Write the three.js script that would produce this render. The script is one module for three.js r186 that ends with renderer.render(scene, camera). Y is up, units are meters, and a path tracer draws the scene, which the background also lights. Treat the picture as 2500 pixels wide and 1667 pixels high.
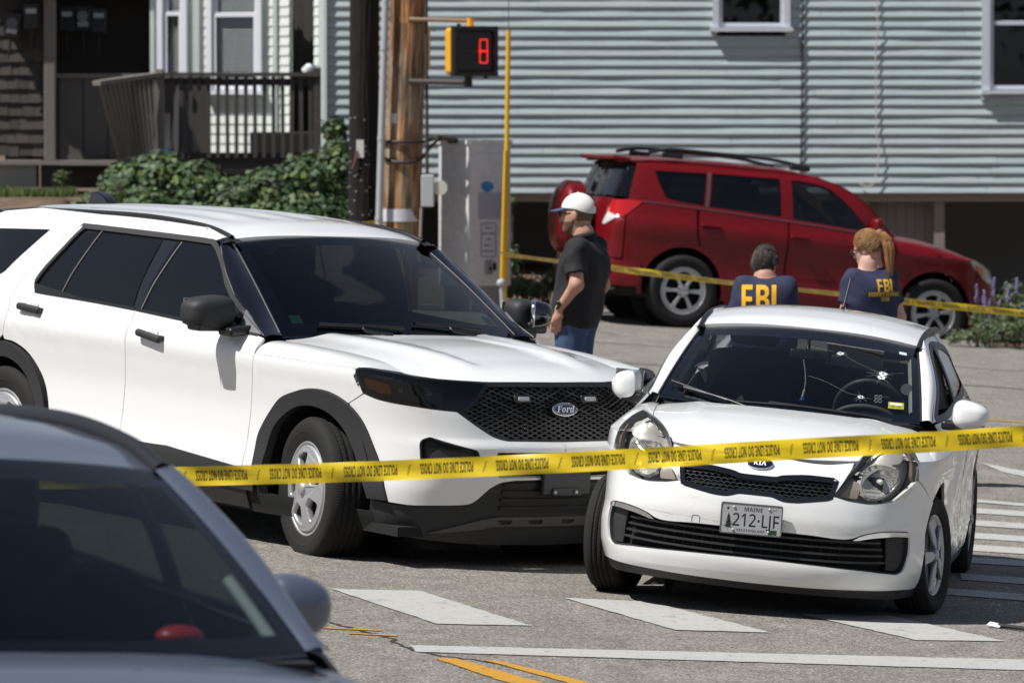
import * as THREE from 'three';
import { mergeGeometries } from 'three/addons/utils/BufferGeometryUtils.js';
import { RoundedBoxGeometry } from 'three/addons/geometries/RoundedBoxGeometry.js';
import { FontLoader } from 'three/addons/loaders/FontLoader.js';
import { TextGeometry } from 'three/addons/geometries/TextGeometry.js';

// ---------------------------------------------------------------- camera, sky, sun, exposure
const scene = new THREE.Scene();
const camera = new THREE.PerspectiveCamera(7.475, 1024 / 682, 0.5, 900);
camera.position.set(0, 2.523, 0);
camera.rotation.set(-0.04847, 0, 0);
camera.focus = 25.6;
camera.userData.fStop = 6.3;
const renderer = new THREE.WebGLRenderer({ antialias: true });
renderer.setSize(1024, 682);
renderer.toneMapping = THREE.LinearToneMapping;
renderer.toneMappingExposure = 1.2;
renderer.shadowMap.enabled = true;
const SUN = new THREE.Vector3(-0.5, 0.84, 0.155).normalize();
{ // clear summer sky, the same all round: pale at the horizon, deep blue overhead
  const w = 64, h = 128, a = new Float32Array(w * h * 4);
  for (let j = 0; j < h; j++) for (let i = 0; i < w; i++) {
    const e = (j + .5) / h * 180 - 90, t = Math.pow(Math.min(1, Math.max(0, e / 90)), .45), k = (j * w + i) * 4;
    const c = e < 0 ? [.16, .155, .145] : [.34 + (.030 - .34) * t, .38 + (.058 - .38) * t, .43 + (.13 - .43) * t];
    a[k] = c[0]; a[k + 1] = c[1]; a[k + 2] = c[2]; a[k + 3] = 1;
  }
  const t = new THREE.DataTexture(a, w, h, THREE.RGBAFormat, THREE.FloatType);
  t.mapping = THREE.EquirectangularReflectionMapping; t.magFilter = t.minFilter = THREE.LinearFilter; t.needsUpdate = true;
  scene.background = t; scene.environment = t;
}
const sun = new THREE.DirectionalLight(0xfffcf8, 4.8);
sun.position.copy(SUN).multiplyScalar(80).add(new THREE.Vector3(0, 0, -30));
sun.target.position.set(0, 0, -35);
sun.castShadow = true; sun.shadow.mapSize.set(4096, 4096);
Object.assign(sun.shadow.camera, { left: -40, right: 40, top: 40, bottom: -40, near: 1, far: 200 });
scene.add(sun, sun.target);
// ---------------------------------------------------------------- helpers
const V = (x, y, z) => new THREE.Vector3(x, y, z);
const lerp = (a, b, t) => a + (b - a) * t;
const clamp = (x, a, b) => Math.max(a, Math.min(b, x));
const smooth = (a, b, x) => { const t = clamp((x - a) / (b - a), 0, 1); return t * t * (3 - 2 * t); };
let seed = 12345;
const rnd = () => { seed = (seed * 1664525 + 1013904223) >>> 0; return seed / 4294967296; };
const rr = (a, b) => a + (b - a) * rnd();
const reseed = n => { seed = n >>> 0; };
function hash2(i, j, s = 0) { let h = Math.imul(i, 374761393) + Math.imul(j, 668265263) + Math.imul(s, 2147483647 ^ 0x5bd1e995); h = Math.imul(h ^ (h >>> 13), 1274126177); return ((h ^ (h >>> 16)) >>> 0) / 4294967296; }
function vnoise(x, y, s = 0, per = 0) {
  const i = Math.floor(x), j = Math.floor(y), f = x - i, g = y - j, u = f * f * (3 - 2 * f), v = g * g * (3 - 2 * g);
  const w = k => per ? ((k % per) + per) % per : k;
  return lerp(lerp(hash2(w(i), w(j), s), hash2(w(i + 1), w(j), s), u), lerp(hash2(w(i), w(j + 1), s), hash2(w(i + 1), w(j + 1), s), u), v);
}
function fbm(x, y, o = 4, s = 0, per = 0) { let a = 0, m = 0, w = 1, f = 1; for (let k = 0; k < o; k++) { a += w * vnoise(x * f, y * f, s + k, per ? per * f : 0); m += w; w *= .5; f *= 2; } return a / m; }
// smooth interpolation through a table [[x, y], ...]
function pl(tab, x) {
  const n = tab.length;
  if (x <= tab[0][0]) return tab[0][1];
  if (x >= tab[n - 1][0]) return tab[n - 1][1];
  let i = 0; while (x > tab[i + 1][0]) i++;
  const [x0, y0] = tab[i], [x1, y1] = tab[i + 1], h = x1 - x0, t = (x - x0) / h;
  const sl = k => (tab[k + 1][1] - tab[k][1]) / (tab[k + 1][0] - tab[k][0]);
  const s = sl(i), m0 = i > 0 ? (sl(i - 1) * s <= 0 ? 0 : 2 * sl(i - 1) * s / (sl(i - 1) + s)) : s, m1 = i < n - 2 ? (sl(i + 1) * s <= 0 ? 0 : 2 * sl(i + 1) * s / (sl(i + 1) + s)) : s;
  const t2 = t * t, t3 = t2 * t;
  return (2 * t3 - 3 * t2 + 1) * y0 + (t3 - 2 * t2 + t) * h * m0 + (-2 * t3 + 3 * t2) * y1 + (t3 - t2) * h * m1;
}
const names = new Map();
function numbered(n) { const k = names.get(n) || 0; names.set(n, k + 1); return k ? n + '_' + String(k).padStart(3, '0') : n; }
function mesh(name, g, m, parent) {
  const o = new THREE.Mesh(Array.isArray(g) ? merge(g) : g, m);
  o.castShadow = o.receiveShadow = true;
  o.name = parent ? name : numbered(name);
  (parent || scene).add(o);
  return o;
}
function group(name, label, category, grp) {
  const o = new THREE.Group(); o.name = numbered(name); scene.add(o);
  o.userData = { label, category }; if (grp) o.userData.group = grp;
  return o;
}
function tag(o, label, category, grp) { Object.assign(o.userData, { label, category }); if (grp) o.userData.group = grp; return o; }
function struct(name, g, m) { const o = mesh(name, g, m); o.userData.kind = 'structure'; return o; }
function merge(list) {
  return mergeGeometries(list.map(g => {
    g = g.index ? g.toNonIndexed() : g;
    for (const k of Object.keys(g.attributes)) if (!['position', 'normal', 'uv'].includes(k)) g.deleteAttribute(k);
    if (!g.attributes.uv) g.setAttribute('uv', new THREE.BufferAttribute(new Float32Array(g.attributes.position.count * 2), 2));
    if (!g.attributes.normal) g.computeVertexNormals();
    return g;
  }), false);
}
const M4 = () => new THREE.Matrix4();
function box(w, h, d, x = 0, y = 0, z = 0, ry = 0) { const g = new THREE.BoxGeometry(w, h, d); if (ry) g.rotateY(ry); g.translate(x, y, z); return g; }
function rbox(w, h, d, r, x = 0, y = 0, z = 0, seg = 2) { const g = new RoundedBoxGeometry(w, h, d, seg, Math.min(r, w / 2.01, h / 2.01, d / 2.01)); g.translate(x, y, z); return g; }
function cyl(r0, r1, h, x = 0, y = 0, z = 0, n = 20) { const g = new THREE.CylinderGeometry(r1, r0, h, n); g.translate(x, y + h / 2, z); return g; }
function tube(pts, r, n = 40, k = 8, closed = false) { const c = new THREE.CatmullRomCurve3(pts.map(p => p.isVector3 ? p : V(...p)), closed, 'centripetal'); return new THREE.TubeGeometry(c, n, r, k, closed); }
function bar(a, b, r, k = 8) { // straight cylinder between two points
  a = a.isVector3 ? a : V(...a); b = b.isVector3 ? b : V(...b);
  const d = b.clone().sub(a), g = new THREE.CylinderGeometry(r, r, d.length(), k);
  g.applyMatrix4(M4().makeRotationFromQuaternion(new THREE.Quaternion().setFromUnitVectors(V(0, 1, 0), d.clone().normalize())));
  g.translate((a.x + b.x) / 2, (a.y + b.y) / 2, (a.z + b.z) / 2); return g;
}
function mat(c, rough = .6, o = {}) { const m = new THREE.MeshPhysicalMaterial({ roughness: rough, ...o }); if (Array.isArray(c)) m.color.setRGB(...c); else m.color.set(c); return m; }
function dataTex(n, fn, srgb = true, h = n) { // fn(x, y) -> [r, g, b] 0..1
  const a = new Uint8Array(n * h * 4);
  for (let y = 0; y < h; y++) for (let x = 0; x < n; x++) { const c = fn(x, y), k = (y * n + x) * 4; for (let i = 0; i < 3; i++) a[k + i] = clamp(c[i] * 255, 0, 255); a[k + 3] = 255; }
  const t = new THREE.DataTexture(a, n, h); t.wrapS = t.wrapT = THREE.RepeatWrapping; t.magFilter = THREE.LinearFilter; t.minFilter = THREE.LinearMipmapLinearFilter; t.generateMipmaps = true;
  if (srgb) t.colorSpace = THREE.SRGBColorSpace; t.needsUpdate = true; return t;
}
function canvasTex(w, h, draw) {
  const c = document.createElement('canvas'); c.width = w; c.height = h; const x = c.getContext('2d'); draw(x, w, h);
  const t = new THREE.CanvasTexture(c); t.colorSpace = THREE.SRGBColorSpace; return t;
}
// rounded polygon: points [p, q, radius]
function rp(pts, seg = 5) {
  const out = [], n = pts.length;
  pts.forEach((p, i) => {
    const r = p[2] || 0;
    if (!r) { out.push([p[0], p[1]]); return; }
    const a = pts[(i + n - 1) % n], b = pts[(i + 1) % n];
    const la = Math.hypot(a[0] - p[0], a[1] - p[1]), lb = Math.hypot(b[0] - p[0], b[1] - p[1]);
    const t = Math.min(r, la * .49, lb * .49);
    const A = [p[0] + (a[0] - p[0]) / la * t, p[1] + (a[1] - p[1]) / la * t], B = [p[0] + (b[0] - p[0]) / lb * t, p[1] + (b[1] - p[1]) / lb * t];
    for (let k = 0; k <= seg; k++) { const s = k / seg; out.push([(1 - s) * (1 - s) * A[0] + 2 * s * (1 - s) * p[0] + s * s * B[0], (1 - s) * (1 - s) * A[1] + 2 * s * (1 - s) * p[1] + s * s * B[1]]); }
  });
  return out;
}
// open smooth curve through points
function sm(pts, k = 6) {
  const out = [], n = pts.length;
  for (let i = 0; i < n - 1; i++) {
    const p0 = pts[Math.max(0, i - 1)], p1 = pts[i], p2 = pts[i + 1], p3 = pts[Math.min(n - 1, i + 2)];
    for (let j = 0; j < k; j++) { const t = j / k, t2 = t * t, t3 = t2 * t; out.push([0, 1].map(d => .5 * (2 * p1[d] + (p2[d] - p0[d]) * t + (2 * p0[d] - 5 * p1[d] + 4 * p2[d] - p3[d]) * t2 + (3 * p1[d] - p0[d] - 3 * p2[d] + p3[d]) * t3))); }
  }
  out.push(pts[n - 1].slice(0, 2)); return out;
}
// triangulate a 2-D polygon (with holes), all edges shorter than max
function mesh2d(poly, holes, max) {
  const den = L => { const o = []; L.forEach((p, i) => { const q = L[(i + 1) % L.length], n = Math.max(1, Math.ceil(Math.hypot(q[0] - p[0], q[1] - p[1]) / max)); for (let k = 0; k < n; k++) o.push(new THREE.Vector2(lerp(p[0], q[0], k / n), lerp(p[1], q[1], k / n))); }); return o; };
  let c = den(poly); if (THREE.ShapeUtils.area(c) < 0) c.reverse();
  const hs = holes.map(h => { const d = den(h); if (THREE.ShapeUtils.area(d) > 0) d.reverse(); return d; });
  let tr = THREE.ShapeUtils.triangulateShape(c, hs);
  const pts = [...c]; hs.forEach(h => pts.push(...h));
  const loops = []; let o = 0; for (const l of [c, ...hs]) { loops.push(l.map((_, i) => o + i)); o += l.length; }
  for (let pass = 0; pass < 9; pass++) {
    const mid = new Map(); let any = false;
    const M = (a, b) => { const k = a < b ? a * 1e6 + b : b * 1e6 + a; if (mid.has(k)) return mid.get(k); let v = -1; if (pts[a].distanceTo(pts[b]) > max * 1.3) { v = pts.length; pts.push(pts[a].clone().add(pts[b]).multiplyScalar(.5)); any = true; } mid.set(k, v); return v; };
    const nt = [];
    for (const [a, b, d] of tr) {
      const ab = M(a, b), bd = M(b, d), da = M(d, a), k = (ab >= 0) + (bd >= 0) + (da >= 0);
      if (k === 0) nt.push([a, b, d]);
      else if (k === 3) nt.push([a, ab, da], [ab, b, bd], [da, bd, d], [ab, bd, da]);
      else if (k === 1) { if (ab >= 0) nt.push([a, ab, d], [ab, b, d]); else if (bd >= 0) nt.push([a, b, bd], [a, bd, d]); else nt.push([a, b, da], [da, b, d]); }
      else if (ab < 0) nt.push([a, b, bd], [a, bd, da], [da, bd, d]);
      else if (bd < 0) nt.push([b, d, da], [b, da, ab], [ab, da, a]);
      else nt.push([d, a, ab], [d, ab, bd], [bd, ab, b]);
    }
    tr = nt; if (!any) break;
  }
  return { pts, tr, loops };
}
// a curved panel: polygon in the plane of fn(p, q) -> Vector3, with a rim of the given depth going inward
function panel(poly, fn, { max = .07, depth = .012, holes = [], inside = V(-1.4, .6, 0), off = 0 } = {}) {
  const { pts, tr, loops } = mesh2d(poly, holes, max);
  const e = .002, P = [], N = [];
  for (const p of pts) {
    const a = fn(p.x, p.y), du = fn(p.x + e, p.y).sub(fn(p.x - e, p.y)), dv = fn(p.x, p.y + e).sub(fn(p.x, p.y - e));
    const n = du.cross(dv).normalize(); P.push(a); N.push(n);
  }
  let s = 0; P.forEach((p, i) => { s += N[i].dot(p.clone().sub(inside)) > 0 ? 1 : -1; });
  const sg = s >= 0 ? 1 : -1;
  N.forEach(n => n.multiplyScalar(sg));
  if (off) P.forEach((p, i) => p.addScaledVector(N[i], off));
  const pos = [], nor = [], uv = [], idx = [];
  P.forEach((p, i) => { pos.push(p.x, p.y, p.z); nor.push(N[i].x, N[i].y, N[i].z); uv.push(pts[i].x, pts[i].y); });
  for (const [a, b, c] of tr) sg > 0 ? idx.push(a, b, c) : idx.push(a, c, b);
  if (depth) for (const L of loops) for (let i = 0; i < L.length; i++) {
    const a = L[i], b = L[(i + 1) % L.length], A = P[a], B = P[b], A2 = A.clone().addScaledVector(N[a], -depth), B2 = B.clone().addScaledVector(N[b], -depth);
    const n = B.clone().sub(A).cross(N[a]).normalize().multiplyScalar(sg), k = pos.length / 3;
    for (const q of [A, B, A2, B2]) { pos.push(q.x, q.y, q.z); nor.push(n.x, n.y, n.z); uv.push(0, 0); }
    sg > 0 ? idx.push(k, k + 2, k + 1, k + 1, k + 2, k + 3) : idx.push(k, k + 1, k + 2, k + 1, k + 3, k + 2);
  }
  const g = new THREE.BufferGeometry();
  g.setAttribute('position', new THREE.Float32BufferAttribute(pos, 3)); g.setAttribute('normal', new THREE.Float32BufferAttribute(nor, 3)); g.setAttribute('uv', new THREE.Float32BufferAttribute(uv, 2)); g.setIndex(idx);
  return g;
}
function grid(fn, nu, nv, inside, off = 0, depth = 0, u0 = 0, u1 = 1, v0 = 0, v1 = 1) { // fn(u, v) over a rectangle
  const P = [], N = [], uv = [], idx = []; const e = 1e-3; let s = 0;
  for (let j = 0; j <= nv; j++) for (let i = 0; i <= nu; i++) {
    const u = lerp(u0, u1, i / nu), v = lerp(v0, v1, j / nv), a = fn(u, v);
    const n = fn(u + e, v).sub(fn(u - e, v)).cross(fn(u, v + e).sub(fn(u, v - e))).normalize();
    P.push(a); N.push(n); uv.push(u, v); s += n.dot(a.clone().sub(inside)) > 0 ? 1 : -1;
  }
  const sg = s >= 0 ? 1 : -1;
  for (let j = 0; j < nv; j++) for (let i = 0; i < nu; i++) { const a = j * (nu + 1) + i, b = a + 1, c = a + nu + 1, d = c + 1; sg > 0 ? idx.push(a, b, d, a, d, c) : idx.push(a, d, b, a, c, d); }
  const g = new THREE.BufferGeometry(), f = [], nn = [];
  P.forEach((p, i) => { N[i].multiplyScalar(sg); p.addScaledVector(N[i], off); f.push(p.x, p.y, p.z); nn.push(N[i].x, N[i].y, N[i].z); });
  g.setAttribute('position', new THREE.Float32BufferAttribute(f, 3)); g.setAttribute('normal', new THREE.Float32BufferAttribute(nn, 3)); g.setAttribute('uv', new THREE.Float32BufferAttribute(uv, 2)); g.setIndex(idx); return g;
}
function mirrorZ(g) {
  g = g.clone(); const p = g.attributes.position, n = g.attributes.normal;
  for (let i = 0; i < p.count; i++) { p.setZ(i, -p.getZ(i)); if (n) n.setZ(i, -n.getZ(i)); }
  if (g.index) { const a = g.index.array; for (let i = 0; i < a.length; i += 3) { const t = a[i]; a[i] = a[i + 1]; a[i + 1] = t; } }
  else for (const k of ['position', 'normal', 'uv']) { const A = g.attributes[k]; if (!A) continue; const s = A.itemSize, a = A.array; for (let i = 0; i < A.count; i += 3) for (let d = 0; d < s; d++) { const t = a[i * s + d]; a[i * s + d] = a[(i + 1) * s + d]; a[(i + 1) * s + d] = t; } }
  return g;
}
// ribbon along a polyline on fn, width w in the plane (p, q)
function strip(pts, w, fn, o = {}) {
  const L = [], R = [];
  pts.forEach((p, i) => { const a = pts[Math.max(0, i - 1)], b = pts[Math.min(pts.length - 1, i + 1)]; let dx = b[0] - a[0], dy = b[1] - a[1]; const l = Math.hypot(dx, dy) || 1; dx /= l; dy /= l; const ww = Array.isArray(w) ? lerp(w[0], w[1], i / (pts.length - 1)) : w; L.push([p[0] - dy * ww / 2, p[1] + dx * ww / 2]); R.push([p[0] + dy * ww / 2, p[1] - dx * ww / 2]); });
  return panel([...L, ...R.reverse()], fn, o);
}
function inPoly(x, y, P) { let c = false; for (let i = 0, j = P.length - 1; i < P.length; j = i++) { const [a, b] = P[i], [d, e] = P[j]; if ((b > y) !== (e > y) && x < (d - a) * (y - b) / (e - b) + a) c = !c; } return c; }
function clipSeg(a, b, P) { // pieces of segment ab inside polygon P
  const ts = [0, 1];
  for (let i = 0, j = P.length - 1; i < P.length; j = i++) { const [x1, y1] = P[i], [x2, y2] = P[j], dx = b[0] - a[0], dy = b[1] - a[1], ex = x2 - x1, ey = y2 - y1, D = dx * ey - dy * ex; if (Math.abs(D) < 1e-12) continue; const t = ((x1 - a[0]) * ey - (y1 - a[1]) * ex) / D, s = ((x1 - a[0]) * dy - (y1 - a[1]) * dx) / D; if (t > 0 && t < 1 && s >= 0 && s <= 1) ts.push(t); }
  ts.sort((p, q) => p - q); const out = [];
  for (let i = 0; i < ts.length - 1; i++) { const m = (ts[i] + ts[i + 1]) / 2; if (inPoly(lerp(a[0], b[0], m), lerp(a[1], b[1], m), P)) out.push([[lerp(a[0], b[0], ts[i]), lerp(a[1], b[1], ts[i])], [lerp(a[0], b[0], ts[i + 1]), lerp(a[1], b[1], ts[i + 1])]]); }
  return out;
}
// ---------------------------------------------------------------- ground, road, markings
const G = (x, z) => { const d = -z, xs = clamp(x, -16, 16), far = .0105 * (clamp(d, 30, 56) - 30); return -.0588 * xs + far; };
const bankH = (x, z) => { // raised yard in front of the left house, garden behind the parked suv
  const d = -z, k = smooth(-4.3, -5.0, x), left = smooth(-1.9, -2.4, x) * lerp(smooth(57.8, 58.5, d), smooth(53.8, 58.2, d), k) * smooth(75, 70, d);
  return left * (1.31 - G(x, z)) + (1 - left) * smooth(54.3, 56, d) * .12 + .03 * (fbm(x * 1.5, z * 1.5, 3, 2) - .5) * smooth(53.5, 55, d);
};
function sheet(xs, zs, h) {
  const pos = [], uv = [], idx = []; for (const z of zs) for (const x of xs) { pos.push(x, h(x, z), z); uv.push(x, z); }
  const n = xs.length; for (let j = 0; j < zs.length - 1; j++) for (let i = 0; i < n - 1; i++) { const a = j * n + i; idx.push(a, a + 1, a + n + 1, a, a + n + 1, a + n); }
  const g = new THREE.BufferGeometry(); g.setAttribute('position', new THREE.Float32BufferAttribute(pos, 3)); g.setAttribute('uv', new THREE.Float32BufferAttribute(uv, 2)); g.setIndex(idx); g.computeVertexNormals();
  const nn = g.attributes.normal; if (nn.getY(0) < 0) { const a = g.index.array; for (let i = 0; i < a.length; i += 3) { const t = a[i]; a[i] = a[i + 1]; a[i + 1] = t; } g.computeVertexNormals(); }
  return g;
}
const range = (a, b, n) => Array.from({ length: n + 1 }, (_, i) => lerp(a, b, i / n));
const uvm = (t, rx, ry) => { const c = t.clone(); c.repeat.set(rx, ry); c.needsUpdate = true; return c; };
const speck = dataTex(1024, (x, y) => {
  const a = hash2(x >> 1, y >> 1, 3), b = hash2(x, y, 4), c = fbm(x / 64, y / 64, 3, 8, 16), e = hash2(x >> 2, y >> 2, 5);
  let v = .58 + .26 * (a - .5) + .16 * (b - .5) + .12 * (c - .5); if (e > .92) v += .20; if (e < .08) v -= .22;
  const w = .015 * (hash2(x >> 2, y >> 2, 6) - .5);
  return [v * 1.0 + w, v * .975, v * .94 - w];
});
const speckB = dataTex(512, (x, y) => { const v = .5 * hash2(x >> 1, y >> 1, 31) + .3 * hash2(x, y, 32) + .2 * hash2(x >> 2, y >> 2, 33); return [v, v, v]; }, false);
const soilTex = dataTex(512, (x, y) => { const v = .45 + .3 * (fbm(x / 32, y / 32, 4, 11, 16) - .5) + .25 * (hash2(x, y, 12) - .5); return [v * 1.08, v * .94, v * .78]; });
struct('ground', sheet([-160, -80, -40, -24, ...range(-16, 14, 120), 24, 50, 160], [60, 20, 0, -20, ...range(-29, -49, 20), ...range(-50, -62, 60), -80, -140, -260], (x, z) => G(x, z) + bankH(x, z) - .06 * smooth(53.0, 51.0, -z) - .005), mat([.80, .74, .66], .95, { map: uvm(soilTex, .5, .5), bumpMap: uvm(speckB, 1.2, 1.2), bumpScale: .012 }));
{ // asphalt: one sheet that follows the slope; far edge stepped round the parking pull-in
  const edge = x => x < -.9 ? -53.6 + .04 * Math.sin(x * 3) : x < .3 ? lerp(-53.6, -54.9, smooth(-.9, .3, x)) : x < 4.55 ? -54.9 : x < 4.8 ? lerp(-54.9, -51.95, smooth(4.55, 4.8, x)) : -51.95 + .05 * Math.sin(x * 2.3) - .02 * x;
  const xs = [-120, -60, -30, ...range(-16, 16, 128), 30, 60, 120], pos = [], uv = [], idx = [], zs = 60, n = xs.length;
  for (let j = 0; j <= zs; j++) for (const x of xs) { const z = lerp(45, edge(x), j / zs); pos.push(x, G(x, z) + .004 * 2, z); uv.push(x, z); }
  for (let j = 0; j < zs; j++) for (let i = 0; i < n - 1; i++) { const a = j * n + i; idx.push(a, a + 1, a + n + 1, a, a + n + 1, a + n); }
  const g = new THREE.BufferGeometry(); g.setAttribute('position', new THREE.Float32BufferAttribute(pos, 3)); g.setAttribute('uv', new THREE.Float32BufferAttribute(uv, 2)); g.setIndex(idx); g.computeVertexNormals();
  struct('road', g, mat([.72, .695, .66], .92, { map: uvm(speck, .38, .38), bumpMap: uvm(speckB, 1.3, 1.3), bumpScale: .006 }));
}
// worn paint laid on the road: outlines in world x, z
const paintTex = dataTex(512, (x, y) => { const n = fbm(x / 24, y / 24, 4, 21, 16), h = hash2(x >> 1, y >> 1, 22), c = n + .35 * (h - .5); const v = c < .20 ? .66 : .93 - .10 * h - .06 * n; return [v, v * .995, v * .97]; });
const whiteP = mat([.62, .62, .61], .8, { map: uvm(paintTex, .9, .9), bumpMap: uvm(speckB, 1.3, 1.3), bumpScale: .003 }), yellowP = mat([.70, .36, .03], .8, { map: uvm(paintTex, .9, .9) });
function marking(name, pts, m, label, cat, grp, lift = .0125) {
  reseed(Math.round(pts[0][0] * 1000) + 77777);
  const P = []; pts.forEach((p, i) => { const q = pts[(i + 1) % pts.length], n = Math.max(1, Math.ceil(Math.hypot(q[0] - p[0], q[1] - p[1]) / .06)); for (let k = 0; k < n; k++) P.push([lerp(p[0], q[0], k / n) + rr(-.006, .006), lerp(p[1], q[1], k / n) + rr(-.006, .006)]); });
  tag(mesh(name, panel(P, (x, z) => V(x, G(x, z) + lift, z), { max: .3, depth: 0, inside: V(0, -10, -25) }), m), label, cat, grp);
}
for (const [k, p] of [[[-.89, -25.61], [-.45, -25.76], [.09, -24.4], [-.35, -24.23]], [[.26, -25.84], [.69, -25.9], [1.23, -24.73], [.77, -24.59]], [[1.42, -25.72], [1.89, -25.89], [2.37, -24.97], [1.93, -24.78]]].entries()) marking('crosswalk_stripe', p, whiteP, ['slanted white crosswalk bar beside the grey car mirror', 'slanted white crosswalk bar before the gap between police suv and sedan', 'slanted white crosswalk bar in front of the sedan bumper'][k], 'road marking', 'crosswalk bars before the white cars');
marking('stop_line', [[-.46, -23.24], [2.38, -24.17], [5.2, -25.09], [5.15, -24.6], [2.33, -23.7], [-.42, -22.98]], whiteP, 'long white line across the road by the double yellow lines', 'road marking');
for (const p of [[[-.34, -22.76], [-.24, -22.80], [.09, -22.14], [.6, -21.2], [.48, -21.15], [-.05, -22.07]], [[-.13, -22.83], [-.04, -22.79], [.29, -22.24], [.85, -21.2], [.74, -21.15], [.2, -22.19]]]) marking('yellow_line', p, yellowP, 'yellow centre line ending at the long white line', 'road marking', 'double yellow centre lines');
for (const p of [[[-.95, -23.77], [-.60, -23.81], [-.60, -23.77], [-.95, -23.73]], [[-.74, -23.61], [-.52, -23.63], [-.52, -23.58], [-.74, -23.57]]]) marking('old_yellow_line', p, yellowP, 'thin worn scrap of yellow line beside the road crack', 'road marking', 'worn yellow scraps by the crack');
{
  const L = [[[3.0, -33.6], [3.9, -33.35]], [[2.93, -32.96], [4.2, -32.8]], [[2.85, -32.08], [4.2, -31.97]], [[2.76, -31.22], [4.2, -31.1]], [[2.69, -30.45], [4.2, -30.3]], [[2.58, -29.62], [4.2, -29.55]], [[2.46, -28.55], [4.2, -28.2]], [[2.3, -27.6], [4.2, -27.2]]];
  L.forEach(([a, b], i) => marking('crosswalk_stripe', [a, b, [b[0], b[1] + (i ? .36 : .25)], [a[0] - .03, a[1] + (i ? .38 : .2)]], whiteP, 'white crosswalk bar on the road behind the white sedan', 'road marking', 'crosswalk bars behind the sedan'));
  marking('stop_line', [[3.30, -36.75], [4.6, -33.9], [4.6, -32.9], [3.39, -36.0]], whiteP, 'broad slanted white line beyond the crosswalk behind the sedan', 'road marking');
  marking('yellow_line', [[3.4, -41.4], [4.6, -41.0], [4.6, -40.9], [3.4, -41.25]], yellowP, 'far yellow line crossing the road behind the sedan', 'road marking');
}
{ // a meandering crack by the double yellow lines
  reseed(5); const P = sm([[-1.5, -24.6], [-1.1, -24.35], [-.89, -24.08], [-.75, -23.87], [-.66, -23.7], [-.58, -23.58], [-.48, -23.18], [-.36, -22.95], [-.1, -22.75], [.2, -22.3]], 8).map(p => [p[0] + rr(-.02, .02), p[1] + rr(-.02, .02)]);
  tag(mesh('road_crack', strip(P, .022, (x, z) => V(x, G(x, z) + .0105, z), { depth: 0, inside: V(0, -10, -25), max: .3 }), mat([.035, .033, .03], .95)), 'dark meandering crack in the asphalt beside the yellow lines', 'crack');
}
// ---------------------------------------------------------------- the blue siding house
const at = (u, v, d) => V((u - 1176) * d / 12000.9, 2.523 - (v - 202) * d / 12000.9, -d); // survey helper: sighted angles and a taped distance to world metres
function lapBoard(x0, x1, h, t, seed, wob = .003) { // one clapboard course, lower edge at y 0, face towards +z
  const n = Math.max(2, Math.ceil((x1 - x0) / .16)), pos = [], idx = [], uv = [];
  for (let i = 0; i <= n; i++) { const x = lerp(x0, x1, i / n), w = wob * (fbm(x * 1.9 + seed * 7.3, seed, 3, 3) - .5) * 2.4, dy = wob * .7 * (fbm(x * 1.1, seed * 3.1, 2, 6) - .5);
    const pr = [[0 + dy, 0], [0 + dy, t + w], [h * .12 + dy, t + w], [h * .98, .0035 + w * .3], [h * 1.06, .0015]]; for (const [y, z] of pr) { pos.push(x, y, z); uv.push(x, y); } }
  for (let i = 0; i < n; i++) for (let k = 0; k < 4; k++) { const a = i * 5 + k, b = a + 5; idx.push(a, b, b + 1, a, b + 1, a + 1); }
  const g = new THREE.BufferGeometry(); g.setAttribute('position', new THREE.Float32BufferAttribute(pos, 3)); g.setAttribute('uv', new THREE.Float32BufferAttribute(uv, 2)); g.setIndex(idx);
  const f = g.toNonIndexed(); f.computeVertexNormals(); return f;
}
const vinylTex = dataTex(256, (x, y) => { const v = .93 + .10 * (fbm(x / 32, y / 8, 4, 41, 8) - .5) + .03 * (hash2(x, y, 42) - .5); return [v, v, v]; });
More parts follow.
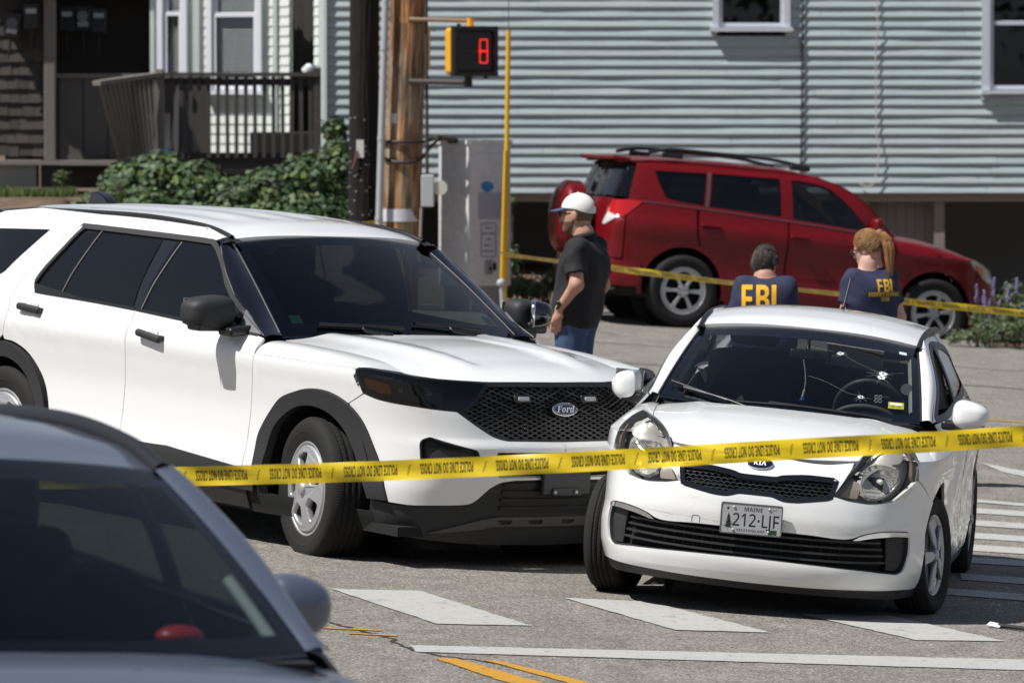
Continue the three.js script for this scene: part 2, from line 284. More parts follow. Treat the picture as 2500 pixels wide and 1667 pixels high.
function windowUnit(parent, x0, x1, y0, y1, z, { frame = [.74, .75, .77], sashAt = .5, glass, blinds = false, curtain = false } = {}) {
  const w = new THREE.Group(); w.name = 'window'; parent.add(w); const F = mat(frame, .55), c = (x0 + x1) / 2, W = x1 - x0, H = y1 - y0;
  mesh('casing', [box(.07, H + .14, .05, x0 - .035, (y0 + y1) / 2, z + .02), box(.07, H + .14, .05, x1 + .035, (y0 + y1) / 2, z + .02), box(W, .07, .05, c, y1 + .035, z + .02)], F, w);
  mesh('sill', box(W + .2, .05, .09, c, y0 - .03, z + .035), F, w);
  const ys = lerp(y0, y1, sashAt);
  for (const [a, b, dz] of [[y0, ys + .02, 0], [ys - .02, y1, -.025]]) { const s = .045; mesh('sash', [box(s, b - a, .03, x0 + s / 2, (a + b) / 2, z - .005 + dz), box(s, b - a, .03, x1 - s / 2, (a + b) / 2, z - .005 + dz), box(W - 2 * s, s, .03, c, a + s / 2, z - .005 + dz), box(W - 2 * s, s, .03, c, b - s / 2, z - .005 + dz)], F, w); mesh('pane', box(W - .08, b - a - .07, .004, c, (a + b) / 2, z - .012 + dz), glass || mat([.5, .52, .52], .01, { transmission: 1, thickness: 0 }), w); }
  mesh('room', [box(W, H, .01, c, (y0 + y1) / 2, z - .5), box(.01, H, .45, x0, (y0 + y1) / 2, z - .27), box(.01, H, .45, x1, (y0 + y1) / 2, z - .27), box(W, .01, .45, c, y1, z - .27), box(W, .01, .45, c, y0, z - .27)], mat([.16, .14, .125], .9), w);
  if (blinds) { const n = Math.floor(H / .035); for (let k = 0; k < n; k++) { const g = box(W - .1, .003, .028, 0, 0, 0); g.rotateX(.75); g.translate(c, y0 + .03 + k * .035, z - .062); mesh('blind_slat', g, mat([.62, .62, .62], .6), w); } }
  if (curtain) mesh('picture_frame', [box(.04, .3, .03, c - .12, lerp(y0, y1, .45), z - .4), box(.04, .3, .03, c + .16, lerp(y0, y1, .45), z - .4), box(.32, .04, .03, c + .02, lerp(y0, y1, .45) - .15, z - .4)], mat([.12, .05, .03], .6), w);
  return w;
}
{
  const H = group('siding_house', 'pale blue grey clapboard house wall behind the red suv', 'house'), z = -60, h = .112, y0 = 1.318;
  const m = [mat([.52, .60, .615], .62, { map: uvm(vinylTex, .8, 4) }), mat([.505, .59, .61], .62, { map: uvm(vinylTex, .7, 3) }), mat([.535, .61, .62], .62, { map: uvm(vinylTex, .9, 5) })];
  const wall = new THREE.Group(); wall.name = 'wall'; H.add(wall);
  reseed(4242); const holesW = [[at(1650, 0, 60).x - .02, at(1800, 0, 60).x + .02, at(0, 66, 60).y, 4.1], [at(2272, 0, 60).x - .02, at(2420, 0, 60).x + .02, at(0, 210, 60).y, 4.0]];
  for (let k = 0; k < 44; k++) { const cuts = [-2.16, rr(-1, .6), rr(2.2, 3.8), rr(5, 6.3), 9.5]; for (let i = 0; i < 4; i++) { let segs = [[cuts[i], cuts[i + 1] - .003]]; for (const [a, b, c, e] of holesW) if (y0 + (k + 1) * h > c && y0 + k * h < e) segs = segs.flatMap(([p, q]) => q <= a || p >= b ? [[p, q]] : [[p, a], [b, q]].filter(t => t[1] - t[0] > .02)); for (const [p, q] of segs) { const g = lapBoard(p, q, h, .027, k * 4 + i + 1, .0045); g.translate(0, y0 + k * h, z); mesh('siding_board', g, m[Math.floor(rnd() * 3)], wall); } } }
  mesh('wall_core', [box(11.66, 5.0, 7.0, 3.67, y0 + 2.5, z - 4.2)], mat([.3, .33, .34], .8), H);
  mesh('eave', [box(12.2, .12, .35, 3.67, y0 + 5.0, z + .1), box(12.2, .16, 8.6, 3.67, y0 + 5.12, z - 4)], mat([.6, .62, .62], .6), H);
  { const g = new THREE.CylinderGeometry(0, 5.2, 2.6, 4, 1); g.rotateY(Math.PI / 4); g.scale(1.7, 1, 1.2); g.translate(3.67, y0 + 6.5, z - 4); mesh('roof', g, mat([.10, .10, .11], .9), H); }
  // windows: sunk frames stand proud of the boards
  const a = at(1650, 62, 60), b = at(1800, -60, 60); windowUnit(H, a.x, b.x, a.y, b.y + .1, z + .03, { frame: [.60, .63, .68], sashAt: .75, curtain: true, glass: mat([.30, .32, .34], .01, { transmission: 1, thickness: 0 }) });
  const c = at(2272, 205, 60), d = at(2420, -40, 60); windowUnit(H, c.x, d.x, c.y, d.y, z + .03, { frame: [.60, .63, .70], sashAt: .62, curtain: true, glass: mat([.30, .32, .34], .01, { transmission: 1, thickness: 0 }) });
  mesh('window_trim', box(.05, 1.6, .05, at(2258, 0, 60).x, at(0, 230, 60).y + .8, z + .03), m[0], H);
  // open crawl space under the wall
  mesh('foundation', [box(11.6, 2.2, .2, 3.67, .25, z - 4.2), box(.2, 2.2, 4.0, -2.0, .25, z - 2.2)], mat([.30, .285, .265], .95), H);
  for (const u of [1165, 1985, 2160]) mesh('support_post', box(.12, 1.7, .12, at(u, 0, 60).x, .47, z - .15), mat([.26, .22, .19], .9), H);
  for (let k = 0; k < 7; k++) mesh('skirt_board', box(.108, 1.5, .025, at(2008, 0, 60).x + k * .112, .55, z - .35 + (k % 2) * .004), mat([.24, .22, .205], .85), H);
  mesh('sill_beam', box(11.6, .10, .16, 3.67, y0 - .05, z - .12), mat([.28, .24, .20], .9), H);
  // cables on the wall
  tag(mesh('service_cable', tube([at(1843, -80, 59.96), at(1842, 100, 59.96), at(1842, 250, 59.96), at(1840, 395, 59.96), at(1839, 520, 59.95)], .011, 40, 6)), 0, 0);
}
scene.children[scene.children.length - 1].material = mat([.015, .015, .015], .7);
tag(scene.children[scene.children.length - 1], 'black cable running straight down the siding wall', 'cable');
tag(mesh('cream_cable', tube([at(2013, -80, 59.95), at(2014, 40, 59.95), at(2016, 62, 59.94), at(2011, 110, 59.95), at(2012, 200, 59.95), at(2013, 300, 59.95), at(2019, 345, 59.94), at(2014, 395, 59.94), at(2004, 424, 59.93), at(1990, 428, 59.93), at(1974, 420, 59.95)], .007, 70, 6), mat([.55, .52, .44], .7)), 'thin cream cable hanging loose down the siding wall', 'cable');
// ---------------------------------------------------------------- the house with the porch
{
  const H = group('porch_house', 'dark brown shingled house with a porch and a pale clapboard bay', 'house');
  const brown = mat([.075, .066, .060], .85), brownD = mat([.060, .053, .048], .9), grey = mat([.17, .155, .14], .8), deckC = mat([.22, .20, .18], .8), d = 60;
  // shingle wall
  const shM = [mat([.060, .052, .047], .88), mat([.050, .044, .041], .88), mat([.068, .059, .053], .88), mat([.042, .037, .035], .88)];
  const wallG = new THREE.Group(); wallG.name = 'shingle_wall'; H.add(wallG); reseed(31);
  const xl = at(-40, 0, d).x, xr = at(106, 0, d).x, yb = at(0, 356, d).y;
  mesh('sheathing', box(xr - xl + .4, 2.2, .05, (xl + xr) / 2 - .2, yb + 1.1, -d - .05), brownD, wallG);
  for (let r = 0; r < 14; r++) { let x = xl + rr(-.1, 0); while (x < xr) { const w = Math.min(rr(.09, .17), xr - x + .002), g = box(w - .004, .19, .012); g.rotateX(-.17); g.translate(x + w / 2, yb + .085 + r * .153 + rr(-.008, .008), -d + rr(.0, .010)); mesh('shingle', g, shM[Math.floor(rnd() * 4)], wallG); x += w; } }
  // porch: column, half wall, floor, dark recess
  mesh('porch_column', [rbox(.13, 2.0, .13, .012, at(120, 0, d).x, at(0, 372, d).y + 1.0, -d + .25)], grey, H);
  const hx0 = at(134, 0, d).x, hx1 = at(262, 0, d).x, hy0 = at(0, 366, d).y, hy1 = at(0, 176, d).y, hw = new THREE.Group(); hw.name = 'half_wall'; H.add(hw);
  for (let k = 0; k < 3; k++) { const w = (hx1 - hx0 + .2) / 3; mesh('board', box(w - .012, hy1 - hy0, .03, hx0 + (k + .5) * w, (hy0 + hy1) / 2, -d - .1), mat([.11, .10, .093], .85), hw); }
  mesh('cap', box(hx1 - hx0 + .9, .05, .12, (hx0 + hx1) / 2 + .3, hy1 + .01, -d - .1), grey, hw);
  mesh('half_wall_back', box(hx1 - hx0 + 1.2, hy1 - hy0, .03, (hx0 + hx1) / 2 + .5, (hy0 + hy1) / 2, -d - .16), brownD, hw);
  mesh('porch_floor', [box(at(262, 0, d).x - at(-40, 0, d).x, .05, .5, (at(262, 0, d).x + at(-40, 0, d).x) / 2, at(0, 366, d).y - .03, -d + .22), box(at(360, 0, d).x - at(262, 0, d).x + 2.0, .05, 1.6, at(400, 0, d).x, at(0, 366, d).y - .03, -d + .0)], deckC, H);
  mesh('porch_skirt', box(.9, .32, .05, at(190, 0, d).x, at(0, 398, d).y, -d + .38), mat([.055, .05, .047], .9), H);
  mesh('concrete_base', box(1.0, .30, .4, at(10, 0, d).x - .1, at(0, 398, d).y, -d + .2), mat([.36, .34, .31], .9), H);
  mesh('porch_back_wall', [box(2.6, 2.2, .1, at(260, 0, d).x, yb + 1.0, -d - 1.9), box(.1, 2.2, .5, at(346, 0, d).x, yb + 1.0, -d - 1.75), box(.1, 2.2, 1.9, at(20, 0, d).x, yb + 1.0, -d - 1.0)], mat([.068, .060, .055], .9), H);
  mesh('porch_ceiling', box(1.5, .1, 1.5, at(190, 0, d).x, yb + 1.95, -d - 1.75), brownD, H); mesh('porch_eave', box(.95, .12, .5, -5.6, 3.70, -59.72), brownD, H);
  // deck rail with its leaning stair rail
  const rail = new THREE.Group(); rail.name = 'deck_railing'; H.add(rail); const zr = -58.8, dr = 58.8, railC = mat([.062, .056, .053], .85), railL = mat([.20, .18, .16], .85), P = (u, v) => at(u, v, dr);
  mesh('post', rbox(.10, 1.06, .10, .008, P(367, 0).x, (P(0, 168).y + P(0, 366).y) / 2, zr), railL, rail);
  mesh('post', rbox(.08, 1.1, .08, .008, P(729, 0).x, (P(0, 168).y + P(0, 366).y) / 2, zr), railC, rail);
  mesh('top_rail', box(P(735, 0).x - P(356, 0).x, .045, .13, (P(735, 0).x + P(356, 0).x) / 2, P(0, 171).y, zr), railC, rail);
  mesh('upper_rail', box(P(725, 0).x - P(378, 0).x, .075, .03, (P(725, 0).x + P(378, 0).x) / 2, P(0, 188).y, zr - .03), railC, rail);
  mesh('bottom_rail', box(P(725, 0).x - P(378, 0).x, .075, .035, (P(725, 0).x + P(378, 0).x) / 2, P(0, 358).y, zr - .03), railC, rail);
  for (let k = 0; k < 16; k++) { const u = 395 + k * 21.2; const g = box(.042, P(0, 176).y - P(0, 362).y, .036, 0, 0, 0); g.rotateZ(.01 * Math.sin(k * 2.3)); g.translate(P(u, 0).x, (P(0, 176).y + P(0, 362).y) / 2, zr + .005); mesh('baluster', g, railC, rail); }
  for (let k = 0; k < 12; k++) { const t = k / 11, a = at(lerp(229, 352, t), lerp(195, 180, t), lerp(57.8, 58.7, t)), b = at(lerp(276, 362, t), lerp(378, 366, t), lerp(58.3, 58.75, t)), dd = b.clone().sub(a), g = new THREE.BoxGeometry(.028, dd.length(), .03); g.applyMatrix4(M4().makeRotationFromQuaternion(new THREE.Quaternion().setFromUnitVectors(V(0, 1, 0), dd.clone().normalize().negate()))); g.translate((a.x + b.x) / 2, (a.y + b.y) / 2, (a.z + b.z) / 2); mesh('stair_baluster', g, railL, rail); }
  { const a = at(222, 192, 57.75), b = at(366, 172, 58.75), dd = b.clone().sub(a), g = new THREE.BoxGeometry(dd.length(), .05, .11); g.rotateZ(Math.atan2(dd.y, Math.hypot(dd.x, dd.z))); g.rotateY(-Math.atan2(dd.z, dd.x)); g.translate((a.x + b.x) / 2, (a.y + b.y) / 2 + .005, (a.z + b.z) / 2); mesh('stair_rail', g, railL, rail); }
  mesh('deck_beam', box(P(730, 0).x - P(268, 0).x, .12, .05, (P(730, 0).x + P(268, 0).x) / 2, P(0, 374).y, zr - .06), railC, rail);
  // pale bay: clapboard faces, corner boards, windows
  const bay = new THREE.Group(); bay.name = 'clapboard_bay'; H.add(bay);
  const pale = [mat([.80, .84, .78], .62, { map: uvm(vinylTex, .8, 4) }), mat([.82, .86, .80], .62, { map: uvm(vinylTex, .7, 3) })], trimM = mat([.72, .80, .75], .6);
  function face(ua, da, ub, db, winU, sashV) {
    const A = at(ua, 0, da), B = at(ub, 0, db), dir = V(B.x - A.x, 0, B.z - A.z), L = dir.length(), ang = -Math.atan2(dir.z, dir.x), F = new THREE.Group(); F.name = 'bay_face'; bay.add(F); F.position.set(A.x, 0, A.z); F.rotation.y = ang;
    const yb2 = 1.54, hh = .113; const wx = winU ? winU.map(u => (u - ua) / (ub - ua) * L) : null, wy = winU ? [at(0, sashV[0], da).y - .04, at(0, sashV[1], da).y] : null;
    for (let k = 0; k < 20; k++) for (const [p, q] of (winU && yb2 + (k + 1) * hh > wy[0] && yb2 + k * hh < wy[1] ? [[0, wx[0]], [wx[1], L]] : [[0, L]])) { const g = lapBoard(p, q, hh, .014, k + ua, .001); g.translate(0, yb2 + k * hh, 0); mesh('siding_board', g, pale[k % 2], F); }
    mesh('face_core', winU ? [box(wx[0], 2.3, .03, wx[0] / 2, yb2 + 1.12, -.03), box(L - wx[1], 2.3, .03, (L + wx[1]) / 2, yb2 + 1.12, -.03), box(L, wy[0] - yb2, .03, L / 2, (wy[0] + yb2) / 2, -.031)] : box(L, 2.3, .03, L / 2, yb2 + 1.12, -.03), pale[0], F);
    if (winU) { const f = u => (u - ua) / (ub - ua) * L, dm = (da + db) / 2; const x0 = f(winU[0]), x1 = f(winU[1]); const y0 = at(0, sashV[0], dm).y, y1 = at(0, sashV[1], dm).y, gl = mat([.85, .86, .86], .02, { transmission: 1, thickness: 0 }); windowUnit(F, x0, x1, y0, y1, .045, { frame: [.72, .73, .78], sashAt: sashV[2], glass: gl, blinds: true }); }
    return [F, L];
  }
  face(352, 61.12, 446, 60.9, [381, 424], [200, -80, .60]);
  face(456, 60.9, 630, 60.45, [494, 596], [206, -80, .60]);
  face(634, 60.45, 666, 60.3, null);
  face(723, 60.25, 747, 60.02, null);
  for (const [u, dd2] of [[350, 61.1], [451, 60.87], [632, 60.42], [737, 60.0], [746, 59.97]]) { const p = at(u, 0, dd2); mesh('corner_board', box(u === 451 ? .075 : .045, 2.2, .05, p.x, 2.65, -dd2 + .015), trimM, bay); }
  mesh('bay_base', box(.95, .17, .06, at(535, 0, 60.4).x, at(0, 382, 60.4).y, -60.35), pale[0], bay);
  mesh('bay_underside', box(1.7, .6, .05, at(560, 0, 61).x, 1.25, -61.2), brownD, bay);
  // dark doorway between the bay and the corner
  mesh('doorway', [box(.34, 2.4, .06, at(694, 0, 61).x, 2.6, -61.3)], mat([.085, .074, .068], .8), H);
  for (const u of [668, 690, 720]) mesh('door_trim', box(.07, 2.4, .08, at(u, 0, 60.7).x, 2.6, -60.75), mat([.075, .066, .062], .8), H);
  mesh('house_core', [box(1.1, 2.4, .3, at(250, 0, 63).x, 2.7, -63.2), box(3.2, 2.4, .2, at(560, 0, 62).x, 2.7, -62.2)], brownD, H);
  // electric meters in the recess
  [[30, 58, 14], [73, 38, 2], [112, 52, 0], [155, 45, 1], [192, 42, 0], [228, 48, 3]].forEach(([u, v, r], i) => {
    const M = group('electric_meter', i === 0 ? 'dark electric meter hanging crooked by the shingle wall' : 'dark electric meter with a pale label in the porch recess', 'meter', i ? 'electric meters in the porch' : undefined), p = at(u, v, i < 2 ? 59.8 : 61.2); M.position.copy(p); M.rotation.z = r * -.01;
    mesh('box', rbox(.19, .30, .10, .02), mat([.014, .014, .015], .5), M); mesh('label', box(.12, .055, .004, .0, i % 2 ? .06 : -.07, .055), mat([.42, .43, .45], .7), M); const c = new THREE.CylinderGeometry(.065, .065, .06, 20); c.rotateX(Math.PI / 2); c.translate(0, .02, .07); if (i % 2 === 0) mesh('glass_cover', c, mat([.02, .02, .022], .1, { clearcoat: 1 }), M);
    mesh('conduit', bar([0, -.15, 0], [0, -.4, -.02], .012), mat([.02, .02, .02], .6), M);
  });
  // planter on the deck, things under tarp
  { const p = at(650, 328, 59.5); tag(mesh('planter_box', rbox(.74, .27, .3, .02, p.x, p.y - .01, -59.5), mat([.016, .015, .015], .85)), 'long black planter box on the deck behind the balusters', 'planter'); }
  { const g = new THREE.ConeGeometry(.26, 1.05, 14, 6), q = g.attributes.position; for (let i = 0; i < q.count; i++) { const a = Math.atan2(q.getZ(i), q.getX(i)), k = 1 + .12 * Math.sin(a * 5); q.setX(i, q.getX(i) * k); q.setZ(i, q.getZ(i) * k); } g.computeVertexNormals(); const p = at(412, 275, 59.6); g.translate(p.x, p.y - .03, -59.6); tag(mesh('covered_grill', g, mat([.018, .018, .02], .6)), 'black covered grill standing on the deck behind the post', 'grill'); }
  { const p = at(388, 352, 59.2); tag(mesh('blue_bucket', cyl(.055, .06, .1, p.x, p.y - .05, -59.2), mat([.01, .06, .4], .4)), 'small blue bucket on the deck by the railing post', 'bucket'); }
  { reseed(9); const g = new THREE.IcosahedronGeometry(.06, 2), q = g.attributes.position; for (let i = 0; i < q.count; i++) { const k = 1 + .5 * (fbm(q.getX(i) * 30 + 5, q.getY(i) * 30 + q.getZ(i) * 20, 2, 3) - .5); q.setXYZ(i, q.getX(i) * k * 1.1, q.getY(i) * k, q.getZ(i) * k); } g.computeVertexNormals(); const p = at(708, 160, 58.8); g.translate(p.x, p.y, p.z); tag(mesh('crumpled_paper', g, mat([.75, .76, .80], .8)), 'crumpled white paper lying on the deck top rail', 'paper'); }
}
// ---------------------------------------------------------------- poles, cabinet, signal
const woodTex = dataTex(256, (x, y) => { const g = fbm(x / 5, y / 90, 5, 51), k = fbm(x / 22, y / 140, 3, 52), f = hash2(x, y >> 4, 53); let v = .55 + .55 * (g - .5) + .4 * (k - .5) + .08 * (f - .5); const w = smooth(.45, .62, fbm(x / 12, y / 200, 3, 54)); return [v * lerp(1.0, 1.12, w), v * lerp(.93, .86, w), v * lerp(.84, .62, w)]; }, true, 1024);
const charTex = dataTex(256, (x, y) => { const g = fbm(x / 4, y / 70, 5, 61), v = .10 + .22 * Math.pow(g, 2.2); return [v * 1.05, v, v * .95]; }, true, 1024);
const woodBump = dataTex(256, (x, y) => { const v = fbm(x / 3.5, y / 110, 4, 55); return [v, v, v]; }, false, 1024);
function pole(name, label, top, bot, r0, r1, m) { const d = top.clone().sub(bot), g = new THREE.CylinderGeometry(r1, r0, d.length(), 36, 12); g.applyMatrix4(M4().makeRotationFromQuaternion(new THREE.Quaternion().setFromUnitVectors(V(0, 1, 0), d.clone().normalize()))); g.translate((top.x + bot.x) / 2, (top.y + bot.y) / 2, (top.z + bot.z) / 2); return mesh(name, g, m); }
const DP = 52.5, A5 = (u, v, d = DP) => at(u, v, d);
const groundAt = (x, z) => G(x, z) + bankH(x, z);
const down = (p, extra = .2) => V(p.x, groundAt(p.x, p.z) - extra, p.z);
const along = (a, b, y) => V(lerp(a.x, b.x, (y - a.y) / (b.y - a.y)), y, lerp(a.z, b.z, (y - a.y) / (b.y - a.y)));
{
  const t = A5(939, 0), b = A5(921, 540), top = along(b, t, 9.5), bot = along(b, t, groundAt(b.x, b.z) - .3);
  const g = group('utility_pole', 'brown weathered wooden utility pole with a white band', 'pole');
  const p = pole('shaft', '', top, bot, .190, .185, mat([.92, .76, .60], .85, { map: uvm(woodTex, 1, 3), bumpMap: uvm(woodBump, 1, 3), bumpScale: .012 })); p.removeFromParent(); p.name = 'shaft'; g.add(p);
  const c = A5(921, 494); mesh('band', cyl(.194, .194, .125, c.x, c.y - .06, c.z, 36), mat([.62, .63, .66], .5), g);
  const n = A5(906, 272); mesh('tag', box(.05, .10, .01, n.x + .0, n.y, n.z + .178), mat([.45, .46, .48], .5), g);
  for (const [v0, v1, sag] of [[325, 318, 0], [352, 322, .10]]) { const y = A5(0, v0).y, q = V(lerp(bot.x, top.x, (y - bot.y) / (top.y - bot.y)), y, -DP), L = []; for (let k = 0; k <= 16; k++) { const a = Math.PI * (1.05 - 1.02 * k / 16); L.push(V(q.x + Math.cos(a) * .215, y - sag * Math.sin(a) * .9, q.z + Math.sin(a) * .215)); } L.push(A5(1010, v1 - 2, DP - .1), A5(1045, v1, DP - .1)); mesh('cable_wrap', tube(L, .017, 60, 6), mat([.035, .02, .02], .5), g); }
  { const k = []; for (let i = 0; i < 5; i++) k.push(V(A5(1030 + i * 5, 318 + (i % 2) * 6, DP - .08).x, A5(0, 318 + (i % 2) * 7).y, -DP + .08)); mesh('cable_knot', tube(k, .028, 20, 7), CM2black(), g); }
}
function CM2black() { return mat([.012, .012, .012], .6); }
{
  const g = group('charred_pole', 'black old utility pole with staples, a white tag and a red ribbon', 'pole');
  const t = A5(838, 0, 52.9), b = A5(834, 500, 52.9), top = along(b, t, 8.5), bot = along(b, t, groundAt(b.x, b.z) - .3);
  const p = pole('shaft', '', top, bot, .152, .150, mat([.20, .19, .18], .9, { map: uvm(charTex, 1, 3), bumpMap: uvm(woodBump, 1, 3), bumpScale: .02 })); p.removeFromParent(); p.name = 'shaft'; g.add(p);
  const q = A5(828, 341, 52.9); mesh('paper_tag', box(.075, .18, .006, q.x, q.y, q.z + .156), mat([.68, .67, .64], .8), g);
  mesh('ribbon', tube([[q.x - .03, q.y - .02, q.z + .165], [q.x - .05, q.y - .12, q.z + .17], [q.x - .08, q.y - .20, q.z + .16]], .011, 12, 5), mat([.25, .05, .07], .7), g);
  reseed(71); const st = []; for (let k = 0; k < 46; k++) { const a = rr(.3, 2.6), y = q.y + rr(-.75, .35), w = box(.012, .012, .006); w.rotateY(Math.PI / 2 - a); w.translate(q.x + .02 + Math.cos(a) * .153, y, q.z + Math.sin(a) * .153); st.push(w); } mesh('staples', st, mat([.5, .5, .5], .5), g).userData.kind = 'stuff';
}
{ const t = A5(886, 0, 52.3), b = A5(870, 520, 52.3), g = group('pole_conduit', 'pale grey conduit pipe running up beside the wooden pole', 'pipe'); const m = mat([.42, .43, .44], .5); mesh('pipe', bar(along(b, t, 7.5), along(b, t, groundAt(b.x, b.z) - .2), .036, 16), m, g); for (const y of [1.2, 2.0, 2.9]) { const p = along(b, t, y); mesh('clamp', cyl(.041, .041, .035, p.x, y, p.z, 16), m, g); } }
{
  const g = group('meter_box', 'small grey switch box with a round cream cover on the wooden pole', 'box'), q = A5(982, 438, 52.32), m = mat([.46, .48, .49], .5);
  mesh('box', rbox(.13, .32, .09, .012, q.x, q.y, q.z), m, g); const c = new THREE.CylinderGeometry(.075, .075, .08, 24); c.rotateX(Math.PI / 2); c.translate(A5(1011, 430).x, A5(0, 430).y, q.z - .02); mesh('round_cover', c, mat([.62, .59, .50], .5), g);
  mesh('conduit', bar(A5(981, 398, 52.33), A5(979, -60, 52.33), .017), mat([.05, .045, .04], .6), g); mesh('conduit', bar(A5(968, 476, 52.33), A5(963, 600, 52.33), .014), mat([.32, .28, .24], .6), g);
}
{
  const g = group('control_cabinet', 'grey steel traffic control cabinet with a push button sign', 'cabinet'), c = A5(1080, 660, 52.3), yb = c.y, H = A5(0, 330).y - yb, m = mat([.74, .74, .75], .45, { map: uvm(vinylTex, 1, 1) });
  g.position.set(A5(1090, 0, 52.88).x, yb, -52.88); g.rotation.y = .70;
  // local +z faces right-front, local -x faces left-front
  mesh('case', rbox(.54, H, .50, .01, 0, H / 2, 0), m, g); mesh('lid', rbox(.57, .045, .53, .008, 0, H + .012, 0), m, g);
  mesh('door', rbox(.46, H - .16, .012, .004, .01, H / 2 - .02, .254), m, g); mesh('corner_edge', box(.05, H - .02, .012, -.245, H / 2, .254), m, g);
  mesh('repaint_patch', box(.40, .27, .002, .03, H * .565, .2615), mat([.36, .38, .42], .5), g);
  { reseed(14); const P = []; for (let k = 0; k < 26; k++) { const a = k / 26 * 6.283, r = 1 + .25 * (fbm(k * .7, 3, 2, 8) - .5); P.push([-.05 + Math.cos(a) * .085 * r, H * .70 + Math.sin(a) * .052 * r]); } mesh('blue_paint', panel(P, (x, y) => V(x, y, .2635), { depth: 0, inside: V(0, H / 2, 0) }), mat([.04, .22, .50], .5), g); }
  const sg = new THREE.Group(); sg.name = 'push_button_sign'; g.add(sg); sg.position.set(-.04, H * .325, .262);
  const tx = canvasTex(256, 512, (x, w, h) => { x.fillStyle = '#d9dbe0'; x.fillRect(0, 0, w, h); x.strokeStyle = '#22262e'; x.lineWidth = 12; x.beginPath(); x.roundRect(14, 14, w - 28, h - 28, 26); x.stroke(); x.fillStyle = '#22262e'; x.textAlign = 'center'; x.textBaseline = 'middle'; x.font = 'bold 50px sans-serif'; ['PUSH', 'BUTTON', 'FOR', 'WALK', 'SIGNAL'].forEach((t, i) => x.fillText(t, w / 2, 82 + i * 84)); x.font = 'bold 40px sans-serif'; });
  mesh('sign_plate', rbox(.225, .365, .006, .002), mat([.7, .71, .73], .5), sg); { const f = new THREE.PlaneGeometry(.215, .355); f.translate(0, 0, .0042); mesh('sign_face', f, mat([.85, .85, .86], .5, { map: tx }), sg); }
  const pb = new THREE.Group(); pb.name = 'push_button'; g.add(pb); pb.position.set(-.04, H * .13, .27); mesh('housing', rbox(.085, .14, .05, .015), mat([.25, .25, .25], .5), pb); { const c2 = new THREE.SphereGeometry(.02, 14, 10); c2.translate(0, -.01, .026); mesh('button', c2, CM2black(), pb); } mesh('lock', rbox(.03, .08, .03, .01, .08, .01, 0), CM2black(), pb);
  mesh('base', box(.44, .6, .42, 0, -.3, 0), mat([.30, .29, .28], .85), g);
}
{
  const g = group('guy_wire_guard', 'tall thin yellow guard tube on a guy wire beside the cabinet', 'guard'), m = mat([.72, .42, .012], .45), a = A5(1168, 70, 52.1), b = A5(1158, 684, 52.1);
  mesh('tube', bar(a, V(b.x, groundAt(b.x, b.z) - .05, b.z), .024, 14), m, g); mesh('lower_tube', bar(A5(1161, 345, 52.05), A5(1152, 655, 52.05), .018, 12), m, g); mesh('guy_wire', bar(A5(1171, -300, 52.1), a, .005, 6), mat([.12, .12, .12], .5), g);
}
{ const g = group('grey_stub_post', 'short grey pipe stub with a rounded cap by the yellow tube', 'post'), p = A5(1153, 690, 51.9), m = mat([.40, .41, .42], .5); mesh('pipe', bar([p.x + .02, groundAt(p.x, p.z) - .1, p.z], A5(1152, 655, 51.9), .024, 12), m, g); const c = new THREE.SphereGeometry(.045, 16, 12); const q = A5(1151, 650, 51.9); c.translate(q.x, q.y, q.z); mesh('cap', c, m, g); }
// pedestrian signal, with a second one seen past the pole
const sigY = mat([.80, .40, .015], .45), sigB = mat([.012, .012, .012], .5);
function signalHead(name, label, p, ry, lit) {
  const g = group(name, label, 'signal'); g.position.copy(p); g.rotation.y = ry;
  mesh('housing', rbox(.47, .47, .20, .045, 0, 0, 0, 3), sigY, g);
  if (lit) {
    const fr = new THREE.Shape(); fr.moveTo(-.245, -.245); fr.lineTo(.245, -.245); fr.lineTo(.245, .245); fr.lineTo(-.245, .245); fr.closePath(); const hp = new THREE.Path(rp([[-.20, -.20, .04], [-.20, .20, .04], [.20, .20, .04], [.20, -.20, .04]]).map(q => new THREE.Vector2(...q))); fr.holes.push(hp);
    const f = new THREE.ExtrudeGeometry(fr, { depth: .055, bevelEnabled: true, bevelSize: .02, bevelThickness: .015, bevelSegments: 3, bevelOffset: -.015 }); f.translate(0, 0, .09); mesh('visor', f, sigB, g);
    mesh('lens', box(.42, .42, .006, 0, 0, .125), mat([.012, .008, .009], .2), g);
    const seg = [], on = mat([.35, .01, .01], .4, { emissive: new THREE.Color(1, .03, .02), emissiveIntensity: 1.1 }), cx = .095, w = .082, h = .116, t = .0125;
    for (const [x, y, a, b] of [[0, h, w, t], [0, 0, w, t], [0, -h, w, t], [-w / 2, h / 2, t, h], [w / 2, h / 2, t, h], [-w / 2, -h / 2, t, h], [w / 2, -h / 2, t, h]]) { const q = rbox(a, b, .006, .004); q.translate(cx + x, y, .131); mesh('led_segment', q, on, g); }
    const L = new THREE.PointLight(0xff2010, .02, 1.5); L.position.set(cx, 0, .2); L.castShadow = true; L.name = 'led_glow'; g.add(L);
    const lv = []; for (let k = 0; k < 8; k++) { const q = box(.40, .0025, .05, 0, -.18 + k * .0514, .16); lv.push(q); } mesh('louvre', lv, sigB, g).userData.kind = 'stuff';
    mesh('hinge', [cyl(.02, .02, .04, -.14, .235, .05, 10), cyl(.02, .02, .04, .16, -.275, .05, 10)], sigB, g);
  }
  return g;
}
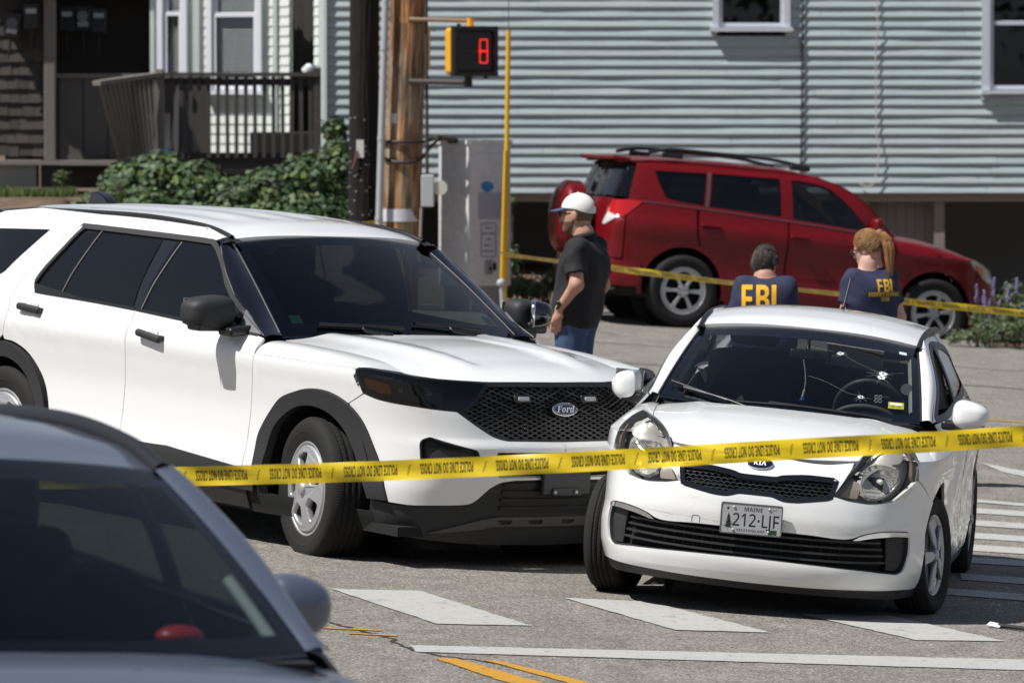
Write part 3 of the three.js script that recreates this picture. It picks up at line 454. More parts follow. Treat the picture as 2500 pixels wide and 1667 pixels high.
{
  const p = A5(1078, 118, 52.2), g = signalHead('pedestrian_signal', 'yellow pedestrian signal with a black face showing a red digit', p, .46, true);
  const w = group('signal_bracket', 'steel bracket arms carrying the pedestrian signal off the pole', 'bracket'), dk = mat([.10, .09, .08], .5);
  mesh('upper_arm', bar(A5(940, 45, 52.3), A5(1080, 48, 52.3), .022, 10), mat([.30, .22, .14], .5), w); mesh('upper_elbow', [bar(A5(1080, 42, 52.3), A5(1080, 66, 52.3), .036, 12)], sigY, w);
  mesh('lower_arm', bar(A5(940, 187, 52.3), A5(1076, 190, 52.3), .028, 10), dk, w); mesh('lower_elbow', bar(A5(1076, 170, 52.3), A5(1076, 200, 52.3), .04, 12), sigB, w);
  signalHead('pedestrian_signal', 'yellow pedestrian signal seen edge on behind the wooden pole', A5(960, 110, 52.8), 1.45, false);
}
// overhead lines between far poles, out of the picture: their shadows cross the road
{
  const mk = (label, a, b, r, sag) => { const L = []; for (let k = 0; k <= 20; k++) { const t = k / 20; L.push(V(lerp(a[0], b[0], t), lerp(a[1], b[1], t) - sag * 4 * t * (1 - t), lerp(a[2], b[2], t))); } tag(mesh('overhead_cable', tube(L, r, 60, 6), mat([.015, .015, .015], .7)), label, 'cable', 'overhead cables'); };
  const to = (x, z, h) => [x + SUN.x / SUN.y * h, h, z + SUN.z / SUN.y * h];
  const line = (label, p, q, h, r) => { const d = [q[0] - p[0], q[1] - p[1]], A = to(p[0] - d[0] * 3, p[1] - d[1] * 3, h), B = to(q[0] + d[0] * 3, q[1] + d[1] * 3, h); mk(label, A, B, r, .1); };
  line('thick overhead cable above the far lane, shadowing the road', [1.0, -45.2], [4.4, -44.8], 8.0, .05);
  line('thin overhead cable above the far lane by the parked suv', [1.4, -48.0], [4.4, -47.4], 8.0, .03);
}
// car frames: x forward, y up, z to the car's right
function frame(o, X, Y, Z) { return new THREE.Matrix4().set(X[0], Y[0], Z[0], o[0], X[1], Y[1], Z[1], o[1], X[2], Y[2], Z[2], o[2], 0, 0, 0, 1); }
function place(g, m) { m.decompose(g.position, g.quaternion, g.scale); g.scale.set(1, 1, 1); }
const FORD = frame([-.33879, .01834, -28.03319], [.60966, -.04778, .79122], [.05651, .99826, .01674], [-.79064, .03451, .6113]);
const KIA = frame([1.27197, -.03736, -26.2947], [-.16471, .00905, .9863], [.09424, .99553, .0066], [-.98183, .09403, -.16483]);
const KIAW = frame([1.26978, -.07465, -26.2947], [-.16468, .00968, .9863], [.05869, .99828, 0], [-.9846, .05788, -.16496]);
const RAV = frame([3.97396, -.11051, -53.48023], [.95766, -.09815, -.27066], [.09445, .99517, -.02669], [.27198, 0, .9623]);
const GREY = frame([-1.07981, .07183, -13.03818], [.42129, -.02477, .90659], [.05869, .99828, 0], [-.90502, .0532, .42202]);
// ---------------------------------------------------------------- car skin: plan outline x height, with an inset profile
class Skin {
  constructor(outline, inset) { // outline: right half [x, z] from front centre to rear centre; inset(x, z, y, nx) metres inward
    const c = sm(outline, 24); this.t = []; let l = 0;
    c.forEach((p, i) => { if (i) l += Math.hypot(p[0] - c[i - 1][0], p[1] - c[i - 1][1]); this.t.push([l, p[0], p[1]]); });
    this.len = l; this.inset = inset;
  }
  at(u) {
    const T = this.t, n = T.length; let lo = 0, hi = n - 1; const w = clamp(Math.abs(u), 0, this.len);
    while (hi - lo > 1) { const m = (lo + hi) >> 1; if (T[m][0] <= w) lo = m; else hi = m; }
    const f = (w - T[lo][0]) / (T[hi][0] - T[lo][0]);
    const tan = k => { const a = T[Math.max(0, k - 6)], b = T[Math.min(n - 1, k + 6)]; return [b[1] - a[1], b[2] - a[2]]; };
    const ta = tan(lo), tb = tan(hi); let tx = lerp(ta[0], tb[0], f), tz = lerp(ta[1], tb[1], f);
    if (lo < 6) { const k = clamp(w / T[6][0], 0, 1); tx *= k; }
    const q = Math.hypot(tx, tz); tx /= q; tz /= q;
    return [lerp(T[lo][1], T[hi][1], f), lerp(T[lo][2], T[hi][2], f), tz, -tx];
  }
  P(u, y, off = 0) {
    const [x, z, nx, nz] = this.at(u), d = this.inset(x, z, y, nx) - off, s = u < 0 ? -1 : 1;
    const o = V(x - nx * d, y, (z - nz * d) * s);
    return o;
  }
  uS(x) { const T = this.t; let lo = 0, hi = T.length - 1; while (hi - lo > 1) { const m = (lo + hi) >> 1; if (T[m][1] >= x) lo = m; else hi = m; } const d = T[hi][1] - T[lo][1]; return lerp(T[lo][0], T[hi][0], d ? (x - T[lo][1]) / d : 0); }
  uF(z) { if (z < 0) return -this.uF(-z); const T = this.t; let k = 0; while (k < T.length - 2 && T[k + 1][2] < z && T[k + 1][1] > -1) k++; const d = T[k + 1][2] - T[k][2]; return lerp(T[k][0], T[k + 1][0], d > 1e-6 ? (z - T[k][2]) / d : 0); }
  uR(z) { const T = this.t; let k = T.length - 1; while (k > 1 && T[k - 1][2] < z) k--; const d = T[k - 1][2] - T[k][2]; return lerp(T[k][0], T[k - 1][0], d > 1e-6 ? (z - T[k][2]) / d : 0); }
  s(x, y, r) { return [this.uS(x), y, r]; }
  f(z, y, r) { return [this.uF(z), y, r]; }
  r(z, y, r) { return [this.uR(z), y, r]; }
  fn(off = 0) { return (u, y) => this.P(u, y, off); }
}
const both = (parent, name, g, m) => [mesh(name, g, m, parent), mesh(name, mirrorZ(g), m, parent)];
function inset2(poly, d) { // shrink a closed polygon by d
  let A = 0; poly.forEach((p, i) => { const q = poly[(i + 1) % poly.length]; A += p[0] * q[1] - q[0] * p[1]; });
  const s = A > 0 ? 1 : -1, n = poly.length, P = poly.filter((p, i) => { const q = poly[(i + 1) % n]; return Math.hypot(p[0] - q[0], p[1] - q[1]) > 1e-5; });
  return P.map((p, i) => {
    const a = P[(i + P.length - 1) % P.length], b = P[(i + 1) % P.length];
    let x1 = p[0] - a[0], y1 = p[1] - a[1], x2 = b[0] - p[0], y2 = b[1] - p[1]; const l1 = Math.hypot(x1, y1), l2 = Math.hypot(x2, y2);
    x1 /= l1; y1 /= l1; x2 /= l2; y2 /= l2;
    let nx = -(y1 + y2) * s, ny = (x1 + x2) * s; const l = Math.hypot(nx, ny) || 1; nx /= l; ny /= l;
    const c = Math.max(.4, nx * -y1 * s + ny * x1 * s);
    return [p[0] + nx * d / c, p[1] + ny * d / c];
  });
}
// smooth sub-curves inside a polygon: arrays are smoothed, plain points are kept
function poly(...parts) { const o = []; for (const p of parts) { if (Array.isArray(p[0])) o.push(...sm(p)); else o.push([p[0], p[1]]); } return o; }
const CM = {
  white: mat([.80, .80, .79], .38, { clearcoat: 1, clearcoatRoughness: .04 }),
  black: mat([.012, .012, .013], .42),
  blackGloss: mat([.006, .006, .008], .12, { clearcoat: 1, clearcoatRoughness: .03 }),
  plastic: mat([.022, .022, .023], .62),
  dark: mat([.008, .008, .008], .85),
  rubber: mat([.018, .0175, .017], .82),
  silver: mat([.50, .50, .51], .42, { metalness: .6 }),
  chrome: mat([.75, .76, .78], .08, { metalness: 1 }),
  privacy: mat([.004, .005, .007], .03, { clearcoat: 0, ior: 1.5 }),
  pane: mat([.30, .34, .34], 0, { transmission: 1, thickness: 0, ior: 1.5 }),
  clear: mat([.93, .95, .95], .02, { transmission: 1, thickness: 0, ior: 1.5 }),
  smoke: mat([.22, .23, .25], .02, { transmission: 1, thickness: 0, ior: 1.5 }),
  amber: mat([.75, .20, .03], .25, { clearcoat: 1 }),
  interior: mat([.02, .02, .021], .8),
  reflector: mat([.62, .63, .64], .18, { metalness: .9 }),
};
const treadBump = dataTex(512, (x, y) => {
  const v = y / 512, u = x / 512; let h = 1;
  if (v > .30 && v < .70) { const t = (v - .3) / .4; for (const c of [.2, .4, .6, .8]) if (Math.abs(t - c) < .022) h = 0; const k = Math.floor(t * 5), ph = (u * 16 + (k % 2) * .5 + t * .8) % 1; if (ph < .13) h *= .25; const ph2 = (u * 48 + t * 2.5 + k * .37) % 1; if (ph2 < .13) h *= .55; }
  else if (v > .2 && v < .8) { if ((u * 32) % 1 < .2) h = .4; }
  else { h = .8 + .2 * (Math.abs(v - .1) < .004 || Math.abs(v - .9) < .004 ? 1 : 0); }
  return [h, h, h];
}, false);
treadBump.repeat.set(5, 1);
CM.tyre = mat([.020, .0195, .019], .8, { specularIntensity: .5, bumpMap: treadBump, bumpScale: .006 });
function tyreGeo(R, W, rim) {
  const h = W / 2, pts = [], q = [[rim - .012, -h * .62], [rim, -h * .80], [rim + .012, -h * .86], [lerp(rim, R, .45), -h * 1.0], [lerp(rim, R, .75), -h * .97], [R - .022, -h * .86], [R - .006, -h * .72]];
  for (const p of q) pts.push(p);
  const grooves = [-.42, -.14, .14, .42];
  for (const g of grooves) { pts.push([R, (g - .045) * h], [R - .007, (g - .035) * h], [R - .007, (g + .035) * h], [R, (g + .045) * h]); }
  for (const p of [...q].reverse()) pts.push([p[0], -p[1]]);
  const g = new THREE.LatheGeometry(pts.map(p => new THREE.Vector2(p[0], p[1])), 72);
  g.rotateX(Math.PI / 2); return g;
}
function ringLathe(pts, n = 56) { const g = new THREE.LatheGeometry(pts.map(p => new THREE.Vector2(p[0], p[1])), n); g.rotateX(Math.PI / 2); return g; }
function spokeShape(R, holes) { const s = new THREE.Shape(); s.absarc(0, 0, R, 0, Math.PI * 2); for (const h of holes) s.holes.push(new THREE.Path(h.map(p => new THREE.Vector2(p[0], p[1])))); return s; }
function dish(g, f) { const p = g.attributes.position; for (let i = 0; i < p.count; i++) p.setZ(i, p.getZ(i) + f(Math.hypot(p.getX(i), p.getY(i)))); g.computeVertexNormals(); return g; }
const rot2 = (pts, a) => pts.map(([x, y]) => [x * Math.cos(a) - y * Math.sin(a), x * Math.sin(a) + y * Math.cos(a)]);
// one wheel as a part: tyre, rim, hub cap and brake behind; outer face towards +z
function makeWheel(parent, kind, R, W, rimR, x, y, z, steer = 0, camber = 0, spin = 0) {
  const w = new THREE.Group(); w.name = 'wheel'; parent.add(w); w.position.set(x, y, z);
  w.rotation.set(camber, steer, 0, 'YXZ');
  if (z < 0) w.rotation.y += Math.PI;
  mesh('tyre', tyreGeo(R, W, rimR), CM.tyre, w).rotation.z = spin;
  const h = W / 2;
  mesh('brake_disc', [ringLathe([[.02, -h * .1], [rimR * .97, -h * .1], [rimR * .97, -h * .5]])], CM.dark, w);
  const lip = ringLathe([[rimR - .03, h * .35], [rimR - .014, h * .72], [rimR - .004, h * .84], [rimR + .006, h * .86], [rimR + .010, h * .80]]);
  if (kind === 'ford') {
    const holes = [];
    for (let k = 0; k < 5; k++) { const a = k / 5 * Math.PI * 2 + spin; holes.push(rot2(rp([[-.026, .098, .012], [.026, .098, .012], [.066, .180, .02], [0, .192, .01], [-.066, .180, .02]].map(p => p), 4), a)); }
    const g = new THREE.ExtrudeGeometry(spokeShape(rimR - .012, holes), { depth: .012, bevelEnabled: true, bevelThickness: .014, bevelSize: .008, bevelOffset: -.008, bevelSegments: 3, curveSegments: 40 });
    dish(g, r => h * .66 + .028 * (1 - Math.pow(r / rimR, 2)));
    mesh('rim', [lip, g], CM.silver, w);
    mesh('hub_cap', [ringLathe([[0, h * .66 + .066], [.026, h * .66 + .064], [.036, h * .66 + .052], [.038, h * .66 + .03]], 28)], CM.silver, w);
    const nuts = []; for (let k = 0; k < 5; k++) { const a = (k + .5) / 5 * Math.PI * 2 + spin; const c = new THREE.CylinderGeometry(.014, .016, .02, 6); c.rotateX(Math.PI / 2); c.translate(Math.sin(-a) * .150, Math.cos(a) * .150, h * .35); nuts.push(c); }
    mesh('wheel_nuts', nuts, CM.black, w);
  } else if (kind === 'rav') {
    const holes = [];
    for (let k = 0; k < 6; k++) { const a = k / 6 * Math.PI * 2 + spin; holes.push(rot2(rp([[-.020, .062, .012], [.020, .062, .012], [.072, .172, .02], [0, .192, .02], [-.072, .172, .02]], 4), a)); }
    const g = new THREE.ExtrudeGeometry(spokeShape(rimR - .012, holes), { depth: .02, bevelEnabled: true, bevelThickness: .008, bevelSize: .006, bevelOffset: -.006, bevelSegments: 2, curveSegments: 36 });
    dish(g, r => h * .55 + .02 * (1 - r / rimR));
    mesh('rim', [lip, g], CM.silver, w);
    const nuts = []; for (let k = 0; k < 5; k++) { const a = k / 5 * 6.283; const c = new THREE.CylinderGeometry(.010, .010, .02, 8); c.rotateX(Math.PI / 2); c.translate(Math.sin(a) * .055, Math.cos(a) * .055, h * .55 + .04); nuts.push(c); }
    mesh('wheel_nuts', nuts, CM.black, w);
  } else { // five split spokes, silver faces on black
    const g = new THREE.ExtrudeGeometry(spokeShape(rimR - .008, []), { depth: .006, bevelEnabled: false, curveSegments: 40 });
    dish(g, r => h * .60 + .012 * (1 - r / rimR));
    mesh('hub_cap', [g], CM.blackGloss, w);
    const fs = [];
    for (let k = 0; k < 5; k++) for (const s of [-1, 1]) {
      const a = k / 5 * Math.PI * 2 + spin + s * .10, q = rot2([[s * .004, .03], [s * .030, .07], [s * .050, rimR - .018], [s * .006, rimR - .018], [s * -.004, .10]], a);
      const e = new THREE.ExtrudeGeometry(new THREE.Shape(q.map(p => new THREE.Vector2(...p))), { depth: .008, bevelEnabled: true, bevelThickness: .005, bevelSize: .003, bevelSegments: 1 });
      fs.push(dish(e, r => h * .64 + .02 * (1 - r / rimR)));
    }
    fs.push(ringLathe([[rimR - .022, h * .66], [rimR - .012, h * .74], [rimR - .002, h * .78], [rimR + .008, h * .70]]));
    fs.push(ringLathe([[0, h * .66 + .035], [.024, h * .66 + .032], [.03, h * .66 + .02], [.03, h * .6]], 24));
    mesh('rim', fs, CM.silver, w);
  }
  return w;
}
function wheelWell(cx, cy, r, z0, z1) { // dark liner: half tube and inner wall
  const g = new THREE.CylinderGeometry(r, r, z1 - z0, 28, 1, true, 0, Math.PI); g.rotateX(Math.PI / 2); g.rotateZ(Math.PI / 2); // upper half
  g.translate(cx, cy, (z0 + z1) / 2);
  const c = new THREE.CircleGeometry(r, 28); c.translate(cx, cy, z0);
  return [g, c];
}
function seatGeo(x, y, z, w = .50) {
  const a = rbox(.50, .16, w, .06, x, y, z), b = rbox(.16, .62, w * .96, .07, 0, .31, 0); b.rotateZ(.25); b.translate(x - .25, y + .02, z);
  const c = rbox(.10, .17, .27, .05, 0, .73, 0); c.rotateZ(.22); c.translate(x - .26, y + .02, z); return [a, b, c];
}
function ringTorus(r, t, M) { const g = new THREE.TorusGeometry(r, t, 10, 40); g.applyMatrix4(M); return g; }
// ---------------------------------------------------------------- white police utility vehicle
const FS = new Skin([[.955, 0], [.95, .2], [.93, .4], [.885, .58], [.80, .73], [.68, .84], [.52, .915], [.32, .955], [0, .975], [-.6, .985], [-1.4, .995], [-2.4, .995], [-3.1, .985], [-3.6, .95], [-3.92, .86], [-4.06, .66], [-4.11, .34], [-4.12, 0]],
  (x, z, y, nx) => {
    const side = pl([[.1, .07], [.2, .045], [.3, .012], [.42, 0], [.56, .022], [.72, .028], [.9, .012], [1.0, 0], [1.05, .008], [1.1, .035], [1.16, .06], [1.3, .105], [1.45, .18], [1.56, .245], [1.61, .285], [1.64, .32], [1.66, .37], [1.7, .5]], y)
      + smooth(1.1, 1.6, y) * .05 * smooth(-.95, -.45, x) + smooth(1.05, 1.2, y) * .045 * smooth(-1.0, -.4, x);
    const front = pl([[.1, .14], [.2, .10], [.3, .075], [.38, .058], [.46, .034], [.54, .012], [.6, .0], [.66, .0], [.72, .025], [.87, .05], [.96, .095], [1.02, .15], [1.1, .3]], y);
    const rear = pl([[.2, .05], [.4, .0], [.6, .02], [1.0, .05], [1.15, .08], [1.6, .33]], y);
    const w = nx * nx;
    return lerp(side, nx > 0 ? front : rear, w * w * (3 - 2 * w));
  });
const fordHoodY = (x, z) => {
  const a = Math.abs(z), c = pl([[-.6, 1.150], [-.3, 1.150], [0, 1.14], [.3, 1.115], [.5, 1.085], [.65, 1.052], [.75, 1.02], [.82, .985], [.9, .93]], x + .16 * a * a);
  const ridge = .016 * Math.exp(-Math.pow((a - lerp(.52, .40, smooth(-.5, .7, x))) / .09, 2)) * (1 - smooth(.45, .75, x));
  const dip = -.012 * (1 - smooth(.28, .36, a)) * smooth(-.45, -.25, x) * (1 - smooth(.4, .65, x));
  return c - .05 * Math.pow(a / .8, 2.4) + ridge + dip;
};
const fordHood = (x, z) => V(x, fordHoodY(x, z), z);
const fordWS = (a, v) => { // a -1..1, v 0 base .. 1 top
  const zb = .80, zt = .65, z = a * lerp(zb, zt, v), q = a * a;
  return V(lerp(-.40 - .155 * q, -1.185 - .08 * q, v), lerp(1.15 - .022 * q, 1.628 - .05 * q, v) + .022 * 4 * v * (1 - v) * (1 - .3 * q), z);
};
const fordRoofY = x => pl([[-3.95, 1.60], [-3.6, 1.645], [-2.8, 1.695], [-2.0, 1.715], [-1.5, 1.695], [-1.25, 1.652], [-1.15, 1.62]], x);
const fordRoof = (x, z) => { const a = Math.abs(z) / .64; return V(x, fordRoofY(x) - .055 * Math.pow(a, 2.5) + .005 * Math.sin(z * 26) * smooth(-1.45, -1.75, x) * (1 - smooth(.75, .92, a)), z); };
{
  const car = group('police_suv', 'white unmarked police suv with black mesh grille and black mirrors', 'suv');
  place(car, FORD);
  const W = CM.white, s = (x, y, r) => FS.s(x, y, r), f = (z, y, r) => FS.f(z, y, r), fn = FS.fn();
  const two = (n, g, m) => both(car, n, g, m);
  const PN = (p, o = {}) => panel(inset2(p, .0028), fn, o);
  // arch curves on the right side (front)
  const archOut = sm([s(-.47, .36), s(-.475, .46), s(-.46, .62), s(-.31, .80), s(-.15, .865), s(0, .893), s(.15, .888), s(.29, .845), s(.40, .765), s(.49, .64), s(.555, .52), s(.60, .37)]);
  const archIn = sm([s(-.375, .36), s(-.385, .48), s(-.33, .66), s(-.17, .775), s(0, .805), s(.16, .775), s(.29, .69), s(.39, .56), s(.46, .44), s(.49, .37)]);
  const rcx = -3.025, rOut = [], rIn = [];
  for (let k = 0; k <= 24; k++) { const a = Math.PI * (-.03 + 1.06 * k / 24); rOut.push(s(rcx + .50 * Math.cos(a), .375 + .51 * Math.sin(a))); rIn.push(s(rcx + .415 * Math.cos(a), .375 + .425 * Math.sin(a))); }
  // panels
  const doorFront = [s(-.52, 1.118), s(-.525, 1.02), s(-.54, .92), s(-.565, .69), s(-.575, .50), s(-.58, .41)];
  const doorB = [s(-1.757, 1.165), s(-1.752, 1.06), s(-1.752, .95), s(-1.77, .71), s(-1.775, .52), s(-1.775, .44)];
  // front door
  for (const [geo, nm] of [[0, 0]]) {
    const d = PN(poly(doorFront, s(-.8, .425), s(-1.3, .46), ...sm(doorB).reverse().map(p => p), s(-1.27, 1.146), s(-.68, 1.138)));
    const hz = FS;
    for (const side of [1, -1]) {
      const D = mesh('front_door', side > 0 ? d : mirrorZ(d), W, car);
      addHandle(D, -1.49, 1.045, side, .07);
      const win = panel(poly(s(-1.255, 1.158), s(-.76, 1.152), sm([s(-.74, 1.158), s(-.95, 1.31), s(-1.13, 1.45), s(-1.24, 1.533), s(-1.30, 1.553), s(-1.42, 1.557)]), s(-1.655, 1.556), s(-1.69, 1.40), s(-1.725, 1.175)), fn, { off: -.006, depth: .004 });
      mesh('window', side > 0 ? win : mirrorZ(win), side > 0 ? CM.privacy : mat([.42, .47, .45], 0, { transmission: 1, thickness: 0 }), D);
    }
    const rd = PN(poly(doorB, s(-2.45, .44), sm([s(-2.515, .46), s(-2.53, .56), s(-2.60, .70), s(-2.75, .83), s(-2.90, .885), s(-3.025, .895)]), sm([s(-3.04, .92), s(-3.0, 1.06), s(-3.045, 1.13), s(-2.97, 1.25), s(-2.83, 1.40), s(-2.66, 1.575)]), s(-2.63, 1.578), sm([s(-2.70, 1.42), s(-2.80, 1.28), s(-2.835, 1.235), s(-2.82, 1.20), s(-2.76, 1.182)]), s(-2.2, 1.176), s(-1.757, 1.166)));
    for (const side of [1, -1]) {
      const D = mesh('rear_door', side > 0 ? rd : mirrorZ(rd), W, car);
      addHandle(D, -2.76, 1.094, side, .03);
      const w1 = panel(poly(s(-1.80, 1.185), s(-2.52, 1.193), s(-2.40, 1.556), s(-1.80, 1.556)), fn, { off: -.006, depth: .004 });
      const w2 = panel(poly(s(-2.555, 1.195), s(-2.745, 1.202), sm([s(-2.775, 1.215), s(-2.79, 1.24), s(-2.76, 1.29), s(-2.60, 1.50)]), s(-2.56, 1.545), s(-2.43, 1.556)), fn, { off: -.006, depth: .004 });
      for (const w of [w1, w2]) mesh('window', side > 0 ? w : mirrorZ(w), CM.privacy, D);
    }
  }
  function addHandle(D, x, y, side, slope) {
    const g = rbox(.235, .042, .036, .018, 0, 0, 0, 4); g.rotateZ(-slope * 1.6); const p = FS.P(FS.uS(x), y); g.translate(p.x, p.y, p.z + .03);
    const c = rbox(.05, .03, .03, .01); c.translate(p.x + .09, p.y - .005, p.z + .01); const c2 = rbox(.05, .03, .03, .01); c2.translate(p.x - .09, p.y + .008, p.z + .01);
    let G = merge([g, c, c2]); mesh('handle', side > 0 ? G : mirrorZ(G), CM.plastic, D);
    const cup = new THREE.SphereGeometry(.05, 16, 10); cup.scale(1, .8, .16); cup.translate(p.x, p.y + .012, p.z - .002);
    mesh('handle_recess', side > 0 ? cup : mirrorZ(cup), W, D);
  }
  // window surround (black frame) and pillars
  const dlo = poly(s(-.56, 1.118), s(-1.76, 1.163), s(-2.2, 1.172), s(-2.75, 1.178), sm([s(-2.80, 1.19), s(-2.83, 1.235), s(-2.80, 1.29), s(-2.70, 1.43), s(-2.62, 1.55), s(-2.60, 1.58)]), s(-1.86, 1.585), sm([s(-1.40, 1.585), s(-1.28, 1.57), s(-1.12, 1.475), s(-.80, 1.24)]));
  { const hole = poly(s(-1.255, 1.158), s(-.76, 1.152), sm([s(-.74, 1.158), s(-.95, 1.31), s(-1.13, 1.45), s(-1.24, 1.533), s(-1.30, 1.553), s(-1.42, 1.557)]), s(-1.655, 1.556), s(-1.69, 1.40), s(-1.725, 1.175)); two('window_surround', panel(dlo, fn, { off: -.010, depth: .004, holes: [inset2(hole, .006)] }), CM.blackGloss); }
  for (const [a, b, w] of [[s(-2.535, 1.19), s(-2.415, 1.56), .012], [s(-1.262, 1.155), s(-1.40, 1.556), .012]]) { }
  two('window_divider', strip([s(-2.537, 1.188), s(-2.413, 1.562)], .010, fn, { off: .0 }), mat([.12, .12, .11], .4)); two('window_divider', strip([s(-1.272, 1.158), s(-1.43, 1.557)].map((p, i) => i ? s(-1.60, 1.557) : s(-1.705, 1.175)), .009, fn, { off: .0 }), mat([.16, .155, .14], .4));
  two('belt_moulding', strip(sm([s(-.58, 1.128), s(-1.27, 1.152), s(-1.755, 1.170)]), .016, fn, { off: .004 }), CM.black); two('belt_moulding', merge([strip(sm([s(-1.765, 1.170), s(-2.2, 1.180), s(-2.75, 1.186), s(-2.80, 1.195), s(-2.835, 1.24)]), .016, fn, { off: .004 })]), CM.black);
  two('window_frame', strip(sm([s(-2.835, 1.24), s(-2.80, 1.30), s(-2.70, 1.44), s(-2.61, 1.565), s(-2.55, 1.575), s(-1.86, 1.578), s(-1.42, 1.578), s(-1.29, 1.567), s(-1.13, 1.475), s(-.93, 1.325), s(-.58, 1.13)]), .026, fn, { off: .003 }), CM.plastic);
  // side above the windows, quarter panel
  const rail = poly(sm([s(-1.29, 1.594), s(-1.38, 1.622), s(-1.52, 1.648), s(-1.7, 1.654)]), s(-3.2, 1.645), s(-3.6, 1.60), s(-3.78, 1.55), s(-3.80, 1.2), s(-3.83, .92), ...rOut.slice(0, 24).reverse().filter(p => p[1] > .7 && p[0] > FS.uS(-3.05)).reverse(),
    sm([s(-3.04, .92), s(-3.0, 1.06), s(-3.045, 1.13), s(-2.97, 1.25), s(-2.83, 1.40), s(-2.66, 1.575), s(-2.63, 1.588)]), s(-2.5, 1.590), s(-1.86, 1.592), s(-1.42, 1.592), s(-1.30, 1.586));
  const rq = rp([s(-2.93, 1.535, .02), s(-3.75, 1.49, .05), s(-3.78, 1.25, .05), s(-3.22, 1.25, .05)]);
  two('body_side', panel(inset2(rail, .0025), fn, { holes: [rq] }), W);
  two('quarter_window', panel(rq, fn, { off: -.004, depth: .004 }), CM.privacy);
  // rear end
  const rear = panel(poly(s(-3.83, 1.2), s(-3.84, .92), s(-3.55, .66), s(-3.55, .42), FS.r(0, .42), FS.r(0, 1.05), FS.r(.5, 1.1)), fn);
  two('rear_bumper', rear, W);
  two('tailgate', panel(poly(s(-3.79, 1.56), s(-3.81, 1.2), FS.r(.5, 1.1), FS.r(0, 1.05), FS.r(0, 1.62)), fn), CM.privacy);
  // fender: side and the roll-over to the hood
  const hoodEdge = x => { const z = pl([[-.6, .79], [-.2, .775], [.1, .75], [.33, .73], [.49, .745], [.6, .75]], x); return V(x, fordHoodY(x, z) , z); };
  const fTop = (x, t) => { const a = fn(FS.uS(x), 1.035), b = hoodEdge(x), c = V(x, b.y + .012, lerp(a.z, b.z, .22)); return V(x, (1 - t) * (1 - t) * a.y + 2 * t * (1 - t) * c.y + t * t * b.y, (1 - t) * (1 - t) * a.z + 2 * t * (1 - t) * c.z + t * t * b.z); };
  const fender = PN(poly(...sm(doorFront), s(-.5, .41), ...archOut.slice(5).filter(p => p[0] > FS.uS(.30)), s(.30, .846), s(.41, .905), s(.355, 1.02), s(.34, 1.036), s(0, 1.036), s(-.3, 1.036), s(-.522, 1.036)));
  two('fender', merge([fender, grid(fTop, 30, 10, V(-.1, .5, 0), 0, 0, -.515, .34, 0, 1), panel(poly([.34, 0], [.34, 1], [.50, 1], [.47, .5], [.36, 0]), fTop, { inside: V(-.1, .5, 0) })]), W);
  // arch flares, sill cladding
  const flare = panel([...archOut, ...[...archIn].reverse()], fn, { off: .014, depth: .05 });
  const rflare = panel([...rOut, ...[...rIn].reverse()], fn, { off: .014, depth: .05 });
  two('wheel_arch_trim', flare, CM.plastic); two('wheel_arch_trim', rflare, CM.plastic);
  two('sill_trim', panel(poly(s(-.48, .40), s(-.6, .418), s(-1.3, .462), s(-1.8, .452), s(-2.52, .43), s(-2.52, .33), s(-.48, .30)), fn, { off: .004 }), CM.plastic); two('sill_step', panel(poly(s(-.56, .30), s(-2.52, .33), s(-2.52, .19), s(-.56, .20)), fn, { off: -.006 }), CM.plastic);
  // hood
  const hoodP = [...sm([[.797, 0], [.79, .16], [.772, .32], [.73, .47], [.665, .61], [.58, .705], [.50, .755]]), ...sm([[.47, .765], [.33, .733], [.1, .752], [-.2, .777], [-.50, .792]]), ...sm([[-.55, .77], [-.52, .55], [-.475, .3], [-.455, 0]])];
  const hoodF = [...hoodP, ...[...hoodP].reverse().map(p => [p[0], -p[1]])];
  mesh('hood', panel(inset2(hoodF, .004), fordHood, { depth: .03, inside: V(-.1, .2, 0) }), W, car);
  mesh('cowl', panel([[-.40, -.70], [-.40, .70], [-.72, .74], [-.72, -.74]], (x, z) => V(x, 1.112 - .03 * z * z, z), { inside: V(0, .5, 0) }), CM.black, car);
  // front bumper cover
  const hl = poly(sm([f(.455, .997), s(.728, 1.012), s(.62, 1.029), s(.46, 1.040), s(.365, 1.034)]), sm([s(.345, 1.0), s(.365, .95), s(.415, .912)]), sm([s(.50, .890), s(.60, .878), s(.72, .868), s(.80, .860), f(.605, .858)]));
  const hlIn = FS.uF(.605);
  const grille = poly(f(0, .996), sm([f(.2, .997), f(.452, .995)]), sm([f(.50, .95), f(.59, .868)]), [FS.uF(.64), .852], sm([f(.55, .787), f(.46, .735), f(.41, .716), f(.36, .706)]), f(0, .702));
  const openLow = rp([f(0, .645), f(.43, .645, .02), f(.40, .515, .02), f(0, .515)]);
  const bump = poly(f(0, .702), sm([f(.36, .706), f(.41, .716), f(.46, .735), f(.55, .787)]), [FS.uF(.645), .850], sm([s(.80, .855), s(.72, .864), s(.60, .874), s(.50, .886), s(.415, .906)]), s(.30, .846), ...archOut.filter(p => p[0] < FS.uS(.30)), s(.605, .36), sm([s(.70, .352), s(.80, .356), f(.56, .366), f(.50, .395)]), sm([f(.44, .455), f(.38, .485), f(.30, .497)]), f(0, .505), f(0, .515), f(.395, .515), f(.405, .525), f(.425, .635), f(.42, .645), f(0, .645));
  const fog = rp([[FS.uF(.80), .695, .03], [FS.uF(.76), .715, .01], [FS.uF(.53), .655, .02], [FS.uF(.51), .60, .02], [FS.uF(.53), .572, .02], [FS.uF(.79), .572, .03]]);
  const bs = panel(inset2(bump, .002), fn, { holes: [fog], depth: .03, max: .05 });
  mesh('front_bumper', merge([bs, mirrorZ(bs)]), W, car);
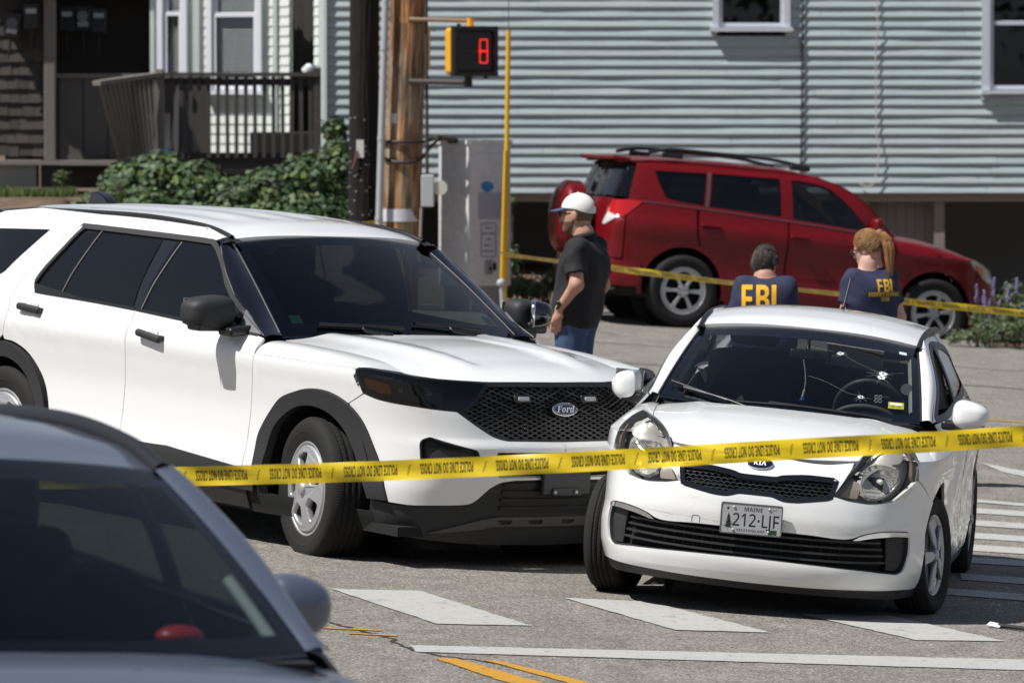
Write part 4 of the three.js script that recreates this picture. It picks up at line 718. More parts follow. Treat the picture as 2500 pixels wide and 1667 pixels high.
  for (const g of both(car, 'fog_recess', panel(fog, fn, { off: -.055, depth: 0 }), CM.black)) ;
  both(car, 'fog_surround', merge([strip([...fog, fog[0]], .012, fn, { off: -.012, depth: .03 }), panel(rp([[FS.uF(.78), .665, .02], [FS.uF(.57), .635, .02], [FS.uF(.57), .60, .02], [FS.uF(.77), .605, .02]]), fn, { off: -.035 })]), CM.plastic);
  // lower fascia
  const low = panel(poly(s(.50, .36), sm([s(.60, .35), s(.70, .346), s(.80, .350), f(.56, .36), f(.50, .389)]), sm([f(.44, .45), f(.38, .48), f(.30, .492)]), f(0, .50), f(0, .14), f(.5, .15), s(.80, .165), s(.62, .185), s(.52, .20)), fn, { off: -.012, depth: .02, max: .05 });
  mesh('lower_fascia', merge([low, mirrorZ(low)]), CM.plastic, car);
  const slats = []; for (let k = 0; k < 4; k++) slats.push(strip([f(-.36, .475 - k * .042), f(0, .475 - k * .042), f(.36, .475 - k * .042)], .018, fn, { off: -.0, depth: .02 }));
  mesh('lower_grille', merge([...slats, panel(rp([f(-.36, .475, .02), f(.36, .475, .02), f(.30, .32, .02), f(-.30, .32, .02)]), fn, { off: -.009, depth: 0 })]), CM.black, car);
  const skid = panel(poly(f(0, .30), f(.36, .30), f(.46, .285), s(.80, .215), s(.78, .205), f(.45, .235), f(.38, .25), f(0, .25)), fn, { off: .0, depth: .02, holes: [rp([f(.06, .285), f(.16, .285), f(.14, .262), f(.07, .262)]), rp([f(.26, .285), f(.36, .285), f(.33, .262), f(.27, .262)])] });
  mesh('skid_plate', merge([skid, mirrorZ(skid)]), mat([.075, .073, .07], .55), car);
  mesh('plate_bracket', [(() => { const g = rbox(.03, .16, .32, .012); g.translate(.945, .50, -.02); return g; })(), (() => { const g = rbox(.03, .05, .2, .012); g.translate(.955, .44, -.02); return g; })()], CM.black, car);
  both(car, 'bracket_bolt', (() => { const g = new THREE.SphereGeometry(.011, 10, 8); g.translate(.975, .44, .07); return g; })(), CM.silver);
  // opening behind the bumper bar
  mesh('bumper_opening', panel(rp([f(-.44, .655), f(.44, .655), f(.42, .505), f(-.42, .505)]), fn, { off: -.05, depth: 0 }), CM.dark, car);
  // grille: frame, mesh, backing
  const gfull = [...grille, ...[...grille].reverse().map(p => [-p[0], p[1]])].filter((p, i, a) => i === 0 || Math.hypot(p[0] - a[i - 1][0], p[1] - a[i - 1][1]) > 1e-4);
  const gr = new THREE.Group(); gr.name = 'grille'; car.add(gr);
  mesh('backing', panel(inset2(gfull, .004), fn, { off: -.06, depth: 0 }), CM.dark, gr);
  mesh('frame', strip([...gfull, gfull[0]], .024, fn, { off: -.006, depth: .04 }), CM.black, gr);
  const lat = [];
  for (const d of [1, -1]) for (let c = -1.5; c < 1.5; c += .062) {
    const a = [c - .47 * d, .66], b = [c + .47 * d, 1.03];
    for (const q of clipSeg(a, b, gfull)) { const m = Math.max(1, Math.ceil(Math.hypot(q[1][0] - q[0][0], q[1][1] - q[0][1]) / .08)); const L = []; for (let i = 0; i <= m; i++) L.push([lerp(q[0][0], q[1][0], i / m), lerp(q[0][1], q[1][1], i / m)]); lat.push(strip(L, .0075, fn, { off: d > 0 ? -.016 : -.0165, depth: .012, max: .3 })); }
  }
  const lm = mesh('mesh_lattice', lat, mat([.03, .03, .031], .35), gr); lm.userData.kind = 'stuff';
  for (const z of [.245, -.205]) {
    const l = new THREE.Group(); l.name = 'strobe_light'; gr.add(l); const p = fn(FS.uF(z), .92);
    const g = rbox(.02, .042, .11, .015); g.rotateZ(.35); g.translate(p.x - .006, p.y, p.z); mesh('housing', g, CM.black, l);
    const q = rbox(.012, .022, .072, .008); q.rotateZ(.35); q.translate(p.x + .006, p.y + .002, p.z); mesh('lens', q, mat([.35, .35, .36], .25, { clearcoat: 1 }), l);
  }
  // emblem
  {
    const em = new THREE.Group(); em.name = 'emblem'; gr.add(em);
    const p = fn(0, .869); em.position.set(p.x + .012, p.y, 0); em.rotation.set(0, Math.PI / 2, 0); em.rotateX(-.20); em.scale.setScalar(.86);
    const o = new THREE.Shape(); o.absellipse(0, 0, .093, .037, 0, Math.PI * 2);
    const g1 = new THREE.ExtrudeGeometry(o, { depth: .012, bevelEnabled: true, bevelSize: .006, bevelThickness: .006, curveSegments: 30 }); mesh('rim', g1, CM.chrome, em);
    const tx = canvasTex(512, 208, (x, w, h) => { x.fillStyle = '#0b1c4d'; x.fillRect(0, 0, w, h); x.strokeStyle = '#dfe4ee'; x.lineWidth = 5; x.beginPath(); x.ellipse(w / 2, h / 2, w / 2 - 26, h / 2 - 20, 0, 0, 6.3); x.stroke(); x.fillStyle = '#f2f4f8'; x.font = 'italic bold 150px serif'; x.textAlign = 'center'; x.textBaseline = 'middle'; x.fillText('Ford', w / 2, h / 2 - 2); });
    const e = new THREE.Shape(); e.absellipse(0, 0, .0935, .0365, 0, Math.PI * 2); const g2 = new THREE.ShapeGeometry(e, 40); const u = g2.attributes.uv, q = g2.attributes.position; for (let i = 0; i < u.count; i++) u.setXY(i, q.getX(i) / .187 + .5, q.getY(i) / .073 + .5); g2.translate(0, 0, .0195);
    mesh('badge_face', g2, mat([1, 1, 1], .45, { map: tx }), em);
  }
  // headlights
  for (const side of [1, -1]) {
    const h = new THREE.Group(); h.name = 'headlight'; car.add(h); const mm = g => side > 0 ? g : mirrorZ(g);
    mesh('housing', mm(panel(hl, fn, { off: -.045, depth: 0 })), mat([.02, .022, .026], .4), h);
    mesh('rim', mm(strip([...hl, hl[0]], .012, fn, { off: -.002, depth: .04 })), CM.black, h);
    mesh('turn_signal', mm(panel(rp([s(.40, .985, .01), s(.56, .965, .01), s(.58, .915, .01), s(.50, .913, .01), s(.43, .93, .01)]), fn, { off: -.02, depth: .02 })), CM.amber, h);
    const det = [];
    det.push(panel(rp([s(.44, 1.015, .008), s(.66, 1.0, .008), s(.66, .985, .008), s(.50, 0.995, .008)]), fn, { off: -.018, depth: .02 }));
    mesh('reflector', mm(merge(det)), mat([.25, .26, .28], .25, { metalness: .6 }), h);
    for (const x of [.63, .765]) { const u = FS.uS(x); mesh('lamp_unit', mm(panel(rp([[u - .085, .985, .02], [u + .065, .975, .02], [u + .055, .895, .02], [u - .075, .90, .02]]), fn, { off: -.028, depth: .02 })), mat([.045, .045, .05], .2, { clearcoat: 1 }), h); mesh('led', mm(panel(rp([[u - .012, .952, .004], [u + .018, .950, .004], [u + .018, .928, .004], [u - .012, .93, .004]]), fn, { off: -.022, depth: .01 })), CM.reflector, h); }
    mesh('lens', mm(panel(inset2(hl, .002), fn, { off: 0, depth: 0, max: .04 })), CM.smoke, h);
  }
  // windscreen, pillars, roof
  const wsP = []; const K = 24; for (let i = 0; i <= K; i++) wsP.push([lerp(-1, 1, i / K), 0]); for (let i = 0; i <= K; i++) wsP.push([lerp(1, -1, i / K), 1]);
  mesh('windshield', grid(fordWS, 24, 16, V(-1.4, .6, 0), 0, 0, -.985, .985, .0, .99), CM.pane, car);
  const frit = []; frit.push(grid(fordWS, 24, 4, V(-1.4, .6, 0), -.004, 0, -.985, .985, -.02, .11)); frit.push(grid(fordWS, 24, 4, V(-1.4, .6, 0), -.004, 0, -.985, .985, .90, 1.0));
  for (const q of [[-.99, -.90], [.90, .99]]) frit.push(grid(fordWS, 4, 12, V(-1.4, .6, 0), -.004, 0, q[0], q[1], 0, 1));
  mesh('windshield_border', frit, CM.blackGloss, car);
  const pil = (t, v) => { // between the windscreen edge and the door frame
    const a = fordWS(.985, v), dl = sm([s(-.52, 1.118), s(-.80, 1.245), s(-1.0, 1.385), s(-1.13, 1.478), s(-1.26, 1.585)], 8), n = dl.length - 1, k = clamp(v, 0, 1) * n, i = Math.min(n - 1, Math.floor(k)), b = fn(lerp(dl[i][0], dl[i + 1][0], k - i), lerp(dl[i][1], dl[i + 1][1], k - i));
    const p = a.lerp(b, t); const o = 4 * t * (1 - t) * .018; return p.add(V(o * .5, o * .6, o * .8));
  };
  two('front_pillar', grid(pil, 8, 20, V(-1.4, .6, 0)), CM.blackGloss); two('pillar_cap', grid((t, v) => fordRoof(lerp(-1.20, -1.34, v), .62).lerp(fn(FS.uS(lerp(-1.22, -1.34, v)), 1.578 + .02 * v), t).add(V(0, .008 * 4 * t * (1 - t) - .002, 0)), 5, 4, V(-1.4, .6, 0)), CM.black);
  for (const t of [.06, .96]) two('pillar_seal', tube([.02, .25, .5, .75, .92].map(v => pil(t, v)), .0045, 30, 6), mat([.09, .09, .09], .4));
  const rf = []; const rN = 30; const fr = z => -1.178 - .085 * Math.pow(z / .64, 2);
  for (let i = 0; i <= rN; i++) { const z = lerp(.63, -.63, i / rN); rf.push([fr(z), z]); }
  rf.push([-1.6, -.637], [-3.4, -.637], [-3.86, -.6], [-3.92, 0], [-3.86, .6], [-3.4, .637], [-1.6, .637]);
  mesh('roof', panel(rf, fordRoof, { max: .05, depth: .03, inside: V(-2, .8, 0) }), W, car);
  const dpts = []; for (const x of [-1.262, -1.30, -1.36, -1.5, -1.7, -2.1, -2.6, -3.1, -3.5, -3.75]) { const a = fordRoof(x, .637); dpts.push(V(x, a.y + .004, .645 + .012 * smooth(-1.5, -1.15, x))); }
  two('roof_moulding', tube(dpts, .017, 60, 8), CM.black);
  two('roof_side', grid((t, x) => { const a = fordRoof(x, .635), b = fn(FS.uS(x), 1.647 - .055 * smooth(-1.52, -1.27, x) - .045 * smooth(-3.2, -3.6, x)); return a.lerp(b, t).add(V(0, .006 * 4 * t * (1 - t), 0)); }, 4, 40, V(-2, .8, 0), 0, 0, 0, 1, -3.75, -1.285), W);
  mesh('roof_antenna', [(() => { const sh = new THREE.Shape(); sh.moveTo(-.11, 0); sh.lineTo(.1, 0); sh.quadraticCurveTo(.05, .055, -.04, .07); sh.lineTo(-.09, .065); sh.lineTo(-.11, 0); const g = new THREE.ExtrudeGeometry(sh, { depth: .05, bevelEnabled: true, bevelSize: .008, bevelThickness: .01, bevelSegments: 2 }); const p = fordRoof(-3.55, 0); g.translate(p.x, p.y, -.025); return g; })()], CM.blackGloss, car);
  // wipers
  const wp = (a, v) => fordWS(a, v).add(V(.012, .014, 0));
  for (const [a0, a1] of [[.72, .10], [-.02, -.62]]) { const w = new THREE.Group(); w.name = 'wiper'; car.add(w); mesh('arm', tube([wp(a0 - .5, -.02), wp(a0 - .3, .02), wp((a0 + a1) / 2, .045)], .009, 12, 6), CM.black, w); mesh('blade', tube([wp(a0, .075), wp((a0 + a1) / 2, .052), wp(a1, .03)], .010, 16, 6), CM.black, w); }
  // door mirrors
  for (const side of [1, -1]) {
    const m = new THREE.Group(); m.name = 'door_mirror'; car.add(m); const mm = g => side > 0 ? g : mirrorZ(g);
    const g = new THREE.SphereGeometry(1, 28, 20), p = g.attributes.position;
    for (let i = 0; i < p.count; i++) { let [x, y, z] = [p.getX(i), p.getY(i), p.getZ(i)]; const q = v => Math.sign(v) * Math.pow(Math.abs(v), .62); x = q(x); y = q(y); z = q(z); if (x < -.2) x = lerp(x, -.55, .75); y *= 1 - .18 * z * (y > 0 ? 1 : .4); p.setXYZ(i, x * .095 - .03 * z * .4, y * .088, z * .14); }
    g.computeVertexNormals(); g.translate(-.83, 1.228, 1.085); mesh('shell', mm(g), CM.plastic, m);
    const lo = rbox(.12, .05, .26, .02); lo.translate(-.82, 1.155, 1.06); const arm = rbox(.13, .05, .2, .02); arm.rotateX(.12); arm.translate(-.73, 1.142, .945); mesh('base', mm(merge([lo, arm])), CM.black, m);
    const gl = rbox(.006, .14, .23, .003); gl.translate(-.905, 1.23, 1.08); mesh('glass', mm(gl), CM.chrome, m);
    const sail = panel([s(-.56, 1.13), s(-.76, 1.14), s(-.76, 1.25), s(-.66, 1.185)], fn, { off: .006 }); mesh('sail_trim', mm(sail), mat([.16, .16, .165], .5), m);
  }
  // spot lamp on the driver's pillar
  {
    const l = new THREE.Group(); l.name = 'spotlight'; car.add(l); l.position.set(-.70, 1.248, -1.055); l.rotation.set(0, -.66, 0); l.scale.setScalar(.82);
    mesh('housing', ringLathe([[.0, -.11], [.05, -.10], [.078, -.06], [.088, -.01], [.088, .02]], 32), CM.blackGloss, l);
    mesh('bezel', ringLathe([[.080, .018], [.094, .012], [.097, .024], [.092, .040], [.080, .042]], 32), CM.chrome, l);
    mesh('stem', bar([-.02, -.06, .02], [-.03, -.12, .18], .014), CM.chrome, l);
  }
  // interior
  const dash = panel([[-.56, -.76], [-.56, .76], [-1.05, .80], [-1.05, -.80]], (x, z) => V(x, 1.075 - .25 * smooth(-.85, -1.05, x) + .02 * Math.cos(z * 3), z), { inside: V(-.8, .3, 0), depth: .2 });
  mesh('dashboard', dash, CM.interior, car);
  for (const z of [.42, -.42]) mesh('front_seat', seatGeo(-1.75, .70, z), CM.interior, car);
  mesh('steering_wheel', ringTorus(.185, .016, M4().makeTranslation(-1.22, 1.03, -.40).multiply(M4().makeRotationZ(-.45)).multiply(M4().makeRotationY(Math.PI / 2))), CM.interior, car);
  mesh('cabin_trim', [box(.03, 1.1, 1.3, -2.35, .9, 0), box(3.4, .03, 1.84, -2.1, .35, 0), box(.03, .75, 1.86, -.62, .72, 0), grid((t, x) => fordRoof(x, lerp(-.6, .6, t)).add(V(0, -.05, 0)), 6, 20, V(-2, .5, 0), 0, 0, 0, 1, -3.6, -1.25)], CM.interior, car);
  both(car, 'inspection_sticker', grid(fordWS, 2, 2, V(-1.4, .6, 0), -.003, 0, -.88, -.80, .115, .19), mat([.03, .12, .09], .5))[0].visible = true;
  // inner shell behind the gaps, wheel wells, underbody
  const shell = panel(poly(s(.62, .86), s(.62, .20), s(-.5, .18), s(-3.5, .2), s(-3.9, .4), s(-3.85, 1.1), s(-.5, 1.03), s(.3, 1.0)), fn, { off: -.02, depth: 0, holes: [[...archIn, s(.48, .30), s(-.37, .30)], [...rIn, s(rcx - .4, .30), s(rcx + .4, .30)]] });
  both(car, 'inner_shell', shell, CM.dark);
  const wells = [...wheelWell(.03, .40, .47, .52, .93), ...wheelWell(rcx, .39, .45, .52, .93)];
  for (const g of wells) both(car, 'wheel_well', g, CM.dark);
  mesh('underbody', [box(4.6, .05, 1.75, -1.6, .215, 0), box(.03, .55, 1.5, .62, .55, 0), box(.5, .12, .6, -.1, .19, 0), box(.25, .1, .3, .5, .16, .45)], CM.dark, car);
  const R = .385;
  makeWheel(car, 'ford', R, .255, .243, 0, R - .022, .845, -.22, 0, .25);
  makeWheel(car, 'ford', R, .255, .243, 0, R - .022, -.845, -.22, 0, .1);
  makeWheel(car, 'ford', R, .255, .243, rcx, R - .022, .845, 0, 0, .6);
  makeWheel(car, 'ford', R, .255, .243, rcx, R - .022, -.845, 0, 0, .4);
}
// ---------------------------------------------------------------- white compact sedan
const KS = new Skin([[.835, 0], [.83, .18], [.81, .34], [.765, .50], [.68, .645], [.55, .745], [.36, .81], [.1, .845], [-.5, .855], [-1.3, .86], [-2.1, .855], [-2.75, .82], [-3.15, .74], [-3.38, .55], [-3.46, .28], [-3.47, 0]],
  (x, z, y, nx) => {
    const side = pl([[.08, .06], [.15, .035], [.25, .006], [.34, .0], [.45, .012], [.6, .012], [.72, .0], [.78, .006], [.84, .03], [.90, .055], [.96, .085], [1.1, .145], [1.25, .23], [1.31, .28], [1.345, .34], [1.37, .42]], y)
      + smooth(.86, 1.3, y) * .03 * smooth(-.9, -.35, x) + smooth(.80, .95, y) * .06 * smooth(-.8, -.2, x) + smooth(.9, 1.3, y) * .10 * smooth(-2.0, -2.7, x);
    const front = pl([[.08, .10], [.13, .045], [.18, .012], [.24, .0], [.32, .01], [.40, .005], [.46, .0], [.52, .008], [.58, .022], [.66, .05], [.72, .10], [.76, .16], [.80, .225], [.84, .28], [.92, .45]], y);
    const rear = pl([[.2, .04], [.4, .0], [.6, .01], [.9, .08], [1.0, .14], [1.3, .8]], y);
    const w = nx * nx;
    return lerp(side, nx > 0 ? front : rear, w * w * (3 - 2 * w));
  });
const kiaHoodY = (x, z) => { const a = Math.abs(z); return pl([[-.5, .945], [-.3, .945], [0, .925], [.25, .89], [.45, .845], [.58, .80], [.66, .762], [.72, .72], [.8, .64]], x + .18 * a * a) - .07 * Math.pow(a / .72, 2.6) + .008 * Math.exp(-Math.pow((a - .42 + .1 * x) / .06, 2)) * smooth(.6, .2, x); };
const kiaHood = (x, z) => V(x, kiaHoodY(x, z), z);
const kiaWS = (a, v) => { const z = a * lerp(.685, .575, v), q = a * a; return V(lerp(-.22 - .13 * q, -.955 - .06 * q, v), lerp(.925 + .012 * q, 1.318 - .05 * q, v) + .018 * 4 * v * (1 - v), z); };
const kiaRoofY = x => pl([[-2.6, 1.30], [-2.3, 1.365], [-1.9, 1.40], [-1.5, 1.405], [-1.15, 1.375], [-.92, 1.315], [-.85, 1.29]], x);
const kiaRoof = (x, z) => { const a = Math.abs(z) / .57; return V(x, kiaRoofY(x) - .06 * Math.pow(a, 2.4), z); };
{
  const car = group('white_sedan', 'crashed white sedan with bullet holes in its windshield and a Maine plate', 'car');
  place(car, KIA);
  const W = CM.white, s = (x, y, r) => KS.s(x, y, r), f = (z, y, r) => KS.f(z, y, r), fn = KS.fn();
  const dent = (u, y) => { const p = KS.P(u, y), n = fbm(p.x * 2.3 + 7, y * 3.1, 3, 5) - .5, m = fbm(p.x * 7, y * 6, 2, 9) - .5, w = smooth(.25, -.1, p.x) * smooth(1.0, .85, y); p.z -= w * (Math.abs(n) * .07 + m * .007); return p; };
  const two = (n, g, m) => both(car, n, g, m);
  const PN = (p, o = {}) => panel(inset2(p, .0025), fn, o);
  const arch = (cx, cy, r, n = 22) => { const o = []; for (let k = 0; k <= n; k++) { const a = Math.PI * (-.12 + 1.24 * k / n); o.push(s(cx + r * Math.cos(a), Math.max(.15, cy + r * 1.0 * Math.sin(a)))); } return o; };
  const aF = arch(-.01, .31, .355), aR = arch(-2.57, .31, .345);
  // hood
  const he = [[.668, 0], [.665, .12], [.655, .24], [.61, .38], [.56, .47], [.47, .535], [.39, .565], [.2, .61], [.04, .645], [-.3, .675]];
  const hp = [...sm(he), ...sm([[-.335, .63], [-.24, .45], [-.17, .2], [-.155, 0]])];
  mesh('hood', panel(inset2([...hp, ...[...hp].reverse().map(p => [p[0], -p[1]])], .0035), kiaHood, { depth: .02, inside: V(0, .2, 0) }), W, car);
  const hoodEdge = x => { const t = [...sm(he, 10)].map(p => [p[0], p[1]]).reverse(); const z = pl(t.filter((p, i) => i === 0 || p[0] > t[i - 1][0] + 1e-4), x); return V(x, kiaHoodY(x, z), z); };
  const fTop = (x, t) => { const a = fn(KS.uS(x), .79), b = hoodEdge(x), c = V(x, b.y + .015, lerp(a.z, b.z, .30)); return V(x, (1 - t) * (1 - t) * a.y + 2 * t * (1 - t) * c.y + t * t * b.y, (1 - t) * (1 - t) * a.z + 2 * t * (1 - t) * c.z + t * t * b.z); };
  const fender = panel(poly(s(-.44, .79), s(-.45, .6), s(-.45, .3), s(-.42, .2), s(-.36, .17), ...[...aF].reverse().filter(p => p[0] > KS.uS(.22)), s(.25, .58), [.90, .70], [.90, .79], s(.3, .79), s(0, .79)), fn, {});
  for (const side of [1, -1]) {
    const top = grid(fTop, 24, 10, V(0, .4, 0), 0, 0, -.44, .50, 0, 1), F = merge([fender, top]);
    mesh('fender', side > 0 ? F : mirrorZ(F), W, car);
  }
  // doors
  const belt = x => pl([[-2.2, 1.0], [-1.4, .97], [-.4, .93]], x);
  const fd = poly(s(-.455, .93), s(-.455, .6), s(-.455, .2), s(-1.34, .2), s(-1.34, .6), s(-1.33, .968)), rd = poly(s(-1.345, .968), s(-1.35, .6), s(-1.35, .2), s(-2.1, .2), s(-2.24, .45), s(-2.36, .66), s(-2.36, .95), s(-2.3, 1.0));
  for (const side of [1, -1]) for (const [nm, p, hx] of [['front_door', fd, -1.2], ['rear_door', rd, -2.12]]) {
    const D = mesh(nm, side > 0 ? PN(p) : mirrorZ(panel(inset2(p, nm === 'front_door' ? .006 : .0025), dent, { max: .05 })), W, car);
    const q = fn(KS.uS(hx), .86), g = rbox(.19, .03, .035, .014, q.x, q.y, q.z + .02); mesh('handle', side > 0 ? g : mirrorZ(g), W, D);
  }
  two('sill', panel(poly(s(-.42, .2), s(-2.2, .2), s(-2.2, .13), s(-.36, .13)), fn, { off: -.004 }), W);
  two('rear_quarter', panel(poly(s(-2.365, .95), s(-2.365, .66), ...[...aR].reverse().slice(8).filter(p => p[0] > KS.uS(-2.4)), s(-2.95, .2), KS.r(.5, .2), KS.r(0, .2), KS.r(0, .93), KS.r(.5, .95), s(-3.0, .98), s(-2.6, .99)), fn), W);
  mesh('trunk_lid', panel([[-2.75, .62], [-3.25, .6], [-3.38, .3], [-3.38, -.3], [-3.25, -.6], [-2.75, -.62], [-2.72, 0]], (x, z) => V(x, 1.01 - .03 * smooth(-3.0, -3.4, x) - .05 * z * z, z), { inside: V(-2.5, .4, 0) }), W, car);
  // greenhouse
  const dlo = poly(s(-.47, .945), s(-1.3, .985), s(-2.2, 1.02), sm([s(-2.36, 1.04), s(-2.25, 1.15), s(-2.0, 1.235), s(-1.6, 1.275), s(-1.25, 1.27), s(-.95, 1.19), s(-.62, 1.02)]));
  two('window_frame', merge([strip([...dlo, dlo[0]], .03, fn, { off: .002 }), strip([s(-1.34, .98), s(-1.40, 1.28)], .09, fn, { off: .003 })]), CM.black);
  two('roof_side', panel(poly(s(-.40, .935), sm([s(-.62, 1.055), s(-.82, 1.165), s(-1.0, 1.255), s(-1.12, 1.305), s(-1.5, 1.34), s(-2.0, 1.325), s(-2.4, 1.255), s(-2.75, 1.10), s(-2.95, .995)]), s(-2.4, 1.0), s(-1.4, .965)), fn, { holes: [inset2(dlo, -.004)] }), W);
  two('door_window', panel(poly(s(-1.40, .99), s(-2.2, 1.025), sm([s(-2.34, 1.045), s(-2.24, 1.14), s(-2.0, 1.225), s(-1.6, 1.265)]), s(-1.42, 1.268)), fn, { off: -.006, depth: 0 }), mat([.10, .11, .11], 0, { transmission: 1, thickness: 0 }));
  const pil = (t, v) => { const a = kiaWS(.985, v), dl = sm([s(-.36, .93), s(-.62, 1.055), s(-.82, 1.165), s(-1.0, 1.255), s(-1.06, 1.285)], 8), n = dl.length - 1, k = clamp(v, 0, 1) * n, i = Math.min(n - 1, Math.floor(k)), b = fn(lerp(dl[i][0], dl[i + 1][0], k - i), lerp(dl[i][1], dl[i + 1][1], k - i)); const p = a.lerp(b, t), o = 4 * t * (1 - t) * .02; return p.add(V(o * .6, o * .7, o * .5)); };
  two('front_pillar', grid(pil, 8, 20, V(-1.2, .6, 0)), W);
  mesh('windshield', grid(kiaWS, 24, 16, V(-1.2, .6, 0), 0, 0, -.975, .975, .0, .99), mat([.62, .66, .66], 0, { transmission: 1, thickness: 0, ior: 1.5 }), car);
  const fr = []; fr.push(grid(kiaWS, 24, 4, V(-1.2, .6, 0), -.004, 0, -.98, .98, -.02, .07)); fr.push(grid(kiaWS, 24, 4, V(-1.2, .6, 0), -.004, 0, -.98, .98, .86, 1.0));
  for (const q of [[-.985, -.925], [.925, .985]]) fr.push(grid(kiaWS, 4, 12, V(-1.2, .6, 0), -.004, 0, q[0], q[1], 0, 1));
  mesh('windshield_border', fr, CM.blackGloss, car);
  two('windshield_seal', tube([kiaWS(.99, 0), kiaWS(.99, .33), kiaWS(.99, .66), kiaWS(.99, 1)], .008, 24, 6), CM.black);
  const rf = []; for (let i = 0; i <= 24; i++) { const z = lerp(.56, -.56, i / 24); rf.push([-.952 - .062 * Math.pow(z / .575, 2), z]); }
  rf.push([-1.5, -.565], [-2.2, -.55], [-2.42, -.52], [-2.46, 0], [-2.42, .52], [-2.2, .55], [-1.5, .565]);
  mesh('roof', panel(rf, kiaRoof, { max: .05, depth: .02, inside: V(-1.7, .6, 0) }), W, car);
  two('roof_moulding', tube([-.96, -1.02, -1.1, -1.3, -1.6, -2, -2.3, -2.42].map(x => { const a = kiaRoof(x, .565); return V(x, a.y - .001, .575 - .02 * smooth(-2.1, -2.4, x)); }), .0155, 50, 8), CM.black);
  two('roof_rail', grid((t, x) => { const a = kiaRoof(x, .57), b = fn(KS.uS(x), pl([[-2.4, 1.255], [-2.0, 1.323], [-1.5, 1.337], [-1.12, 1.303], [-.98, 1.245]], x)); return a.lerp(b, t).add(V(0, .014 * 4 * t * (1 - t), .006 * 4 * t * (1 - t))); }, 5, 30, V(-1.7, .6, 0), 0, 0, 0, 1, -2.4, -.98), W);
  mesh('rear_window', grid((a, v) => V(lerp(-2.44, -2.78, v) + .05 * a * a, lerp(1.325, 1.03, v) - .05 * a * a, a * lerp(.53, .64, v)), 14, 8, V(-1.7, .6, 0), 0, 0, -1, 1, 0, 1), CM.pane, car);
  mesh('roof_aerial', [bar([-2.0, 1.385, -.06], [-2.12, 1.56, -.075], .006), cyl(.014, .010, .03, -2.0, 1.38, -.06)], CM.black, car);
  // front bumper with openings
  const hl = [...sm([[.385, .598], [.43, .66], [.471, .711], [.534, .758], [.64, .822], [.744, .872], [.82, .898]]), ...sm([[.87, .905], [.905, .87], [.905, .80], [.885, .72], [.858, .655], [.81, .616]]), ...sm([[.71, .592], [.63, .579], [.56, .574], [.46, .582]])];
  const gt = sm([[0, .651], [.085, .652], [.125, .662], [.18, .669], [.26, .675], [.40, .673]]), gb = sm([[.372, .588], [.25, .568], [.205, .562], [.145, .561], [.10, .573], [.075, .578], [0, .579]]);
  const grille = [...gt, ...gb];
  const lowO = [[0, .395], ...sm([[.144, .402], [.30, .40], [.42, .394], [.49, .40], [.55, .424], [.62, .440], [.72, .449], [.85, .445]]), ...sm([[.872, .428], [.868, .36], [.855, .30], [.83, .25], [.78, .232]]), ...sm([[.62, .243], [.3, .254], [0, .258]])];
  const bump = [...sm([[0, .752], [.12, .752], [.24, .744], [.36, .745], [.47, .757], [.52, .762]]), ...hl.slice(0, 14).filter(p => p[1] < .755).reverse(), ...hl.slice(-19).reverse(), [.885, .70], s(.27, .59), ...aF.filter(p => p[0] < KS.uS(.22)).reverse(), ...sm([[KS.uS(.34), .155], [1.0, .15], [.868, .152], [.70, .148], [.548, .145], [.3, .137], [0, .133]])];
  const half = (polyR) => polyR;
  const bgeo = panel(inset2([...bump, ...[...lowO.slice(1, -1)].length ? [[0, .133]] : []], .0), fn, { holes: [], depth: .0, max: 1 });
  void bgeo; void half;
  // build the whole width at once so that the openings are holes
  const mir = L => [...L].reverse().map(p => [-p[0], p[1]]);
  const dedupe = L => L.filter((p, i) => { const q = L[(i + L.length - 1) % L.length]; return Math.hypot(p[0] - q[0], p[1] - q[1]) > 1e-4; });
  const full = dedupe([...bump, ...mir(bump)]), gF = dedupe([...grille, ...mir(grille)]), lF = dedupe([...lowO, ...mir(lowO)]);
  mesh('front_bumper', panel(inset2(full, .0015), fn, { holes: [gF, lF], depth: .02, max: .045 }), W, car);
  mesh('front_lip', panel([...sm([[-1.16, .155], [-.868, .155], [-.548, .148], [0, .136], [.548, .148], [.868, .155], [1.16, .155]]), ...sm([[1.16, .10], [.868, .095], [.548, .09], [0, .085], [-.548, .09], [-.868, .095], [-1.16, .10]])], fn, { off: -.015, depth: .1, max: .06 }), CM.plastic, car);
  // grille
  const gr = new THREE.Group(); gr.name = 'grille'; car.add(gr);
  mesh('frame', strip([...gF, gF[0]], .026, fn, { off: .001, depth: .03, max: .04 }), CM.blackGloss, gr);
  mesh('backing', panel(gF, fn, { off: -.045, depth: 0 }), CM.dark, gr);
  const hex = [], hw = .033, hh = .0175;
  for (let j = 0; j < 9; j++) for (let i = -14; i <= 14; i++) {
    const cx = (i + (j % 2) * .5) * hw, cy = .555 + j * hh, q = [[-.5 * hw, .28 * hh], [-.22 * hw, .72 * hh], [.22 * hw, .72 * hh], [.5 * hw, .28 * hh]].map(p => [cx + p[0], cy + p[1]]);
    for (let k = 0; k < 3; k++) for (const c of clipSeg(q[k], q[k + 1], gF)) hex.push(strip(c, .0045, fn, { off: -.010, depth: .010, max: 1 }));
  }
  mesh('honeycomb_mesh', hex, mat([.03, .03, .031], .3, { clearcoat: .5 }), gr).userData.kind = 'stuff';
  // lower grille
  const lg = new THREE.Group(); lg.name = 'lower_grille'; car.add(lg);
  mesh('backing', panel(lF, fn, { off: -.06, depth: 0 }), CM.dark, lg);
